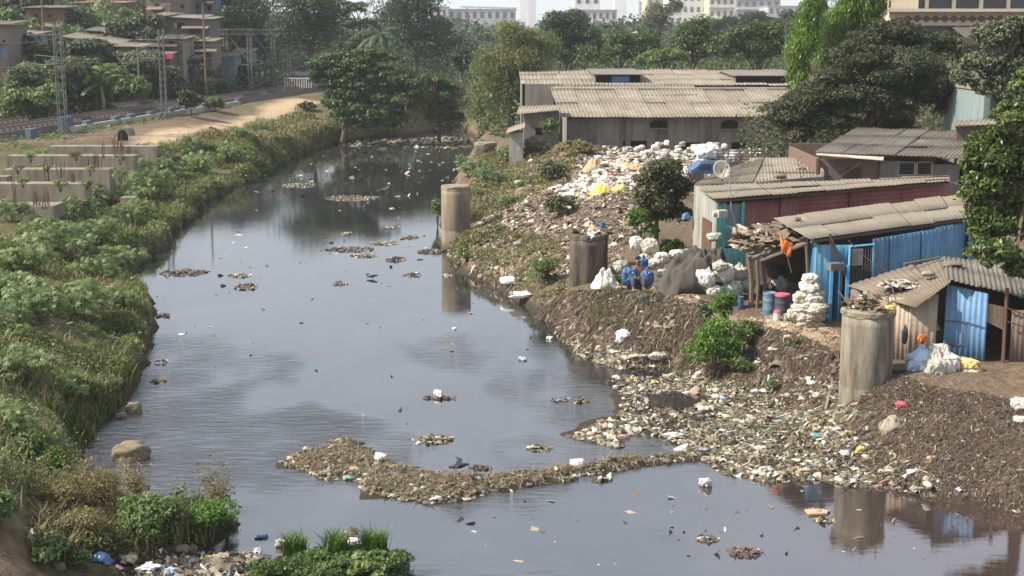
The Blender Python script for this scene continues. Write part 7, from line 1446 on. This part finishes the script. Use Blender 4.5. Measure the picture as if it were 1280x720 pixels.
def crow(lab, q, s=1, fly=True, rz=0):
    r = thing('crow', lab, 'bird', q); q = np.array(q, float); m = MB().tube([q+V(-.22, 0, 0)*s, q+V(-.1, 0, .02)*s, q+V(.02, 0, .03)*s, q+V(.12, 0, .05)*s, q+V(.17, 0, .07)*s, q+V(.2, 0, .07)*s, q+V(.26, 0, .05)*s], [.03*s, .05*s, .065*s, .05*s, .035*s, .03*s, .006*s], 8); m.part('body', M['crow'], r, smooth=True)
    if fly:
        for sd in (-1, 1):
            m = MB().slab(q+V(.1, sd*.04, .05)*s, q+V(.08, sd*.22, .14)*s, q+V(-.02, sd*.24, .13)*s, q+V(-.08, sd*.04, .04)*s, .012); m.slab(q+V(.08, sd*.22, .14)*s, q+V(-.06, sd*.5, .1)*s, q+V(-.1, sd*.48, .1)*s, q+V(-.02, sd*.24, .13)*s, .01); m.part('wing', M['crow'], r)
    else:
        m = MB()
        for sd in (-1, 1): m.tube([q+V(.02, sd*.03, 0)*s, q+V(.03, sd*.03, -.12)*s], .008*s, 4)
        m.part('legs', M['crow'], r)
crow('black crow flying low over the water behind the debris barrier', P(573, 584, .45), 1.0); crow('dark bird sitting on the water in the middle river', P(465, 346, .08), 1.0, False); crow('black crow perched on the spit weeds', Q(220, 617, 30.4), .7, False)

# ------------------------------------------------------------------ litter (uncountable)
Lh = zpoly([(600, 240), (640, 215), (665, 195), (700, 182), (770, 180), (880, 190), (890, 215), (870, 240), (790, 300), (770, 330), (700, 345), (640, 370), (600, 350), (560, 320), (560, 290), (600, 290)])
Lw = zpoly([(740, 190), (880, 188), (880, 210), (800, 235), (740, 250), (690, 240)])
Lf = pxl([(640, 385), (690, 405), (740, 440), (800, 456), (900, 470), (1000, 498), (1050, 512), (1075, 560), (1130, 590), (1180, 622), (1120, 614), (1060, 612), (960, 610), (900, 598), (870, 566), (780, 562), (705, 545), (770, 525), (780, 500), (760, 475), (720, 440)])
Lb = zpoly([(700, 366), (860, 380), (950, 408), (1048, 440), (1055, 510), (960, 490), (860, 462), (740, 442), (660, 395)])
Lr = zpoly([(1060, 560), (1085, 480), (1150, 480), (1280, 505), (1420, 520), (1420, 660), (1290, 645), (1180, 622), (1100, 612)])
nz1 = lambda x, y: np.clip(1-np.clip(poly_sd(ZR1, x, y)+fbm(x, y, .7, 3)*2, 0, 1)*.8, 0, 1)
litter('mound_litter', Lh, 30000, .03, .3, 'heap', 1, .45, mask=nz1)
litter('white_litter', Lw, 4200, .08, .5, 'white', 2, .6)
litter('shore_litter', Lf, 75000, .02, .16, 'flat', 3, .4, mask=lambda x, y: np.clip(.62+fbm(x, y, 1.1, 3)*2.2, .06, 1)); litter('shore_bags', Lf, 700, .08, .3, 'heap', 13, .8, mask=lambda x, y: np.clip(.5+fbm(x+30, y, .6, 3)*2.5, 0, 1))
litter('cliff_litter', Lb, 5200, .04, .26, 'darkbrown', 4)
litter('slope_litter', Lr, 19000, .015, .12, 'darkbrown', 5)
litter('terrace_litter', ZPATH2, 900, .03, .14, 'brown', 6)
litter('barrier_litter', DAM, 14000, .02, .11, 'flat', 7, .4, wz=-.02)
litter('islet_litter', pxl([(120, 725), (140, 700), (250, 690), (300, 690), (360, 700), (340, 725)]), 1000, .025, .2, 'flat', 8, wz=-2)
litter('left_bank_litter', ZG1, 1500, .05, .25, 'heap', 9); litter('rubble_litter', zpoly([(-60, 120), (-40, 105), (50, 110), (60, 138), (-40, 160)]), 2500, .15, .7, 'brown', 10); litter('slum_litter', ZSL, 3500, .2, .8, 'heap', 11)
for nm, lab in (('mound_litter', 'litter covering the rubbish mound'), ('white_litter', 'pale plastic litter on the mound crest'), ('shore_litter', 'litter carpeting the flats by the water'), ('shore_bags', 'bags and foam strewn over the flats'), ('cliff_litter', 'brown debris stuck on the earth cliff'), ('slope_litter', 'small debris on the dark right slope'), ('terrace_litter', 'scraps on the earth terrace'), ('barrier_litter', 'twigs and litter packed on the debris barrier'), ('islet_litter', 'litter caught between spit and islet'), ('left_bank_litter', 'litter among the left bank weeds'), ('rubble_litter', 'rubble beside the railway'), ('slum_litter', 'litter between the slum houses')): props(bpy.data.objects[nm], lab, 'litter')
_bm = bmesh.new(); bmesh.ops.create_icosphere(_bm, subdivisions=2, radius=1); IC2 = np.array([x.co[:] for x in _bm.verts]); IF2 = np.array([[x.index for x in fc.verts] for fc in _bm.faces]); _bm.free()
def blobs(name, poly, n, smin, smax, pal, seed, lab, thick=.45, mask=None):
    "crumpled bags and bottles: small dented closed lumps"
    rs = np.random.RandomState(seed); xy = sample_poly(poly, n, rs)
    if mask is not None: xy = xy[mask(xy[:, 0], xy[:, 1]) > rs.rand(len(xy))]
    z = hz(xy[:, 0], xy[:, 1]); k = z > -.05; xy, z = xy[k], np.maximum(z[k], 0); m = len(xy); sz = (smin+(smax-smin)*rs.rand(m)**2.2)/2; nv = len(IC2)
    D = IC2[None]*(1+.32*rs.randn(m, nv))[..., None]*np.stack([np.ones(m), .35+.6*rs.rand(m), thick*(.5+.8*rs.rand(m))], 1)[:, None, :]*sz[:, None, None]; a = rs.rand(m)*2*pi; c, s_ = np.cos(a)[:, None], np.sin(a)[:, None]
    Vv = np.stack([D[..., 0]*c-D[..., 1]*s_+xy[:, :1], D[..., 0]*s_+D[..., 1]*c+xy[:, 1:], D[..., 2]+(z+sz*thick*.5)[:, None]], -1).reshape(-1, 3); Ff = (np.arange(m)[:, None, None]*nv+IF2[None]).reshape(-1, 3)
    return solo(name, Vv, Ff, M['trash'], label=lab, cat='litter', origin=V(0, 0, 0), kind='stuff', col=np.repeat(palette(pal, m, rs), len(IF2), 0), smooth=True)
pt_ = lambda x, y: np.clip(.5+fbm(x+30, y, .8, 3)*2.5, .05, 1)
blobs('shore_lumps', Lf, 2600, .04, .32, 'lump', 71, 'crumpled bags and bottles over the flats', mask=pt_); blobs('mound_lumps', Lh, 2600, .06, .42, 'heap', 72, 'crumpled bags over the rubbish mound', mask=lambda x, y: pt_(x, y)*nz1(x, y)); blobs('crest_lumps', Lw, 1200, .12, .6, 'white', 73, 'pale bags over the mound crest')
blobs('barrier_lumps', DAM, 420, .05, .26, 'flat', 74, 'bags and bottles caught in the debris barrier'); blobs('slope_lumps', Lr, 500, .03, .16, 'heap', 75, 'small scraps on the dark right slope'); blobs('cliff_lumps', Lb, 420, .05, .35, 'heap', 76, 'bags stuck in the earth cliff')
# sagging cables between the sheds
for k, (a, b2, lab) in enumerate([(Q(905, 250, 47.5), Q(1080, 200, 58), 'black cable sagging from the turquoise wall to the rear shed'), (Q(1180, 225, 52.8), Q(1330, 190, 46), 'black cable running from the maroon shed into the right tree'), (Q(1060, 300, 41.3), Q(1180, 325, 40.2), 'cable slung from the blue shed to the lowest shack')]):
    MB().tube([a+(b2-a)*t-V(0, 0, .7*sin(pi*t)) for t in np.linspace(0, 1, 12)], .015, 4).solo('cable', M['greyplastic'], lab, 'cable')
for k, (px, py, Y, mt, lab) in enumerate([(212, 70, 132.5, 'pink', 'red cloth hung out beside the whitish hut'), (98, 64, 135.5, 'sack', 'white cloth on the wall of the long dark house'), (185, 72, 132.5, 'bluep', 'blue cloth drying before the brown shack')]):
    q = Q(px, py, Y); MB().box(q, (.6, .05, .5), .1).solo('laundry', M[mt], lab, 'laundry')
def hang(name, poly, n, l0, l1, w, pal, seed, lab, jit=.5, down=1.0):
    rs = np.random.RandomState(seed); xy = sample_poly(poly, n, rs); z = hz(xy[:, 0], xy[:, 1]); k = z > .05; xy, z = xy[k], z[k]; nr = gnormal(xy[:, 0], xy[:, 1])
    d = np.column_stack([nr[:, 0], nr[:, 1], -.15-(nr[:, 0]**2+nr[:, 1]**2)*1.0])*down+rs.randn(len(xy), 3)*jit*[.5, .5, .15]; d /= np.linalg.norm(d, axis=1)[:, None]
    o = strands(name, xy, z, l0+(l1-l0)*rs.rand(len(xy))**2, np.full(len(xy), w), d, palette(pal, len(xy), rs), rs, M['strand'], lift=.07); return props(o, lab, 'debris')
hang('cliff_strands', Lb, 17000, .1, .6, .012, 'darkbrown', 41, 'roots and rags hanging down the earth cliff', .35)
hang('mound_earth_strands', Lh, 8000, .1, .5, .014, 'darkbrown', 48, 'earthy roots and rags over the mound', .6)
hang('mound_strands', Lh, 6000, .1, .6, .016, 'heap', 42, 'rags and straps trailing down the mound', .5)
hang('mound_rags', Lh, 2600, .15, .7, .035, 'heap', 46, 'torn cloth and film on the mound', .6)
hang('shore_rags', Lf, 2600, .12, .6, .028, 'flat', 47, 'torn film and rags matted over the flats', 1.0)
hang('slope_strands', Lr, 17000, .08, .35, .006, 'darkbrown', 43, 'dead stalks on the dark right slope', .8)
hang('barrier_strands', DAM, 7000, .08, .45, .009, 'straw', 44, 'straw and reeds on the debris barrier', 1.2)
hang('shore_strands', Lf, 4000, .08, .35, .01, 'flat', 45, 'stalks among the shore litter', 1.0)
# ------------------------------------------------------------------ air, light, camera
hzm = bpy.data.materials.new('haze_air'); hzm.use_nodes = True; t = hzm.node_tree; t.nodes.clear(); o_ = t.nodes.new('ShaderNodeOutputMaterial'); pv = t.nodes.new('ShaderNodeVolumePrincipled')
pv.inputs['Color'].default_value = (.86, .91, .97, 1); pv.inputs['Density'].default_value = HAZE; pv.inputs['Anisotropy'].default_value = .2; t.links.new(pv.outputs[0], o_.inputs['Volume'])
zlo = float(GZ.min())-1; xm_, xM_, ym_, yM_ = xs[0]-5, xs[-1]+5, ys[0]-5, ys[-1]+5; ztop = max(float((o.matrix_world.translation.z+max((v[2] for v in o.bound_box), default=0))) for o in SC.objects if o.type == 'MESH')+30
MB().box(((xm_+xM_)/2, (ym_+yM_)/2, (zlo+ztop)/2), (xM_-xm_, yM_-ym_, ztop-zlo)).solo('haze', hzm, None, None, kind='stuff')
SUN_EL, SUN_AZ = SUNP   # azimuth: compass angle of the sun clockwise from +Y
w = bpy.data.worlds.new('World'); SC.world = w; w.use_nodes = True; nt = w.node_tree; bg = nt.nodes['Background']; sk = nt.nodes.new('ShaderNodeTexSky'); sk.sky_type = 'NISHITA'; sk.sun_disc = False
sk.sun_elevation = radians(SUN_EL); sk.sun_rotation = radians(SUN_AZ); sk.air_density = 1.0; sk.dust_density = 3.5; sk.ozone_density = 1.2; hm = nt.nodes.new('ShaderNodeMix'); hm.data_type = 'RGBA'; hm.inputs[0].default_value = .55; hm.inputs[7].default_value = (6.5, 6.9, 7.6, 1); nt.links.new(sk.outputs[0], hm.inputs[6]); nt.links.new(hm.outputs[2], bg.inputs[0]); bg.inputs[1].default_value = SKY
ld = bpy.data.lights.new('Sun', 'SUN'); ld.energy = SUNE; ld.angle = radians(.5); ld.color = (1, .92, .8); lo = bpy.data.objects.new('Sun', ld); COL.objects.link(lo)
sd = V(sin(radians(SUN_AZ))*cos(radians(SUN_EL)), cos(radians(SUN_AZ))*cos(radians(SUN_EL)), sin(radians(SUN_EL)))
from mathutils import Vector
lo.rotation_euler = Vector(sd).to_track_quat('Z', 'Y').to_euler(); lo.location = (0, 0, 60)
cd = bpy.data.cameras.new('Camera'); cd.sensor_width = 36; cd.lens = 36*FPX/1280; cd.clip_end = 6000; cd.clip_start = .1; co = bpy.data.objects.new('Camera', cd); COL.objects.link(co); co.location = (0, 0, CH); co.rotation_euler = (pi/2-PITCH, 0, 0); SC.camera = co
SC.view_settings.view_transform = 'Standard'; SC.view_settings.look = 'None'; SC.view_settings.exposure = EXPO; SC.view_settings.gamma = 1; SC.view_settings.use_curve_mapping = False
SC.cycles.max_bounces = 6; SC.cycles.diffuse_bounces = 3; SC.cycles.glossy_bounces = 3; SC.cycles.transmission_bounces = 3; SC.cycles.volume_bounces = 1; SC.cycles.transparent_max_bounces = 4
